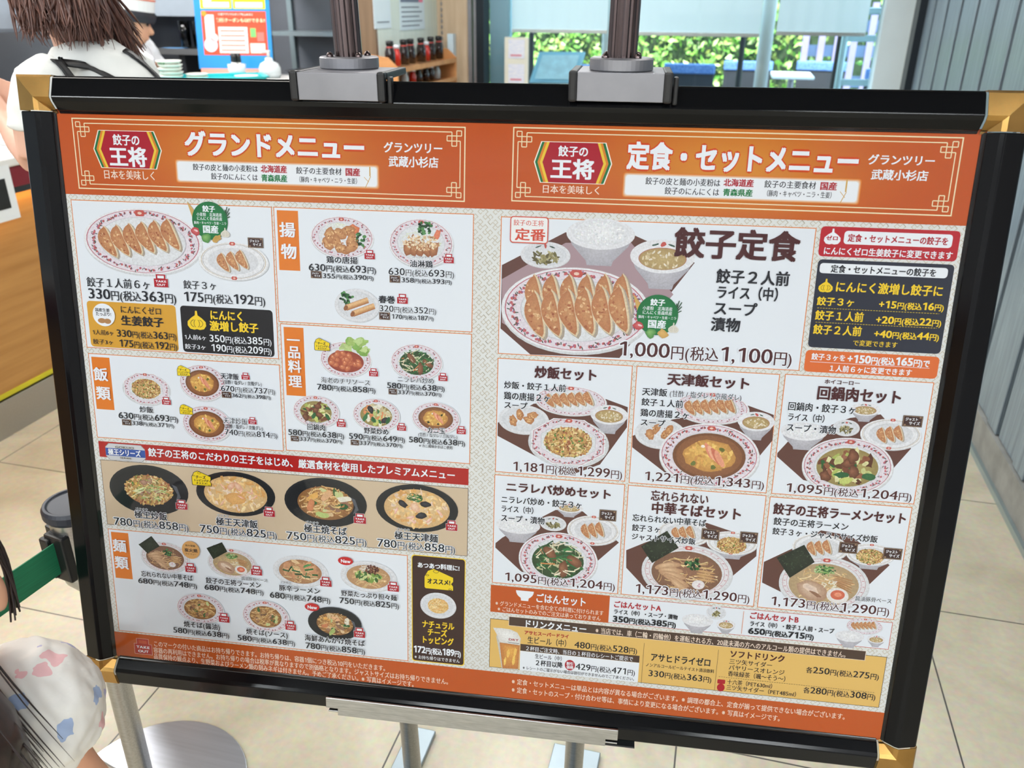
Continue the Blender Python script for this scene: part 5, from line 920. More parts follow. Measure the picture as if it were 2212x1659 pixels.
  ('t','スープ',626.2,372.7,657.9,9.8,'k',2,'w'),('p','1,181円(税込1,299円)',640.4,461.4,793.1,13.5,'b',1,'w'),
 ], [
  ('gyoza6', 'printed picture of six fried dumplings on an oval plate', 717.1, 361.8, 48.7, 20.7),
  ('karaage2', 'printed picture of two fried chicken pieces', 653.5, 392.6, 35.1, 20.9),
  ('soup', 'printed picture of clear soup in a white bowl', 770.4, 384.3, 25.5, 20.4),
  ('chahan', 'printed picture of fried rice on an eight-sided plate', 716.4, 420.8, 55.4, 36.0),
 ]),
 ('omelette_rice_set_panel', 'white panel of the crab omelette rice set meal', [
  ('r',803.4,307.9,987.9,474.0,'P','o',1.0,0),
  ('q',[(803.9,405.6),(854.8,378.8),(952.6,352.7),(986.5,363.2),(988.5,398.6),(973.5,422.7),(928.8,466.4),(859.9,461.8),(804.4,422.2)],'tray'),
  ('t','天津飯セット',845.0,322.4,952.0,15.9,'b',3,0),('t','天津飯',812.8,341.5,845.1,10.5,'k',2,'w'),('t','(甘酢 / 塩ダレ / 京風ダレ)',849.0,342.0,942.4,9.0,'k',1,'w'),
  ('t','餃子１人前',812.9,356.0,867.5,10.1,'k',2,'w'),('t','鶏の唐揚２ヶ',812.5,371.0,877.3,10.6,'k',2,'w'),('t','スープ',813.0,384.6,845.7,9.7,'k',2,'w'),
  ('p','1,221円(税込1,343円)',823.3,461.3,983.7,12.9,'b',1,'w'),
 ], [
  ('gyoza6', 'printed picture of six fried dumplings on an oval plate', 905.4, 359.4, 48.5, 21.8),
  ('karaage2', 'printed picture of two fried chicken pieces', 840.4, 399.4, 33.8, 21.1),
  ('soup', 'printed picture of clear soup in a white bowl', 964.5, 379.9, 24.1, 19.7),
  ('tenshin', 'printed picture of crab omelette over rice in brown sauce', 907.6, 426.1, 66.3, 45.3),
 ]),
 ('pork_cabbage_set_panel', 'white panel of the pork and cabbage set meal', [
  ('r',995.2,307.1,1178.8,474.0,'P','o',1.0,0),
  ('q',[(996.5,415.9),(1008.6,398.5),(1083.1,360.6),(1120.3,353.2),(1164.3,396.7),(1145.2,427.6),(1107.0,464.1),(1034.3,451.5),(996.7,420.9)],'tray'),
  ('j',1148.1,351.9,1172.6,367.0),('t','ホイコーロー',1044.9,313.2,1088.7,6.3,'b',2,0),('t','回鍋肉セット',1037.9,328.7,1142.9,18.1,'b',3,0),
  ('t','回鍋肉・餃子３ヶ',1003.1,349.2,1089.0,11.2,'k',2,'w'),('t','ライス（中）',1004.0,363.8,1056.3,10.5,'k',2,'w'),('t','スープ・漬物',1004.1,378.3,1066.9,10.5,'k',2,'w'),
  ('p','1,095円(税込1,204円)',1012.3,463.0,1174.2,12.6,'b',1,'w'),
 ], [
  ('soup', 'printed picture of clear soup in a white bowl', 1100.4, 351.9, 18.9, 12.7),
  ('pickle', 'printed picture of pickles in a small white bowl', 1079.6, 374.5, 17.0, 11.1),
  ('rice', 'printed picture of a bowl of white rice', 1027.0, 389.7, 30.0, 19.2),
  ('gyoza3', 'printed picture of three fried dumplings on an oval plate', 1136.4, 379.3, 38.2, 21.2),
  ('hoikoro', 'printed picture of pork stir-fried with cabbage', 1087.8, 427.6, 58.0, 40.0),
 ]),
 ('liver_chive_set_panel', 'white panel of the liver and chive set meal', [
  ('r',615.2,477.4,797.7,646.1,'P','o',1.0,0),
  ('q',[(618.5,582.8),(628.3,573.2),(703.3,523.6),(741.7,522.5),(795.0,565.6),(765.5,598.2),(731.3,636.7),(657.6,624.7),(618.4,590.0)],'tray'),('j',765.1,516.8,788.9,533.3),
  ('t','ニラレバ炒めセット',632.1,493.5,780.6,14.5,'b',3,0),('t','ニラレバ炒め・餃子３ヶ',625.4,513.0,740.5,10.8,'k',2,'w'),('t','ライス（中）',625.7,527.1,677.4,10.1,'k',2,'w'),
  ('t','スープ・漬物',625.6,541.5,688.3,10.6,'k',2,'w'),('p','1,095円(税込1,204円)',633.0,633.7,793.3,13.3,'b',1,'w'),
 ], [
  ('soup', 'printed picture of clear soup in a white bowl', 722.7, 522.1, 19.6, 10.8),
  ('pickle', 'printed picture of pickles in a small white bowl', 700.5, 544.5, 18.7, 11.2),
  ('rice', 'printed picture of a bowl of white rice', 650.5, 558.6, 31.9, 20.0),
  ('gyoza3', 'printed picture of three fried dumplings on an oval plate', 757.7, 550.0, 36.9, 22.4),
  ('nira', 'printed picture of liver stir-fried with green chives', 709.7, 600.0, 56.7, 42.5),
 ]),
 ('soy_ramen_set_panel', 'white panel of the soy ramen set meal', [
  ('r',802.8,478.0,988.5,646.0,'P','o',1.0,0),
  ('q',[(805.9,576.4),(832.1,561.8),(913.4,524.8),(983.4,544.2),(984.7,568.7),(954.1,603.7),(925.6,643.0),(837.1,633.7),(807.6,603.7)],'tray'),('j',907.6,532.8,931.9,549.5),
  ('j',959.7,533.0,983.6,549.6),('t','忘れられない',834.8,489.8,912.6,15.1,'b',2,0),('t','中華そばセット',836.8,508.0,959.2,17.3,'b',3,0),
  ('t','忘れられない中華そば',811.6,525.1,912.0,10.5,'k',2,'w'),('t','餃子３ヶ',812.1,540.2,851.4,9.9,'k',2,'w'),('t','ジャストサイズ炒飯',812.1,553.8,900.2,9.5,'k',2,'w'),
  ('p','1,173円(税込1,290円)',821.9,633.6,981.8,13.9,'b',1,'w'),
 ], [
  ('gyoza3', 'printed picture of three fried dumplings on an oval plate', 883.6, 542.8, 36.3, 19.3),
  ('chahans', 'printed picture of a small bowl of fried rice', 949.9, 555.1, 34.2, 20.8),
  ('ramen1', 'printed picture of soy ramen with sliced pork and seaweed', 892.1, 601.2, 62.9, 42.4, [(826.1, 568.2), (860.5, 541.1), (878.3, 565.6), (843.3, 592.3)]),
 ]),
 ('pork_ramen_set_panel', 'white panel of the pork ramen set meal', [
  ('r',994.0,479.1,1177.4,646.5,'P','o',1.0,0),
  ('q',[(995.6,576.3),(1030.5,553.1),(1065.8,522.2),(1104.8,526.7),(1161.0,565.1),(1138.3,597.0),(1109.7,643.7),(1034.1,624.5),(996.4,608.0)],'tray'),
  ('j',1091.9,536.3,1116.1,552.3),('j',1149.9,539.3,1174.2,555.8),('t','餃子の王将ラーメンセット',1000.4,495.4,1172.8,15.9,'b',3,0),('t','餃子の王将ラーメン',1002.4,513.6,1100.2,10.9,'k',2,'w'),
  ('t','餃子３ヶ・ジャストサイズ炒飯',1002.4,528.3,1139.7,10.0,'k',2,'w'),('t','醤油豚骨ベース',1122.7,618.5,1170.9,7.5,'k',1,'w'),('p','1,173円(税込1,290円)',1010.7,633.8,1169.8,13.5,'b',1,'w'),
 ], [
  ('gyoza3', 'printed picture of three fried dumplings on an oval plate', 1067.3, 548.0, 37.1, 20.7),
  ('chahans', 'printed picture of a small bowl of fried rice', 1134.1, 554.7, 31.5, 19.0),
  ('ramen2', 'printed picture of pork ramen with a boiled egg half and seaweed', 1078.6, 601.0, 59.9, 41.1, [(1012.0, 568.0), (1046.2, 545.1), (1062.9, 569.7), (1032.5, 596.8)]),
 ]),
 ('rice_set_panel', 'orange and white strip of the two rice sets', [
  ('r',786.9,651.5,1177.0,693.4,'P','rd',0.8,0),('r',613.1,650.2,787.1,694.3,'ftr',None,1.0,0),('w',650.5,655.2,676.9,16.2),('t','ごはんセット',680.1,663.7,754.0,14.5,'w',2,0),
  ('t','※グランドメニューを含む全ての料理に付けられます',620.9,678.5,779.5,7.8,'cr',1,0),('t','※ごはんセットのみでのご注文は承っておりません',624.3,687.7,775.8,7.8,'cr',1,0),
  ('t','ごはんセットA',793.3,662.2,861.0,10.4,'r',2,0),('t','ライス（中）・スープ・漬物',794.0,674.0,885.1,7.6,'k',2,0),('p','350円(税込385円)',793.6,685.9,883.5,9.3,'k',3,0),
  ('l',975.8,654.2,976.4,690.1,0.6,'o',0),('t','ごはんセットB',984.6,659.8,1051.7,10.7,'r',2,0),('t','ライス（中）・餃子１人前・スープ',985.9,672.5,1101.0,7.9,'k',2,0),
  ('p','650円(税込715円)',985.6,684.2,1075.0,9.1,'k',3,0),
 ], [
  ('rice', 'printed picture of a bowl of white rice', 913.6, 681.6, 21.9, 15.5),
  ('pickle', 'printed picture of pickles in a small white bowl', 938.3, 660.7, 13.6, 10.6),
  ('soup', 'printed picture of clear soup in a white bowl', 953.6, 682.2, 13.4, 11.2),
  ('gyoza6', 'printed picture of six fried dumplings on an oval plate', 1140.6, 660.7, 24.3, 12.4),
  ('rice', 'printed picture of a bowl of white rice', 1123.1, 682.6, 19.5, 13.5),
  ('soup', 'printed picture of clear soup in a white bowl', 1158.7, 681.8, 12.3, 9.3),
 ]),
 ('drink_panel', 'gold panel of drinks under a dark brown title bar', [
  ('r',613.5,705.9,1177.0,787.6,'gld','dk',0.7,0),('r',659.7,754.9,836.1,787.9,'w',None,1.0,0),('r',659.8,743.3,835.9,754.7,'brn2',None,1.0,0),
  ('r',641.3,699.4,1148.2,714.3,'brn2','cr',0.6,0),('t','ドリンクメニュー',664.2,708.0,756.3,12.2,'w',3,0),
  ('t','※当店では、車（二輪・四輪他）を運転される方、20歳未満の方へのアルコール類の提供はできません。',769.7,707.9,1126.0,9.9,'cr',1,0),('t','アサヒスーパードライ',665.0,723.0,731.3,6.6,'r',3,0),
  ('t','生ビール（中）',670.3,734.8,733.6,11.9,'k',1,0),('p','480円(税込528円)',740.4,734.9,831.5,10.5,'k',1,0),('t','２杯目ご注文時、当日の１杯目のレシートご提示で',667.1,749.5,826.7,7.9,'w',1,0),
  ('t','生ビール（中）',682.4,761.1,726.3,8.0,'k',1,0),('t','２杯目以降',682.3,772.0,723.6,9.8,'k',2,0),('e',734.8,770.6,7.6,8.8,'r'),('t','割引',729.7,767.9,739.8,5.7,'w',2,0),
  ('t','価格',730.0,774.1,740.1,5.7,'w',2,0),('p','429円(税込471円)',743.9,771.2,830.8,10.3,'k',1,0),('t','※レシートのご提示がない場合は割引ができませんのでご了承ください。',664.5,782.7,833.4,5.9,'k',1,0),
  ('l',840.7,721.1,841.5,789.3,0.4,'dk',0),('l',946.9,720.1,947.2,787.1,0.4,'dk',0),('t','アサヒドライゼロ',851.8,742.8,938.0,13.0,'k',2,0),
  ('t','ノンアルコールビールテイスト清涼飲料',845.5,756.3,944.0,6.2,'k',1,0),('p','330円(税込363円)',850.5,769.8,941.2,10.1,'k',1,0),('t','ソフトドリンク',963.5,724.3,1040.1,11.5,'b',3,0),
  ('t','三ツ矢サイダー',963.8,736.8,1024.0,8.5,'k',1,0),('t','バヤリースオレンジ',964.0,746.7,1041.9,8.6,'k',1,0),('t','香味緑茶（颯〜そう〜）',963.9,756.8,1049.2,8.9,'k',1,0),
  ('l',951.2,765.1,1168.9,762.7,0.5,'dk',2),('t','十六茶（PET630ml）',964.1,770.7,1031.9,8.3,'k',1,0),('t','三ツ矢サイダー（PET485ml）',963.6,780.0,1066.6,8.3,'k',1,0),
  ('r',950.0,768.4,961.1,775.6,'r',None,0,1.5),('e',955.7,781.6,5.5,6.5,'r'),('p','各250円(税込275円)',1071.5,737.3,1170.3,10.1,'k',1,0),
  ('p','各280円(税込308円)',1071.6,770.4,1170.2,10.3,'k',1,0),
 ], [
  ('beer', 'printed picture of a foaming glass of beer', 639.4, 754.9, 21.5, 35.0),
 ]),
]
# ---- compose the sheet
sheet = Paint(0.0); sheet.rect(-3, -3, 1192, 844, (226, 226, 222))
rects = [it for s in BOARD for it in s[2] if it[0] == 'r' and (it[3] - it[1]) * (it[4] - it[2]) > 4000]
def hidden(x0, y0, x1, y1): return any(r[1] <= x0 and r[2] <= y0 and r[3] >= x1 and r[4] >= y1 for r in rects)
LC = (206, 198, 182); U = 2.35
A45 = math.sqrt(0.5)
def key_fret(ci, cj):
    cx_, cy_ = (ci * 6 + (cj % 2) * 3) * U * 2 * A45, cj * 3 * U * 2 * A45
    if cx_ < -12 or cx_ > 1200 or cy_ < 104 or cy_ > 802 or hidden(cx_ - 13, cy_ - 13, cx_ + 13, cy_ + 13): return
    f = 1 if cj % 2 == 0 else -1
    for k in range(4):
        c_, s_ = math.cos(k * math.pi / 2 + math.pi / 4), math.sin(k * math.pi / 2 + math.pi / 4)
        P3 = [(0, 0), (2, 0), (2, 2 * f), (3.4, 2 * f)] if k % 2 == 0 else [(0, 0), (2, 0), (2, 2 * f), (1.0, 2 * f)]
        q = [(cx_ + (a * c_ - b_ * s_) * U, cy_ + (a * s_ + b_ * c_) * U) for a, b_ in P3]
        for i in range(3):
            a, b_ = q[i], q[i + 1]; L_ = math.hypot(b_[0] - a[0], b_[1] - a[1]); ux, uy = (b_[0] - a[0]) / L_ * 0.55, (b_[1] - a[1]) / L_ * 0.55
            sheet.line(a[0] - ux, a[1] - uy, b_[0] + ux, b_[1] + uy, 1.1, LC); sheet.z -= sheet.dz
for cj in range(-1, 120):
    for ci in range(-2, 70): key_fret(ci, cj)
sheet.dz = 0.006
sheet_o = sheet.build('menu_sheet', board)
TOPZ = 0.0
for name, label, items, dishes in BOARD:
    base = Paint(0.3, 0.012); tx = Paint(0.75, 0.004)
    for it in items:
        k = it[0]
        if k == 'r':
            _, x0, y0, x1, y1, fill, bd, bw, rad = it
            if fill == 'hdr':
                # printed orange band, paler behind each title
                N = 60; k0 = len(base.v); ys = (-3, 15, 35, 60, 85, y1)
                for yy in ys:
                    for i in range(N + 1):
                        xx = -3 + 1195.0 * i / N; t_ = max(math.exp(-((xx - c_) / 150.0) ** 2) * math.exp(-((yy - 50) / 60.0) ** 2) for c_ in (285, 900))
                        a_, b_ = (188, 80, 28), (214, 138, 46); base.v.append(bp(xx, yy, base.z)); base.c.append((*lin(tuple(a_[q] + (b_[q] - a_[q]) * t_ for q in range(3))), 1))
                base.f += [(k0 + j * (N + 1) + i, k0 + (j + 1) * (N + 1) + i, k0 + (j + 1) * (N + 1) + i + 1, k0 + j * (N + 1) + i + 1) for j in range(len(ys) - 1) for i in range(N)]; base.z += base.dz
                continue
            if fill == 'soft':
                for q in range(6): e_ = 2.2 - q * 0.7; t_ = q / 5.0; base.rrect(x0 - e_, y0 - e_, x1 + e_, y1 + e_, 3.5, tuple((214, 118, 40)[i] * (1 - t_) + (238, 240, 244)[i] * t_ for i in range(3)))
                continue
            if bd: base.rrect(x0 - bw * 0.5, y0 - bw * 0.5, x1 + bw * 0.5, y1 + bw * 0.5, rad, bd); base.rrect(x0 + bw * 0.5, y0 + bw * 0.5, x1 - bw * 0.5, y1 - bw * 0.5, rad, fill)
            else: base.rrect(x0, y0, x1, y1, rad, fill)
        elif k == 'q': base.poly(it[1], it[2])
        elif k == 'f': orn_frame(base, *it[1:])
        elif k == 'h':
            _, x, y, hw, hh, tw = it; HX = lambda s_, dx=0: [(x - hw * s_, y), (x - tw * s_, y - hh * s_), (x + tw * s_, y - hh * s_), (x + hw * s_, y), (x + tw * s_, y + hh * s_), (x - tw * s_, y + hh * s_)]
            base.poly(HX(1.03), (244, 240, 226)); base.poly(HX(1.0), (28, 110, 62))
            for d, c in ((3.2, (216, 128, 44)), (6.2, (232, 196, 60)), (9.6, (168, 26, 44))):
                base.poly([(x - hw + d, y), (x - tw + d, y - hh), (x + tw - d, y - hh), (x + hw - d, y), (x + tw - d, y + hh), (x - tw + d, y + hh)], c)
        elif k == 'm':
            _, x0, y, x1, hh = it
            def oc(d): c_ = 6; return [(x0 + c_ + d, y - hh + d), (x1 - c_ - d, y - hh + d), (x1 - d, y - hh + c_ + d), (x1 - d, y + hh - c_ - d), (x1 - c_ - d, y + hh - d), (x0 + c_ + d, y + hh - d), (x0 + d, y + hh - c_ - d), (x0 + d, y - hh + c_ + d)]
            base.poly(oc(0), (150, 148, 150)); base.poly(oc(0.6), 'sil'); base.rect(x0 + 0.2, y - hh * 0.42, x1 - 0.2, y + hh * 0.46, 'blu')
        elif k == 's':
            _, x0, y0, x1, y1 = it; tx.rrect(x0, y0, x1, y1, 4, 'st'); tx.rrect(x0 + 1.3, y0 + 1.3, x1 - 1.3, y1 - 1.3, 3, (240, 238, 236))
        elif k == 'w':
            _, x0, y, x1, hh = it; cx_ = (x0 + x1) / 2; r_ = (x1 - x0) / 2; base.poly([(x0, y)] + [(cx_ - r_ * math.cos(t_), y + hh * 0.8 * math.sin(t_)) for t_ in (0.3, 0.6, 0.9, 1.1)] + [(cx_ - r_ * 0.4, y + hh), (cx_ + r_ * 0.4, y + hh)] + [(cx_ + r_ * math.cos(t_), y + hh * 0.8 * math.sin(t_)) for t_ in (1.1, 0.9, 0.6, 0.3)] + [(x1, y)], 'w')
        elif k == 'l':
            _, x0, y0, x1, y1, wd, c, dash = it; y0 = y1 = (y0 + y1) / 2 if abs(y1 - y0) < abs(x1 - x0) * 0.2 and abs(x1 - x0) > 30 else None
            if y0 is None: y0, y1 = it[2], it[4]
            if abs(x1 - x0) < abs(y1 - y0) * 0.2 and abs(y1 - y0) > 12: x0 = x1 = (x0 + x1) / 2
            if dash:
                t_ = x0
                while t_ < x1: tx.line(t_, y0, min(x1, t_ + 2.2), y0, wd, c); tx.z -= tx.dz; t_ += 3.4
            else: tx.line(x0, y0, x1, y1, wd, c)
    tg = Paint(0.55, 0.003)
    for it in items:
        k = it[0]
        if k == 't':
            _, s_, x0, y, x1, h_, c, bold, halo = it; write(tx, s_, x0, y, x1, h_, c, bold, (206, 70, 24) if halo == 'o' else halo or None)
        elif k == 'p': _, s_, x0, y, x1, h_, c, bold, halo = it; write(tx, s_, x0, y, x1, h_, c, bold, halo or None, True)
        elif k in 'kK': takeout(tg, *it[1:], big=k == 'K')
        elif k == 'j': justsize(tg, *it[1:])
        elif k in 'cC': cheesetag(tg, *it[1:], big=k == 'C')
        elif k == 'n': cx_, cy_ = (it[1] + it[3]) / 2, (it[2] + it[4]) / 2; tg.ell(cx_, cy_, (it[3] - it[1]) / 2, (it[4] - it[2]) / 2, (196, 34, 36)); write(tg, 'New', it[1] + (it[3] - it[1]) * 0.2, cy_, it[3] - (it[3] - it[1]) * 0.16, (it[4] - it[2]) * 0.55, 'w', 3)
        elif k == 'b': badge(tg, *it[1:])
        elif k == 'g': garlic(tg, *it[1:])
        elif k == 'e': tg.ell(*it[1:5], it[5])
    base.build(name, sheet_o, label)
    zz = 0.5
    for d in dishes:
        pp = Paint(zz, 0.004); food(pp, d[0], *d[2:6], nori=d[6] if len(d) > 6 else None); zz = pp.z + 0.02; pp.build('dish_picture', sheet_o, d[1])
    for P_ in (tg, tx):
        P_.v = [(x, y, z + (zz - 0.5) / 1000.0) for x, y, z in P_.v]
    TOPZ = max(TOPZ, tx.z + zz - 0.5)
    tg.build('printed_mark', sheet_o); tx.build('lettering', sheet_o)
TOPZ += 0.4; print('cover height mm', TOPZ)
m_cover = glass_material('clear_cover_sheet', (1, 1, 1), 1.46, 0.035)
MB().quad(bp(-2.5, 843.5, TOPZ), bp(1191.5, 843.5, TOPZ), bp(1191.5, -2.5, TOPZ), bp(-2.5, -2.5, TOPZ)).build('clear_cover', m_cover, board, recalc=False)['label'] = 'clear glossy cover sheet'
# ------------------------------------------------------------------ sign stand, clamps
def bw(x, y, z=0.0): return TL + BX * (x / 1000.0) + BDN * (y / 1000.0) + BN * (z / 1000.0)    # millimetres on the sheet -> world
stand = empty('sign_stand', (-0.335, 1.1, 0), 0, 'steel sign stand with two tall poles, top clamps and a front ledge', 'sign stand')
so = Vector(stand.location)
def bbox(x0, x1, y0, y1, z0, z1):
    return MB().add([bw(x, y, z) - so for x in (x0, x1) for y in (y0, y1) for z in (z0, z1)], [(0, 1, 3, 2), (4, 6, 7, 5), (0, 4, 5, 1), (2, 3, 7, 6), (0, 2, 6, 4), (1, 5, 7, 3)])
bbox(362, 812, 857, 875, 19, 23).build('ledge_lip', m_steel, stand, bevel=0.001); bbox(362, 812, 887, 890, -16, 12).build('ledge_plate', m_steel, stand, bevel=0.0008); bbox(380, 794, 874, 889, 14.5, 19.5).build('ledge_web', m_steel, stand)
FH = Vector((BN.x, BN.y, 0)).normalized(); XH = Vector((BX.x, BX.y, 0)).normalized(); ZH = Vector((0, 0, 1))
m_zinc = mat('zinc_plate', (150, 164, 172), 0.4, 0.6, var=0.08, scale=9)
for xc, bot, top in ((408, (-0.473, 1.09, 0.01), (-0.504, 1.09, 1.380)), (760, (-0.156, 1.09, 0.01), (-0.141, 1.09, 1.386))):
    bot = Vector(bot) - so; top = Vector(top) - so; dr_ = (top - bot).normalized(); N = 48; mb = MB()
    mb.tube([bot, top + dr_ * 0.001], 0.0172, 28).build('leg', m_steel, stand, smooth=True)
    a_, b_ = top + dr_ * 0.012, top + dr_ * 0.62; pr = []
    for c_ in (a_, b_): pr += [(c_.x + (0.0182 - 0.0013 * (i % 4 == 0)) * math.cos(2 * math.pi * i / N), c_.y + (0.0182 - 0.0013 * (i % 4 == 0)) * math.sin(2 * math.pi * i / N), c_.z) for i in range(N)]
    o = MB().add(pr, [(i, (i + 1) % N, (i + 1) % N + N, i + N) for i in range(N)] + [tuple(range(N, 2 * N))]).build('pole', m_chrome, stand); o['label'] = 'dark ribbed upper pole'
    fl_ = MB().lathe([(0, 0.0), (0.0375, 0.0), (0.039, 0.0015), (0.039, 0.0135), (0.037, 0.015), (0, 0.015)], 44, top).build('flange', m_alu, stand, bevel=0.0)
    for q in range(4): MB().ball((top.x + 0.0275 * math.cos(q * 1.5708 - 2.25), top.y + 0.0275 * math.sin(q * 1.5708 - 2.25), top.z + 0.015), (0.0048, 0.0048, 0.006), 10, 8).build('bolt', m_chrome, fl_, smooth=True)
    P0 = bw(xc, -18, 17.5); P0.z = 0; zt = top.z + so.z
    fd = (P0 - (top + so)).dot(FH)       # how far the clamp reaches forward from the pole
    cx0 = (P0 - Vector((0, 0, 0))).dot(XH); px0 = (Vector((top.x, top.y, 0)) + Vector((so.x, so.y, 0))).dot(XH)
    def cbx(x0, x1, f0, f1, z0, z1, n_, mt, bv):
        vs = []
        for x in (x0, x1):
            for f in (f0, f1):
                for z in (z0, z1):
                    q = P0 + XH * x + FH * (f - 0.0); vs.append(Vector((q.x, q.y, zt + z)) - so)
        return MB().add(vs, [(0, 1, 3, 2), (4, 6, 7, 5), (0, 4, 5, 1), (2, 3, 7, 6), (0, 2, 6, 4), (1, 5, 7, 3)]).build(n_, mt, stand, bevel=bv)
    cbk = cbx(-0.052, 0.052, 0.001, 0.006, -0.033, 0, 'clamp_block', m_alu, 0.0008); cbx(-0.052, 0.052, -0.105, 0.001, -0.006, 0, 'clamp_bridge', m_alu, 0.0006)
    for sx in (-1, 1):
        x0, x1 = sorted((sx * 0.0515, sx * 0.062)); cbx(x0, x1, -0.004, 0.009, -0.034, 0.002, 'rubber_end', m_rubber, 0.003).parent = cbk; cbx(x0, x1, -0.1, -0.004, -0.008, 0.001, 'rubber_strap', m_rubber, 0.002).parent = cbk
    cbx(0.063, 0.069, -0.01, 0.003, -0.036, -0.004, 'lock_lever', m_rubber, 0.002).parent = cbk
    MB().add([Vector((bot.x + dx, bot.y + dy, dz)) for dx in (-0.07, -0.011 if xc < 500 else 0.031) for dy in (-0.42, 0.16 + (0.035 if xc > 500 else 0)) for dz in (0, 0.01)], [(0, 1, 3, 2), (4, 6, 7, 5), (0, 4, 5, 1), (2, 3, 7, 6), (0, 2, 6, 4), (1, 5, 7, 3)]).build('foot', m_zinc, stand, bevel=0.002)
    arm = bw(xc + (66 if xc < 500 else -8), 889, -16) - so; z_ = arm.z; t_ = (z_ - bot.z) / (top.z - bot.z); onp = bot.lerp(top, t_)
    MB().tube([onp, arm], 0.009, 10).build('ledge_arm', m_dark, stand)
    bbox(xc + 20, xc + 78, 891, 893.5, -14, 12).build('leg_bracket', m_dark, stand)
# ------------------------------------------------------------------ belt post
px, py = -1.005, 0.962
post = empty('belt_post', (px, py, 0), 0, 'silver belt post with a black cap and a green belt on a half-round base', 'belt post')
hd = [(0.018 + 0.182 * math.cos(a), 0.182 * math.sin(a)) for a in [math.radians(-14 + 180 * i / 30) for i in range(31)]]
MB().prism(hd, 0, 0.006).build('base_plate', mat('base_steel', (190, 194, 202), 0.32, 0.9, var=0.06, scale=4, stretch=(1, 30, 30)), post, bevel=0.0015)
MB().lathe([(0.021, 0.006), (0.021, 0.50), (0.024, 0.52), (0.041, 0.545), (0.043, 0.556), (0.043, 0.676)], 40).build('tube', m_steel, post, smooth=True)
MB().lathe([(0, 0.672), (0.047, 0.672), (0.05, 0.678), (0.05, 0.689), (0.047, 0.695), (0.042, 0.695), (0.04, 0.692), (0, 0.692)], 40).build('cap', mat('cap_black', (30, 36, 48), 0.45), post, smooth=False, bevel=0.001)
ang = math.atan2(-0.985, -0.17); ux, uy = math.cos(ang), math.sin(ang); vx, vy = -uy, ux
def loc(a, b_, z): return (ux * a + vx * b_, uy * a + vy * b_, z)
def ob(a0, a1, b0, b1, z0, z1): return MB().add([loc(a, b_, z) for a in (a0, a1) for b_ in (b0, b1) for z in (z0, z1)], [(0, 1, 3, 2), (4, 6, 7, 5), (0, 4, 5, 1), (2, 3, 7, 6), (0, 2, 6, 4), (1, 5, 7, 3)])
slot_ = ob(0.03, 0.052, -0.022, 0.022, 0.565, 0.655).build('belt_slot', m_rubber, post, bevel=0.004)
mb = ob(0.046, 0.058, -0.028, -0.006, 0.57, 0.648); mb.build('slot_cover', m_rubber, slot_, bevel=0.004)
MB().add([(-0.03, -0.028, z) for z in (0.57, 0.65)] + [(-0.052, -0.02, z) for z in (0.57, 0.65)] + [(-0.046, 0.012, z) for z in (0.57, 0.65)] + [(-0.03, 0.01, z) for z in (0.57, 0.65)], [(0, 2, 3, 1), (2, 4, 5, 3), (4, 6, 7, 5), (6, 0, 1, 7), (0, 6, 4, 2), (1, 3, 5, 7)]).build('side_catch', m_rubber, post, bevel=0.002)
m_belt = mat('green_webbing', (22, 122, 84), 0.65, rgb2=(16, 104, 70), scale=18, stretch=(1, 1, 30))
L_ = 0.72; b = MB(); N = 24
for i in range(N + 1):
    a = 0.05 + L_ * i / N; zc = 0.612 + 0.3 * (a - 0.05) * 0 - 0.012 * math.sin(math.pi * i / N)
    for b_, z in ((-0.001, zc - 0.03), (-0.001, zc + 0.03), (0.0012, zc + 0.03), (0.0012, zc - 0.03)): b.v.append(loc(a, b_, z))
for i in range(N):
    for j in range(4): b.f.append((i * 4 + j, i * 4 + (j + 1) % 4, (i + 1) * 4 + (j + 1) % 4, (i + 1) * 4 + j))
b.build('belt', m_belt, post)
lbl = MB()
for i in range(8):
    a0, a1 = math.radians(-150 + i * 16), math.radians(-150 + (i + 1) * 16); lbl.quad((0.0216 * math.cos(a0), 0.0216 * math.sin(a0), 0.455), (0.0216 * math.cos(a1), 0.0216 * math.sin(a1), 0.455), (0.0216 * math.cos(a1), 0.0216 * math.sin(a1), 0.485), (0.0216 * math.cos(a0), 0.0216 * math.sin(a0), 0.485))
lbl.build('paper_label', m_paper, post)
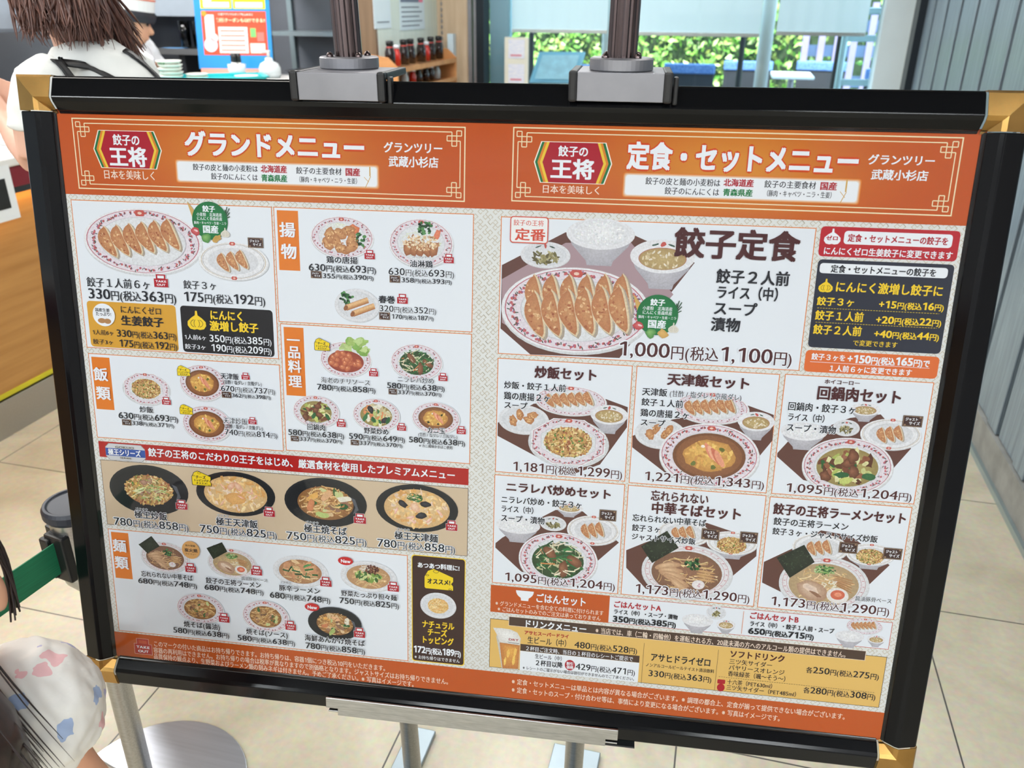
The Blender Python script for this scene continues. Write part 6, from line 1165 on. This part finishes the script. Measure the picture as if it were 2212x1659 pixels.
# ------------------------------------------------------------------ people
m_skin = mat('skin_light', (226, 180, 158), 0.5, rgb2=(218, 166, 142), scale=7); m_skin2 = mat('skin_cook', (206, 156, 126), 0.5, rgb2=(194, 142, 112), scale=7); m_skin3 = mat('skin_child', (222, 170, 140), 0.5, rgb2=(210, 152, 122), scale=9)
m_nail = mat('nail_pink', (236, 186, 176), 0.3)
def limb(mb, pts, rad, n_=14): return mb.tube(pts, rad, n_)
def hand(mb, wrist, dirv, palm_n, s=1.0, curl=0.5, side=1):
    """palm and five bent fingers; dirv = towards the fingertips, palm_n = out of the palm, side = thumb side"""
    d = Vector(dirv).normalized(); nrm = (Vector(palm_n) - d * Vector(palm_n).dot(d)).normalized(); sd = d.cross(nrm) * side; w_ = Vector(wrist)
    mb.tube([w_ - d * 0.01 * s, w_ + d * 0.02 * s, w_ + d * 0.06 * s, w_ + d * 0.085 * s], [(0.022 * s, 0.017 * s), (0.03 * s, 0.016 * s), (0.038 * s, 0.014 * s), (0.036 * s, 0.011 * s)], 12) if abs(nrm.z) > 0.5 else mb.tube([w_ - d * 0.01 * s, w_ + d * 0.03 * s, w_ + d * 0.085 * s], [(0.02 * s, 0.022 * s), (0.018 * s, 0.034 * s), (0.013 * s, 0.036 * s)], 12)
    for k, (o_, L1) in enumerate(((0.027, 0.068), (0.009, 0.078), (-0.01, 0.072), (-0.027, 0.056))):
        p0 = w_ + d * 0.08 * s + sd * o_ * s; a = 0.25 + curl * 0.5; p1 = p0 + (d * math.cos(a) + nrm * math.sin(a)) * L1 * 0.42 * s; a += curl; p2 = p1 + (d * math.cos(a) + nrm * math.sin(a)) * L1 * 0.33 * s; a += curl * 0.8; p3 = p2 + (d * math.cos(a) + nrm * math.sin(a)) * L1 * 0.28 * s
        mb.tube([p0, p1, p2, p3], [0.0088 * s, 0.0084 * s, 0.0076 * s, 0.0056 * s], 10)
    p0 = w_ + d * 0.03 * s + sd * 0.03 * s; p1 = p0 + (d * 0.6 + sd * 0.6 + nrm * 0.5).normalized() * 0.034 * s; p2 = p1 + (d * 0.8 + nrm * 0.6).normalized() * 0.028 * s
    mb.tube([p0 - sd * 0.01 * s, p0, p1, p2], [0.012 * s, 0.0115 * s, 0.0098 * s, 0.007 * s], 10)
def head_shape(mb, c, yaw, pitch, s=1.0, nose=True):
    R_ = Euler((pitch, 0, yaw)).to_matrix(); c = Vector(c); A = lambda v: c + R_ @ Vector(v) * s
    mb.ball(c, (0.075 * s, 0.094 * s, 0.1 * s), 20, 14, Euler((pitch, 0, yaw))); mb.ball(A((0, 0.03, -0.05)), (0.056 * s, 0.06 * s, 0.06 * s), 16, 10, Euler((pitch, 0, yaw)))
    mb.tube([A((0, 0.088, 0.0)), A((0, 0.108, -0.03)), A((0, 0.098, -0.04))], [0.008 * s, 0.013 * s, 0.01 * s], 8)
    mb.ball(A((0, 0.088, -0.064)), (0.02 * s, 0.008 * s, 0.006 * s), 10, 6, Euler((pitch, 0, yaw)))
    for sx in (-1, 1): mb.ball(A((sx * 0.077, -0.008, -0.012)), (0.01 * s, 0.018 * s, 0.03 * s), 12, 8, Euler((pitch + 0.1, 0, yaw)))
    return A
def strands_mesh(name, mt, parent, roots, n_sub=1):
    mb = MB()
    for pts, r in roots: mb.tube(pts, r, 6)
    return mb.build(name, mt, parent, smooth=True)
def bez(ps, n_=10):
    out = []
    for i in range(n_ + 1):
        t = i / n_; q = [Vector(p) for p in ps]
        while len(q) > 1: q = [q[j].lerp(q[j + 1], t) for j in range(len(q) - 1)]
        out.append(q[0])
    return out
RH = random.Random(5)
# --- woman at the counter, seen from behind, facing the counter (-x)
wm = empty('person', (-1.29, 1.555, 0), 0, 'person with long brown hair, white top and black straps, seen from behind', 'person')
W0 = Vector((-1.3, 1.53, 0)); w_ = lambda x, y, z: Vector((x, y, z)) - W0
body = MB()
limb(body, [w_(-1.30, 1.53, 0.86), w_(-1.3, 1.53, 1.0), w_(-1.31, 1.53, 1.14), w_(-1.315, 1.53, 1.27), w_(-1.32, 1.53, 1.31)], [(0.15, 0.105), (0.125, 0.09), (0.135, 0.095), (0.13, 0.085), (0.06, 0.05)], 20)
limb(body, [w_(-1.32, 1.53, 1.28), w_(-1.335, 1.53, 1.36), w_(-1.345, 1.53, 1.4)], [0.048, 0.044, 0.046])
A = head_shape(body, w_(-1.35, 1.52, 1.47), math.radians(90), math.radians(-28), 0.88)
for s, el, hd_ in ((-1, (-1.335, 1.362, 1.15), (-1.48, 1.455, 1.205)), (1, (-1.36, 1.70, 1.13), (-1.5, 1.56, 1.225))):
    sh = (-1.315, 1.53 + s * 0.135, 1.285); limb(body, [w_(*sh), w_((sh[0] + el[0]) / 2 - 0.005, (sh[1] + el[1]) / 2 + s * 0.008, (sh[2] + el[2]) / 2), w_(*el)], [0.047, 0.041, 0.034]); limb(body, [w_(*el), w_((el[0] + hd_[0]) / 2, (el[1] + hd_[1]) / 2, (el[2] + hd_[2]) / 2 - 0.006), w_(*hd_)], [0.034, 0.031, 0.022])
    dv = Vector(hd_) - Vector(el); hand(body, w_(*hd_), (dv.x, dv.y - s * 0.02, dv.z * 0.9), (0.1, -s * 1.0, 0.55), 0.92, 0.62, -s)
for s in (-1, 1):
    limb(body, [w_(-1.3, 1.53 + s * 0.08, 0.88), w_(-1.305, 1.53 + s * 0.085, 0.66), w_(-1.31, 1.53 + s * 0.08, 0.46), w_(-1.295, 1.53 + s * 0.08, 0.28), w_(-1.29, 1.53 + s * 0.08, 0.09)], [0.088, 0.075, 0.055, 0.052, 0.034])
    limb(body, [w_(-1.27, 1.53 + s * 0.08, 0.04), w_(-1.34, 1.53 + s * 0.085, 0.035), w_(-1.42, 1.53 + s * 0.09, 0.025)], [0.034, 0.036, 0.024])
remesh(body.build('body', m_skin, wm, smooth=True), 0.0055, 3)
m_shirt = mat('white_cotton', (232, 234, 232), 0.85, var=0.03, scale=9, bump=0.25, stretch=(3, 3, 1.2))
sh = MB(); limb(sh, [w_(-1.30, 1.53, 0.96), w_(-1.3, 1.53, 1.08), w_(-1.305, 1.53, 1.18), w_(-1.312, 1.53, 1.265), w_(-1.318, 1.53, 1.318), w_(-1.325, 1.53, 1.352)], [(0.158, 0.112), (0.15, 0.108), (0.152, 0.108), (0.15, 0.1), (0.108, 0.072), (0.058, 0.055)], 22)
for s, el in ((-1, (-1.335, 1.362, 1.15)), (1, (-1.36, 1.70, 1.13))):
    p0 = Vector((-1.312, 1.53 + s * 0.1, 1.29)); p1 = Vector((-1.315, 1.53 + s * 0.135, 1.28)); el = Vector(el); p2 = p1.lerp(el, 0.66); limb(sh, [w_(*p0), w_(*p1), w_(*p1.lerp(el, 0.33)), w_(*p2)], [0.056, 0.056, 0.055, 0.056], 16)
o = top_o = sh.build('top', m_shirt, wm, smooth=True); remesh(o, 0.006, 6)
tx_ = bpy.data.textures.new('cloth_folds', 'CLOUDS'); tx_.noise_scale = 0.07; dm = o.modifiers.new('folds', 'DISPLACE'); dm.texture = tx_; dm.strength = 0.014; dm.mid_level = 0.5; o['label'] = 'white short-sleeved top'
sk = MB(); limb(sk, [w_(-1.30, 1.53, 0.98), w_(-1.3, 1.53, 0.86), w_(-1.3, 1.53, 0.6), w_(-1.3, 1.53, 0.38)], [(0.15, 0.11), (0.175, 0.13), (0.2, 0.16), (0.225, 0.19)], 24); sk.build('skirt', mat('navy_skirt', (44, 50, 66), 0.85), wm, smooth=True)
for s in (-1, 1): MB().ball(w_(-1.345, 1.53 + s * 0.086, 0.03), (0.1, 0.045, 0.032), 14, 8).build('shoe', m_rubber, wm, smooth=True)
# straps over the back: two wide bag straps and one thin braided cord
m_strap = mat('black_strap', (24, 25, 28), 0.5, var=0.1)
def ribbon(pts, wd, out, th=0.004):
    mb = MB(); N = len(pts)
    for i, p in enumerate(pts):
        tg_ = (pts[min(i + 1, N - 1)] - pts[max(i - 1, 0)]).normalized(); o_ = Vector(out(p)).normalized(); sd = tg_.cross(o_).normalized() * wd / 2
        mb.v += [p + sd, p + sd + o_ * th, p - sd + o_ * th, p - sd]
    for i in range(N - 1):
        for j in range(4): mb.f.append((i * 4 + j, i * 4 + (j + 1) % 4, (i + 1) * 4 + (j + 1) % 4, (i + 1) * 4 + j))
    return mb
outw = lambda p: (p.x + 0.012, p.y * 0.7, max(0, p.z - 1.27) * 2.2)
def on_back(y, z):   # a point on the cloth of the back at that height
    prof = ((0.96, 0.112, 0.158), (1.18, 0.108, 0.152), (1.265, 0.1, 0.15), (1.318, 0.074, 0.112), (1.352, 0.055, 0.06))
    for a, b_ in zip(prof, prof[1:]):
        if a[0] <= z <= b_[0]: k = (z - a[0]) / (b_[0] - a[0]); rx = a[1] + (b_[1] - a[1]) * k; ry = a[2] + (b_[2] - a[2]) * k; break
    else: rx, ry = prof[-1][1:]
    q = max(-0.98, min(0.98, y / ry)); return Vector((-0.006 + rx * math.sqrt(1 - q * q) + 0.017, y, z))
def strap(ps, wd): return ribbon([on_back(a, b_) for a, b_ in ps], wd, outw, 0.005)
ip = lambda a, b_, n_=12, sag=0.0: [(a[0] + (b_[0] - a[0]) * i / n_, a[1] + (b_[1] - a[1]) * i / n_ + sag * math.sin(math.pi * i / n_)) for i in range(n_ + 1)]
def hug(o_, th):
    sw = o_.modifiers.new('hug', 'SHRINKWRAP'); sw.target = top_o; sw.wrap_method = 'NEAREST_SURFACEPOINT'; sw.wrap_mode = 'ABOVE_SURFACE'; sw.offset = 0.0025; sd_ = o_.modifiers.new('thick', 'SOLIDIFY'); sd_.thickness = th; sd_.offset = 1.0
def flat_strap(name_, ps, wd, th, n_):
    mb = MB(); P_ = [on_back(a, b_) for a, b_ in ps]; N = len(P_)
    for i, p in enumerate(P_):
        tg_ = (P_[min(i + 1, N - 1)] - P_[max(i - 1, 0)]).normalized(); sd = tg_.cross(Vector(outw(p)).normalized()).normalized() * wd / 2
        for k in range(4): mb.v.append(p + sd * (1 - 2 * k / 3.0))
    mb.f = [(i * 4 + k, i * 4 + k + 1, i * 4 + k + 5, i * 4 + k + 4) for i in range(N - 1) for k in range(3)]
    hug(mb.build(name_, m_strap, wm, smooth=True), th)
flat_strap('bag_strap', ip((-0.128, 1.33), (-0.085, 1.12), 26, 0.0), 0.024, 0.003, 4); flat_strap('bag_strap', ip((0.0, 1.335), (0.075, 1.12), 26), 0.018, 0.003, 4)
flat_strap('braided_cord', ip((-0.105, 1.335), (0.02, 1.12), 40, 0.03), 0.009, 0.006, 4)
# hair: a fitted mass under many tapering locks
m_hair = mat('brown_hair', (124, 86, 74), 0.4, rgb2=(70, 46, 42), scale=24, stretch=(5, 5, 0.6), coat=0.15)
hc = Vector((-1.345, 1.51, 1.475)) - W0; hair = MB(); hair.ball(hc, (0.08, 0.073, 0.098), 24, 16); hair.tube([hc + Vector((0.02, 0, 0.0)), hc + Vector((0.03, 0.0, -0.07)), hc + Vector((0.035, 0.005, -0.12))], [(0.066, 0.06), (0.07, 0.052), (0.05, 0.03)], 20)
hm = hair.build('hair', m_hair, wm, smooth=True)
lk = MB()
for i in range(760):
    a = RH.uniform(-2.15, 2.15) ; el = RH.uniform(0.05, 1.25)
    rt = hc + Vector((0.086 * math.cos(a) * math.cos(el), 0.079 * math.sin(a) * math.cos(el), 0.104 * math.sin(el)))
    drop = RH.uniform(0.07, 0.135) + 0.03 * math.sin(a); fl = RH.uniform(0.85, 1.12); sweep = 0.045 if a > 0.2 else 0.004
    p1 = hc + Vector((0.086 * math.cos(a) * fl * 0.98, 0.08 * math.sin(a) * fl * 0.98, -0.02)); p2 = hc + Vector((0.084 * math.cos(a) * fl + 0.012, 0.082 * math.sin(a) * fl + sweep * 0.9, -drop * 0.75)); p3 = hc + Vector((0.07 * math.cos(a) * fl + 0.02 + RH.uniform(-0.02, 0.02), 0.085 * math.sin(a) * fl + sweep * 1.3 + RH.uniform(-0.025, 0.025), -drop - RH.uniform(0.0, 0.03)))
    r = RH.uniform(0.0012, 0.0042); p2 += Vector((RH.uniform(-0.016, 0.016), RH.uniform(-0.016, 0.016), 0)); lk.tube(bez([rt, p1, p2, p3], 9), [r * 0.6, r, r, r, r, r * 0.95, r * 0.9, r * 0.75, r * 0.5, r * 0.15], 6, cap=False)
lk.build('hair_locks', m_hair, hm, smooth=True)
wm.scale = (1, 1, 1.022)
# the phone in her hands
ph = empty('mobile_phone', (-1.535, 1.492, 1.27), 0, 'dark mobile phone held in front of the person with long brown hair', 'phone'); ph.rotation_euler = (math.radians(58), math.radians(-8), math.radians(70))
MB().box(-0.037, 0.037, -0.074, 0.074, 0, 0.008).build('case', mat('violet_black_case', (44, 38, 60), 0.25, coat=0.5), ph, bevel=0.005); MB().box(-0.033, 0.033, -0.069, 0.069, 0.008, 0.0086).build('screen', mat('phone_screen', (30, 34, 48), 0.1, coat=0.6), ph, bevel=0.0005)
MB().box(0.012, 0.032, 0.042, 0.068, -0.003, 0.0).build('camera_bump', m_rubber, ph, bevel=0.002)
# --- cook behind the counter, bending, in profile to the right
ck = empty('person', (-3.21, 4.02, 0), 0, 'person in a white cook coat and white cap behind the counter', 'person')
K0 = Vector((-3.18, 4.02, 0)); k_ = lambda x, y, z: Vector((x, y, z)) - K0
HY = math.radians(-66)   # facing right and a little away from the lens
body = MB(); limb(body, [k_(-3.2, 4.03, 0.82), k_(-3.19, 4.03, 1.0), k_(-3.15, 4.02, 1.15), k_(-3.1, 4.0, 1.26), k_(-3.07, 3.99, 1.3)], [(0.14, 0.11), (0.14, 0.11), (0.15, 0.11), (0.13, 0.09), (0.06, 0.055)], 18); limb(body, [k_(-3.09, 3.99, 1.26), k_(-3.05, 3.985, 1.31), k_(-3.025, 3.98, 1.34)], [0.055, 0.05, 0.05])
A = head_shape(body, k_(-3.005, 3.985, 1.352), HY, math.radians(-14), 0.98)
for el, hd_, sh_ in (((-2.91, 3.85, 1.165), (-2.95, 4.0, 1.155), (-3.05, 3.86, 1.235)), ((-3.02, 4.2, 1.04), (-2.95, 4.1, 1.06), (-3.12, 4.15, 1.235))):
    limb(body, [k_(*sh_), k_(*[(a + b_) / 2 for a, b_ in zip(sh_, el)]), k_(*el)], [0.05, 0.044, 0.036]); limb(body, [k_(*el), k_(*hd_)], [0.036, 0.024]); hand(body, k_(*hd_), [b_ - a for a, b_ in zip(el, hd_)], (0, 0, -1), 0.95, 0.4, 1)
for s in (-1, 1): limb(body, [k_(-3.2, 4.03 + s * 0.085, 0.84), k_(-3.19, 4.03 + s * 0.09, 0.46), k_(-3.21, 4.03 + s * 0.09, 0.09)], [0.09, 0.058, 0.036]); limb(body, [k_(-3.23, 4.03 + s * 0.09, 0.04), k_(-3.1, 4.03 + s * 0.09, 0.03)], [0.036, 0.026])
remesh(body.build('body', m_skin2, ck, smooth=True), 0.007, 3)
co = MB(); limb(co, [k_(-3.2, 4.03, 0.5), k_(-3.2, 4.03, 0.85), k_(-3.19, 4.03, 1.0), k_(-3.15, 4.02, 1.14), k_(-3.105, 4.0, 1.25), k_(-3.075, 3.99, 1.295), k_(-3.06, 3.99, 1.315)], [(0.19, 0.15), (0.17, 0.135), (0.175, 0.14), (0.2, 0.145), (0.185, 0.115), (0.1, 0.08), (0.062, 0.06)], 22)
for el, hd_, sh_ in (((-2.91, 3.85, 1.165), (-2.95, 4.0, 1.155), (-3.05, 3.86, 1.235)), ((-3.02, 4.2, 1.04), (-2.95, 4.1, 1.06), (-3.12, 4.15, 1.235))): limb(co, [k_(*[a * 0.7 + b_ * 0.3 for a, b_ in zip(sh_, (-3.1, 4.0, 1.24))]), k_(*sh_), k_(*[(a + b_) / 2 for a, b_ in zip(sh_, el)]), k_(*el), k_(*[a * 0.3 + b_ * 0.7 for a, b_ in zip(el, hd_)])], [0.075, 0.08, 0.075, 0.062, 0.052], 16)
o = co.build('coat', mat('white_coat', (236, 238, 242), 0.8, var=0.02, scale=6, bump=0.15), ck, smooth=True); remesh(o, 0.008, 6); dm = o.modifiers.new('folds', 'DISPLACE'); dm.texture = tx_; dm.strength = 0.02
ring = MB(); Rk = Euler((0.25, 0.5, 0)); pts = [k_(-3.055, 3.988, 1.316) + Rk.to_matrix() @ Vector((0.064 * math.cos(a), 0.06 * math.sin(a), 0)) for a in [i * 0.3307 for i in range(20)]]; ring.tube(pts, [(0.008, 0.012)] * len(pts), 8); ring.build('neck_scarf', mat('yellow_scarf', (228, 206, 50), 0.7), ck, smooth=True)
Re = Euler((math.radians(-9), 0, HY)); hcn = Vector(k_(-3.005, 3.985, 1.352))
def hat_ring(z, r0, r1): return [hcn + Re.to_matrix() @ Vector((r0 * math.cos(a), 0.005 + r1 * math.sin(a), z)) for a in [i * 2 * math.pi / 28 for i in range(28)]]
def bands(zs): 
    mb = MB()
    for z, r0, r1 in zs: mb.v += hat_ring(z, r0, r1)
    for j in range(len(zs) - 1): mb.f += [(j * 28 + i, j * 28 + (i + 1) % 28, (j + 1) * 28 + (i + 1) % 28, (j + 1) * 28 + i) for i in range(28)]
    return mb
hb = bands(((0.045, 0.09, 0.106), (0.16, 0.094, 0.11), (0.2, 0.098, 0.115))); hb.f.append(tuple(range(56, 84))); cap_o = hb.build('cap', mat('white_cap_cloth', (240, 241, 243), 0.8), ck, smooth=False)
bands(((0.11, 0.0945, 0.1105), (0.117, 0.0948, 0.111))).build('cap_stripe', mat('orange_piping', (224, 110, 80), 0.7), cap_o)
bands(((0.004, 0.082, 0.102), (0.02, 0.094, 0.113), (0.045, 0.096, 0.115), (0.058, 0.09, 0.106))).build('hair_net', mat('dark_net', (26, 28, 38), 0.7, var=0.3, scale=60), ck, smooth=True)
hr = MB(); hr.ball(hcn + Re.to_matrix() @ Vector((0, -0.03, -0.01)), (0.079, 0.08, 0.07), 16, 10, Re); hr.build('hair', mat('black_hair', (24, 24, 28), 0.5, var=0.3, scale=40), ck, smooth=True); hr = MB(); hr.ball(hcn + Re.to_matrix() @ Vector((0, -0.125, 0.022)), (0.045, 0.036, 0.042), 16, 10, Re); hr.build('hair_bun', mat('dark_net', (26, 28, 38)), ck, smooth=True)
for sx in (-1, 1): MB().ball(hcn + Re.to_matrix() @ Vector((sx * 0.032, 0.085, -0.002)), (0.011, 0.006, 0.006), 10, 8, Re).build('eye', mat('eye_dark', (30, 24, 22), 0.2), ck, smooth=True); MB().ball(hcn + Re.to_matrix() @ Vector((sx * 0.033, 0.088, 0.018)), (0.018, 0.005, 0.0035), 10, 6, Re).build('eyebrow', mat('black_hair', (24, 24, 28)), ck, smooth=True)
ck.scale = (1, 1, 1.008)
# --- child in the foreground, seen from above
cd = empty('person', (-0.832, 0.545, 0), 0, 'small person with dark hair in a white puff-sleeved printed top', 'person')
C0 = Vector((-0.8, 0.54, 0)); c_ = lambda x, y, z: Vector((x, y, z)) - C0
body = MB(); limb(body, [c_(-0.82, 0.53, 0.36), c_(-0.82, 0.53, 0.5), c_(-0.82, 0.53, 0.6), c_(-0.83, 0.53, 0.66)], [(0.085, 0.08), (0.082, 0.072), (0.09, 0.068), (0.04, 0.04)], 16); limb(body, [c_(-0.81, 0.545, 0.63), c_(-0.775, 0.555, 0.72)], [0.034, 0.036])
CH_ = Vector((-0.785, 0.556, 0.795)); A = head_shape(body, CH_ - C0, math.radians(38), math.radians(-8), 0.86)
for s, el, hd_ in ((1, (-0.722, 0.618, 0.49), (-0.70, 0.65, 0.385)), (-1, (-0.93, 0.44, 0.5), (-0.95, 0.5, 0.41))):
    sh_ = (-0.765, 0.6, 0.615) if s == 1 else (-0.89, 0.46, 0.62); limb(body, [c_(*sh_), c_(*[(a + b_) / 2 for a, b_ in zip(sh_, el)]), c_(*el)], [0.035, 0.033, 0.028]); limb(body, [c_(*el), c_(*hd_)], [0.028, 0.02]); hand(body, c_(*hd_), [b_ - a for a, b_ in zip(el, hd_)], (-0.6, 0.3, 0), 0.6, 0.4, 1)
for s in (-1, 1): limb(body, [c_(-0.82 + s * 0.045, 0.53 - s * 0.02, 0.37), c_(-0.82 + s * 0.05, 0.53, 0.2), c_(-0.82 + s * 0.05, 0.52, 0.05)], [0.055, 0.042, 0.028]); limb(body, [c_(-0.82 + s * 0.05, 0.51, 0.028), c_(-0.84 + s * 0.05, 0.59, 0.022)], [0.027, 0.022])
remesh(body.build('body', m_skin3, cd, smooth=True), 0.005, 3)
# white cloth with a scattered print of violet, pink and blue shapes
mC = mat('printed_child_cotton', (238, 236, 232), 0.85); n = mC.node_tree.nodes; l = mC.node_tree.links; tc = n.new('ShaderNodeTexCoord'); vo = n.new('ShaderNodeTexVoronoi'); vo.inputs['Scale'].default_value = 25; vo.inputs['Randomness'].default_value = 0.8; ns = n.new('ShaderNodeTexNoise'); ns.inputs['Scale'].default_value = 45
am = n.new('ShaderNodeMixRGB'); am.inputs[0].default_value = 0.03; l.new(tc.outputs['Object'], am.inputs[1]); l.new(tc.outputs['Object'], ns.inputs['Vector']); l.new(ns.outputs['Color'], am.inputs[2]); l.new(am.outputs[0], vo.inputs['Vector'])
lt = n.new('ShaderNodeMath'); lt.operation = 'LESS_THAN'; lt.inputs[1].default_value = 0.27; l.new(vo.outputs['Distance'], lt.inputs[0]); sp = n.new('ShaderNodeSeparateColor'); l.new(vo.outputs['Color'], sp.inputs[0]); gt = n.new('ShaderNodeMath'); gt.operation = 'GREATER_THAN'; gt.inputs[1].default_value = 0.25; l.new(sp.outputs[1], gt.inputs[0]); mu = n.new('ShaderNodeMath'); mu.operation = 'MULTIPLY'; l.new(lt.outputs[0], mu.inputs[0]); l.new(gt.outputs[0], mu.inputs[1])
rp = n.new('ShaderNodeValToRGB'); rp.color_ramp.interpolation = 'CONSTANT'; e = rp.color_ramp.elements; e[0].color = (*lin((190, 188, 224)), 1); e[1].position = 0.36; e[1].color = (*lin((238, 192, 196)), 1); q = rp.color_ramp.elements.new(0.68); q.color = (*lin((168, 188, 224)), 1); l.new(sp.outputs[0], rp.inputs[0])
mx = n.new('ShaderNodeMix'); mx.data_type = 'RGBA'; mx.inputs['A'].default_value = (*lin((240, 238, 234)), 1); l.new(mu.outputs[0], mx.inputs['Factor']); l.new(rp.outputs[0], mx.inputs['B']); l.new(mx.outputs['Result'], n['Principled BSDF'].inputs['Base Color'])
dr = MB(); limb(dr, [c_(-0.84, 0.52, 0.3), c_(-0.83, 0.53, 0.45), c_(-0.82, 0.53, 0.55), c_(-0.822, 0.53, 0.625), c_(-0.828, 0.53, 0.655), c_(-0.83, 0.53, 0.672)], [(0.095, 0.09), (0.095, 0.09), (0.1, 0.085), (0.088, 0.075), (0.055, 0.05), (0.046, 0.044)], 20)
# gathered puff sleeve: narrow at the shoulder, ballooning, gathered again at the hem
for s, a0, a1 in ((1, (-0.795, 0.575, 0.655), (-0.705, 0.618, 0.535)), (-1, (-0.875, 0.475, 0.63), (-0.93, 0.44, 0.52))):
    a0 = Vector(a0); a1 = Vector(a1); P5 = [a0.lerp(a1, t_) for t_ in (0, 0.18, 0.4, 0.62, 0.82, 0.95, 1.0)]; limb(dr, [p - C0 for p in P5], [0.05, 0.078, 0.09, 0.09, 0.075, 0.052, 0.044], 22)
o = dr.build('top', mC, cd, smooth=True); remesh(o, 0.0045, 5); tx2 = bpy.data.textures.new('gathers', 'CLOUDS'); tx2.noise_scale = 0.035; dm = o.modifiers.new('gathers', 'DISPLACE'); dm.texture = tx2; dm.strength = 0.013; o['label'] = 'white puff-sleeved top with violet and pink print'
fr = MB(); fc = Vector((-0.815, 0.56, 0.672)) - C0
for i in range(60):
    a = i * 2 * math.pi / 60; rr = 0.058 + 0.008 * (i % 2); fr.v += [fc + Vector((0.046 * math.cos(a), 0.046 * math.sin(a), 0.004)), fc + Vector((rr * math.cos(a), rr * math.sin(a), -0.006 + 0.006 * (i % 2)))]
fr.f = [(2 * i, 2 * i + 1, 2 * ((i + 1) % 60) + 1, 2 * ((i + 1) % 60)) for i in range(60)]; fr.build('collar_frill', mC, cd, smooth=True)
m_chair_ = mat('dark_child_hair', (46, 28, 26), 0.4, rgb2=(24, 15, 15), scale=30, stretch=(6, 6, 0.6), coat=0.2)
hr = MB(); Rc = Euler((math.radians(-8), 0, math.radians(38))); hcc = CH_ - C0
hr.ball(hcc + Rc.to_matrix() @ Vector((0, -0.022, 0.02)), (0.064, 0.07, 0.08), 20, 14, Rc); hr.tube([hcc + Vector((0.0, -0.04, 0.01)), Vector((-0.752, 0.484, 0.748)) - C0, Vector((-0.703, 0.474, 0.687)) - C0, Vector((-0.68, 0.468, 0.617)) - C0], [0.056, 0.052, 0.06, 0.055], 18); chm = hr.build('hair', m_chair_, cd, smooth=True)
lk = MB()
for i in range(220):
    a = RH.uniform(0, 6.28); q = Vector((RH.gauss(0, 0.02), RH.gauss(0, 0.02), RH.gauss(0, 0.015))); ps = [hcc + Rc.to_matrix() @ Vector((0.07 * math.cos(a), -0.02 + 0.06 * math.sin(a), 0.06)), hcc + Vector((0.0, -0.06, 0.03)) + q, Vector((-0.735, 0.484, 0.73)) - C0 + q * 1.2, Vector((-0.67, 0.478, 0.61)) - C0 + q * 1.5]
    r = RH.uniform(0.0008, 0.002); lk.tube(bez(ps, 9), [r * 0.6, r, r, r, r, r, r * 0.9, r * 0.7, r * 0.5, r * 0.15], 5, cap=False)
for i in range(14):
    p0 = hcc + Rc.to_matrix() @ Vector((0.06, 0.0 + i * 0.003, 0.05)); p3 = hcc + Rc.to_matrix() @ Vector((0.07 + RH.uniform(-0.004, 0.008), 0.01 + RH.uniform(-0.02, 0.02), -0.05)); lk.tube(bez([p0, p0 + Vector((0.02, 0.01, -0.02)), p3], 7), [0.0012] * 8, 4, cap=False)
lk.build('hair_locks', m_chair_, chm, smooth=True)
for s in (-1, 1): MB().ball(c_(-0.835 + s * 0.05, 0.55, 0.024), (0.03, 0.06, 0.024), 12, 8).build('shoe', m_white, cd, smooth=True)
cd.scale = (1, 1, 1.07)
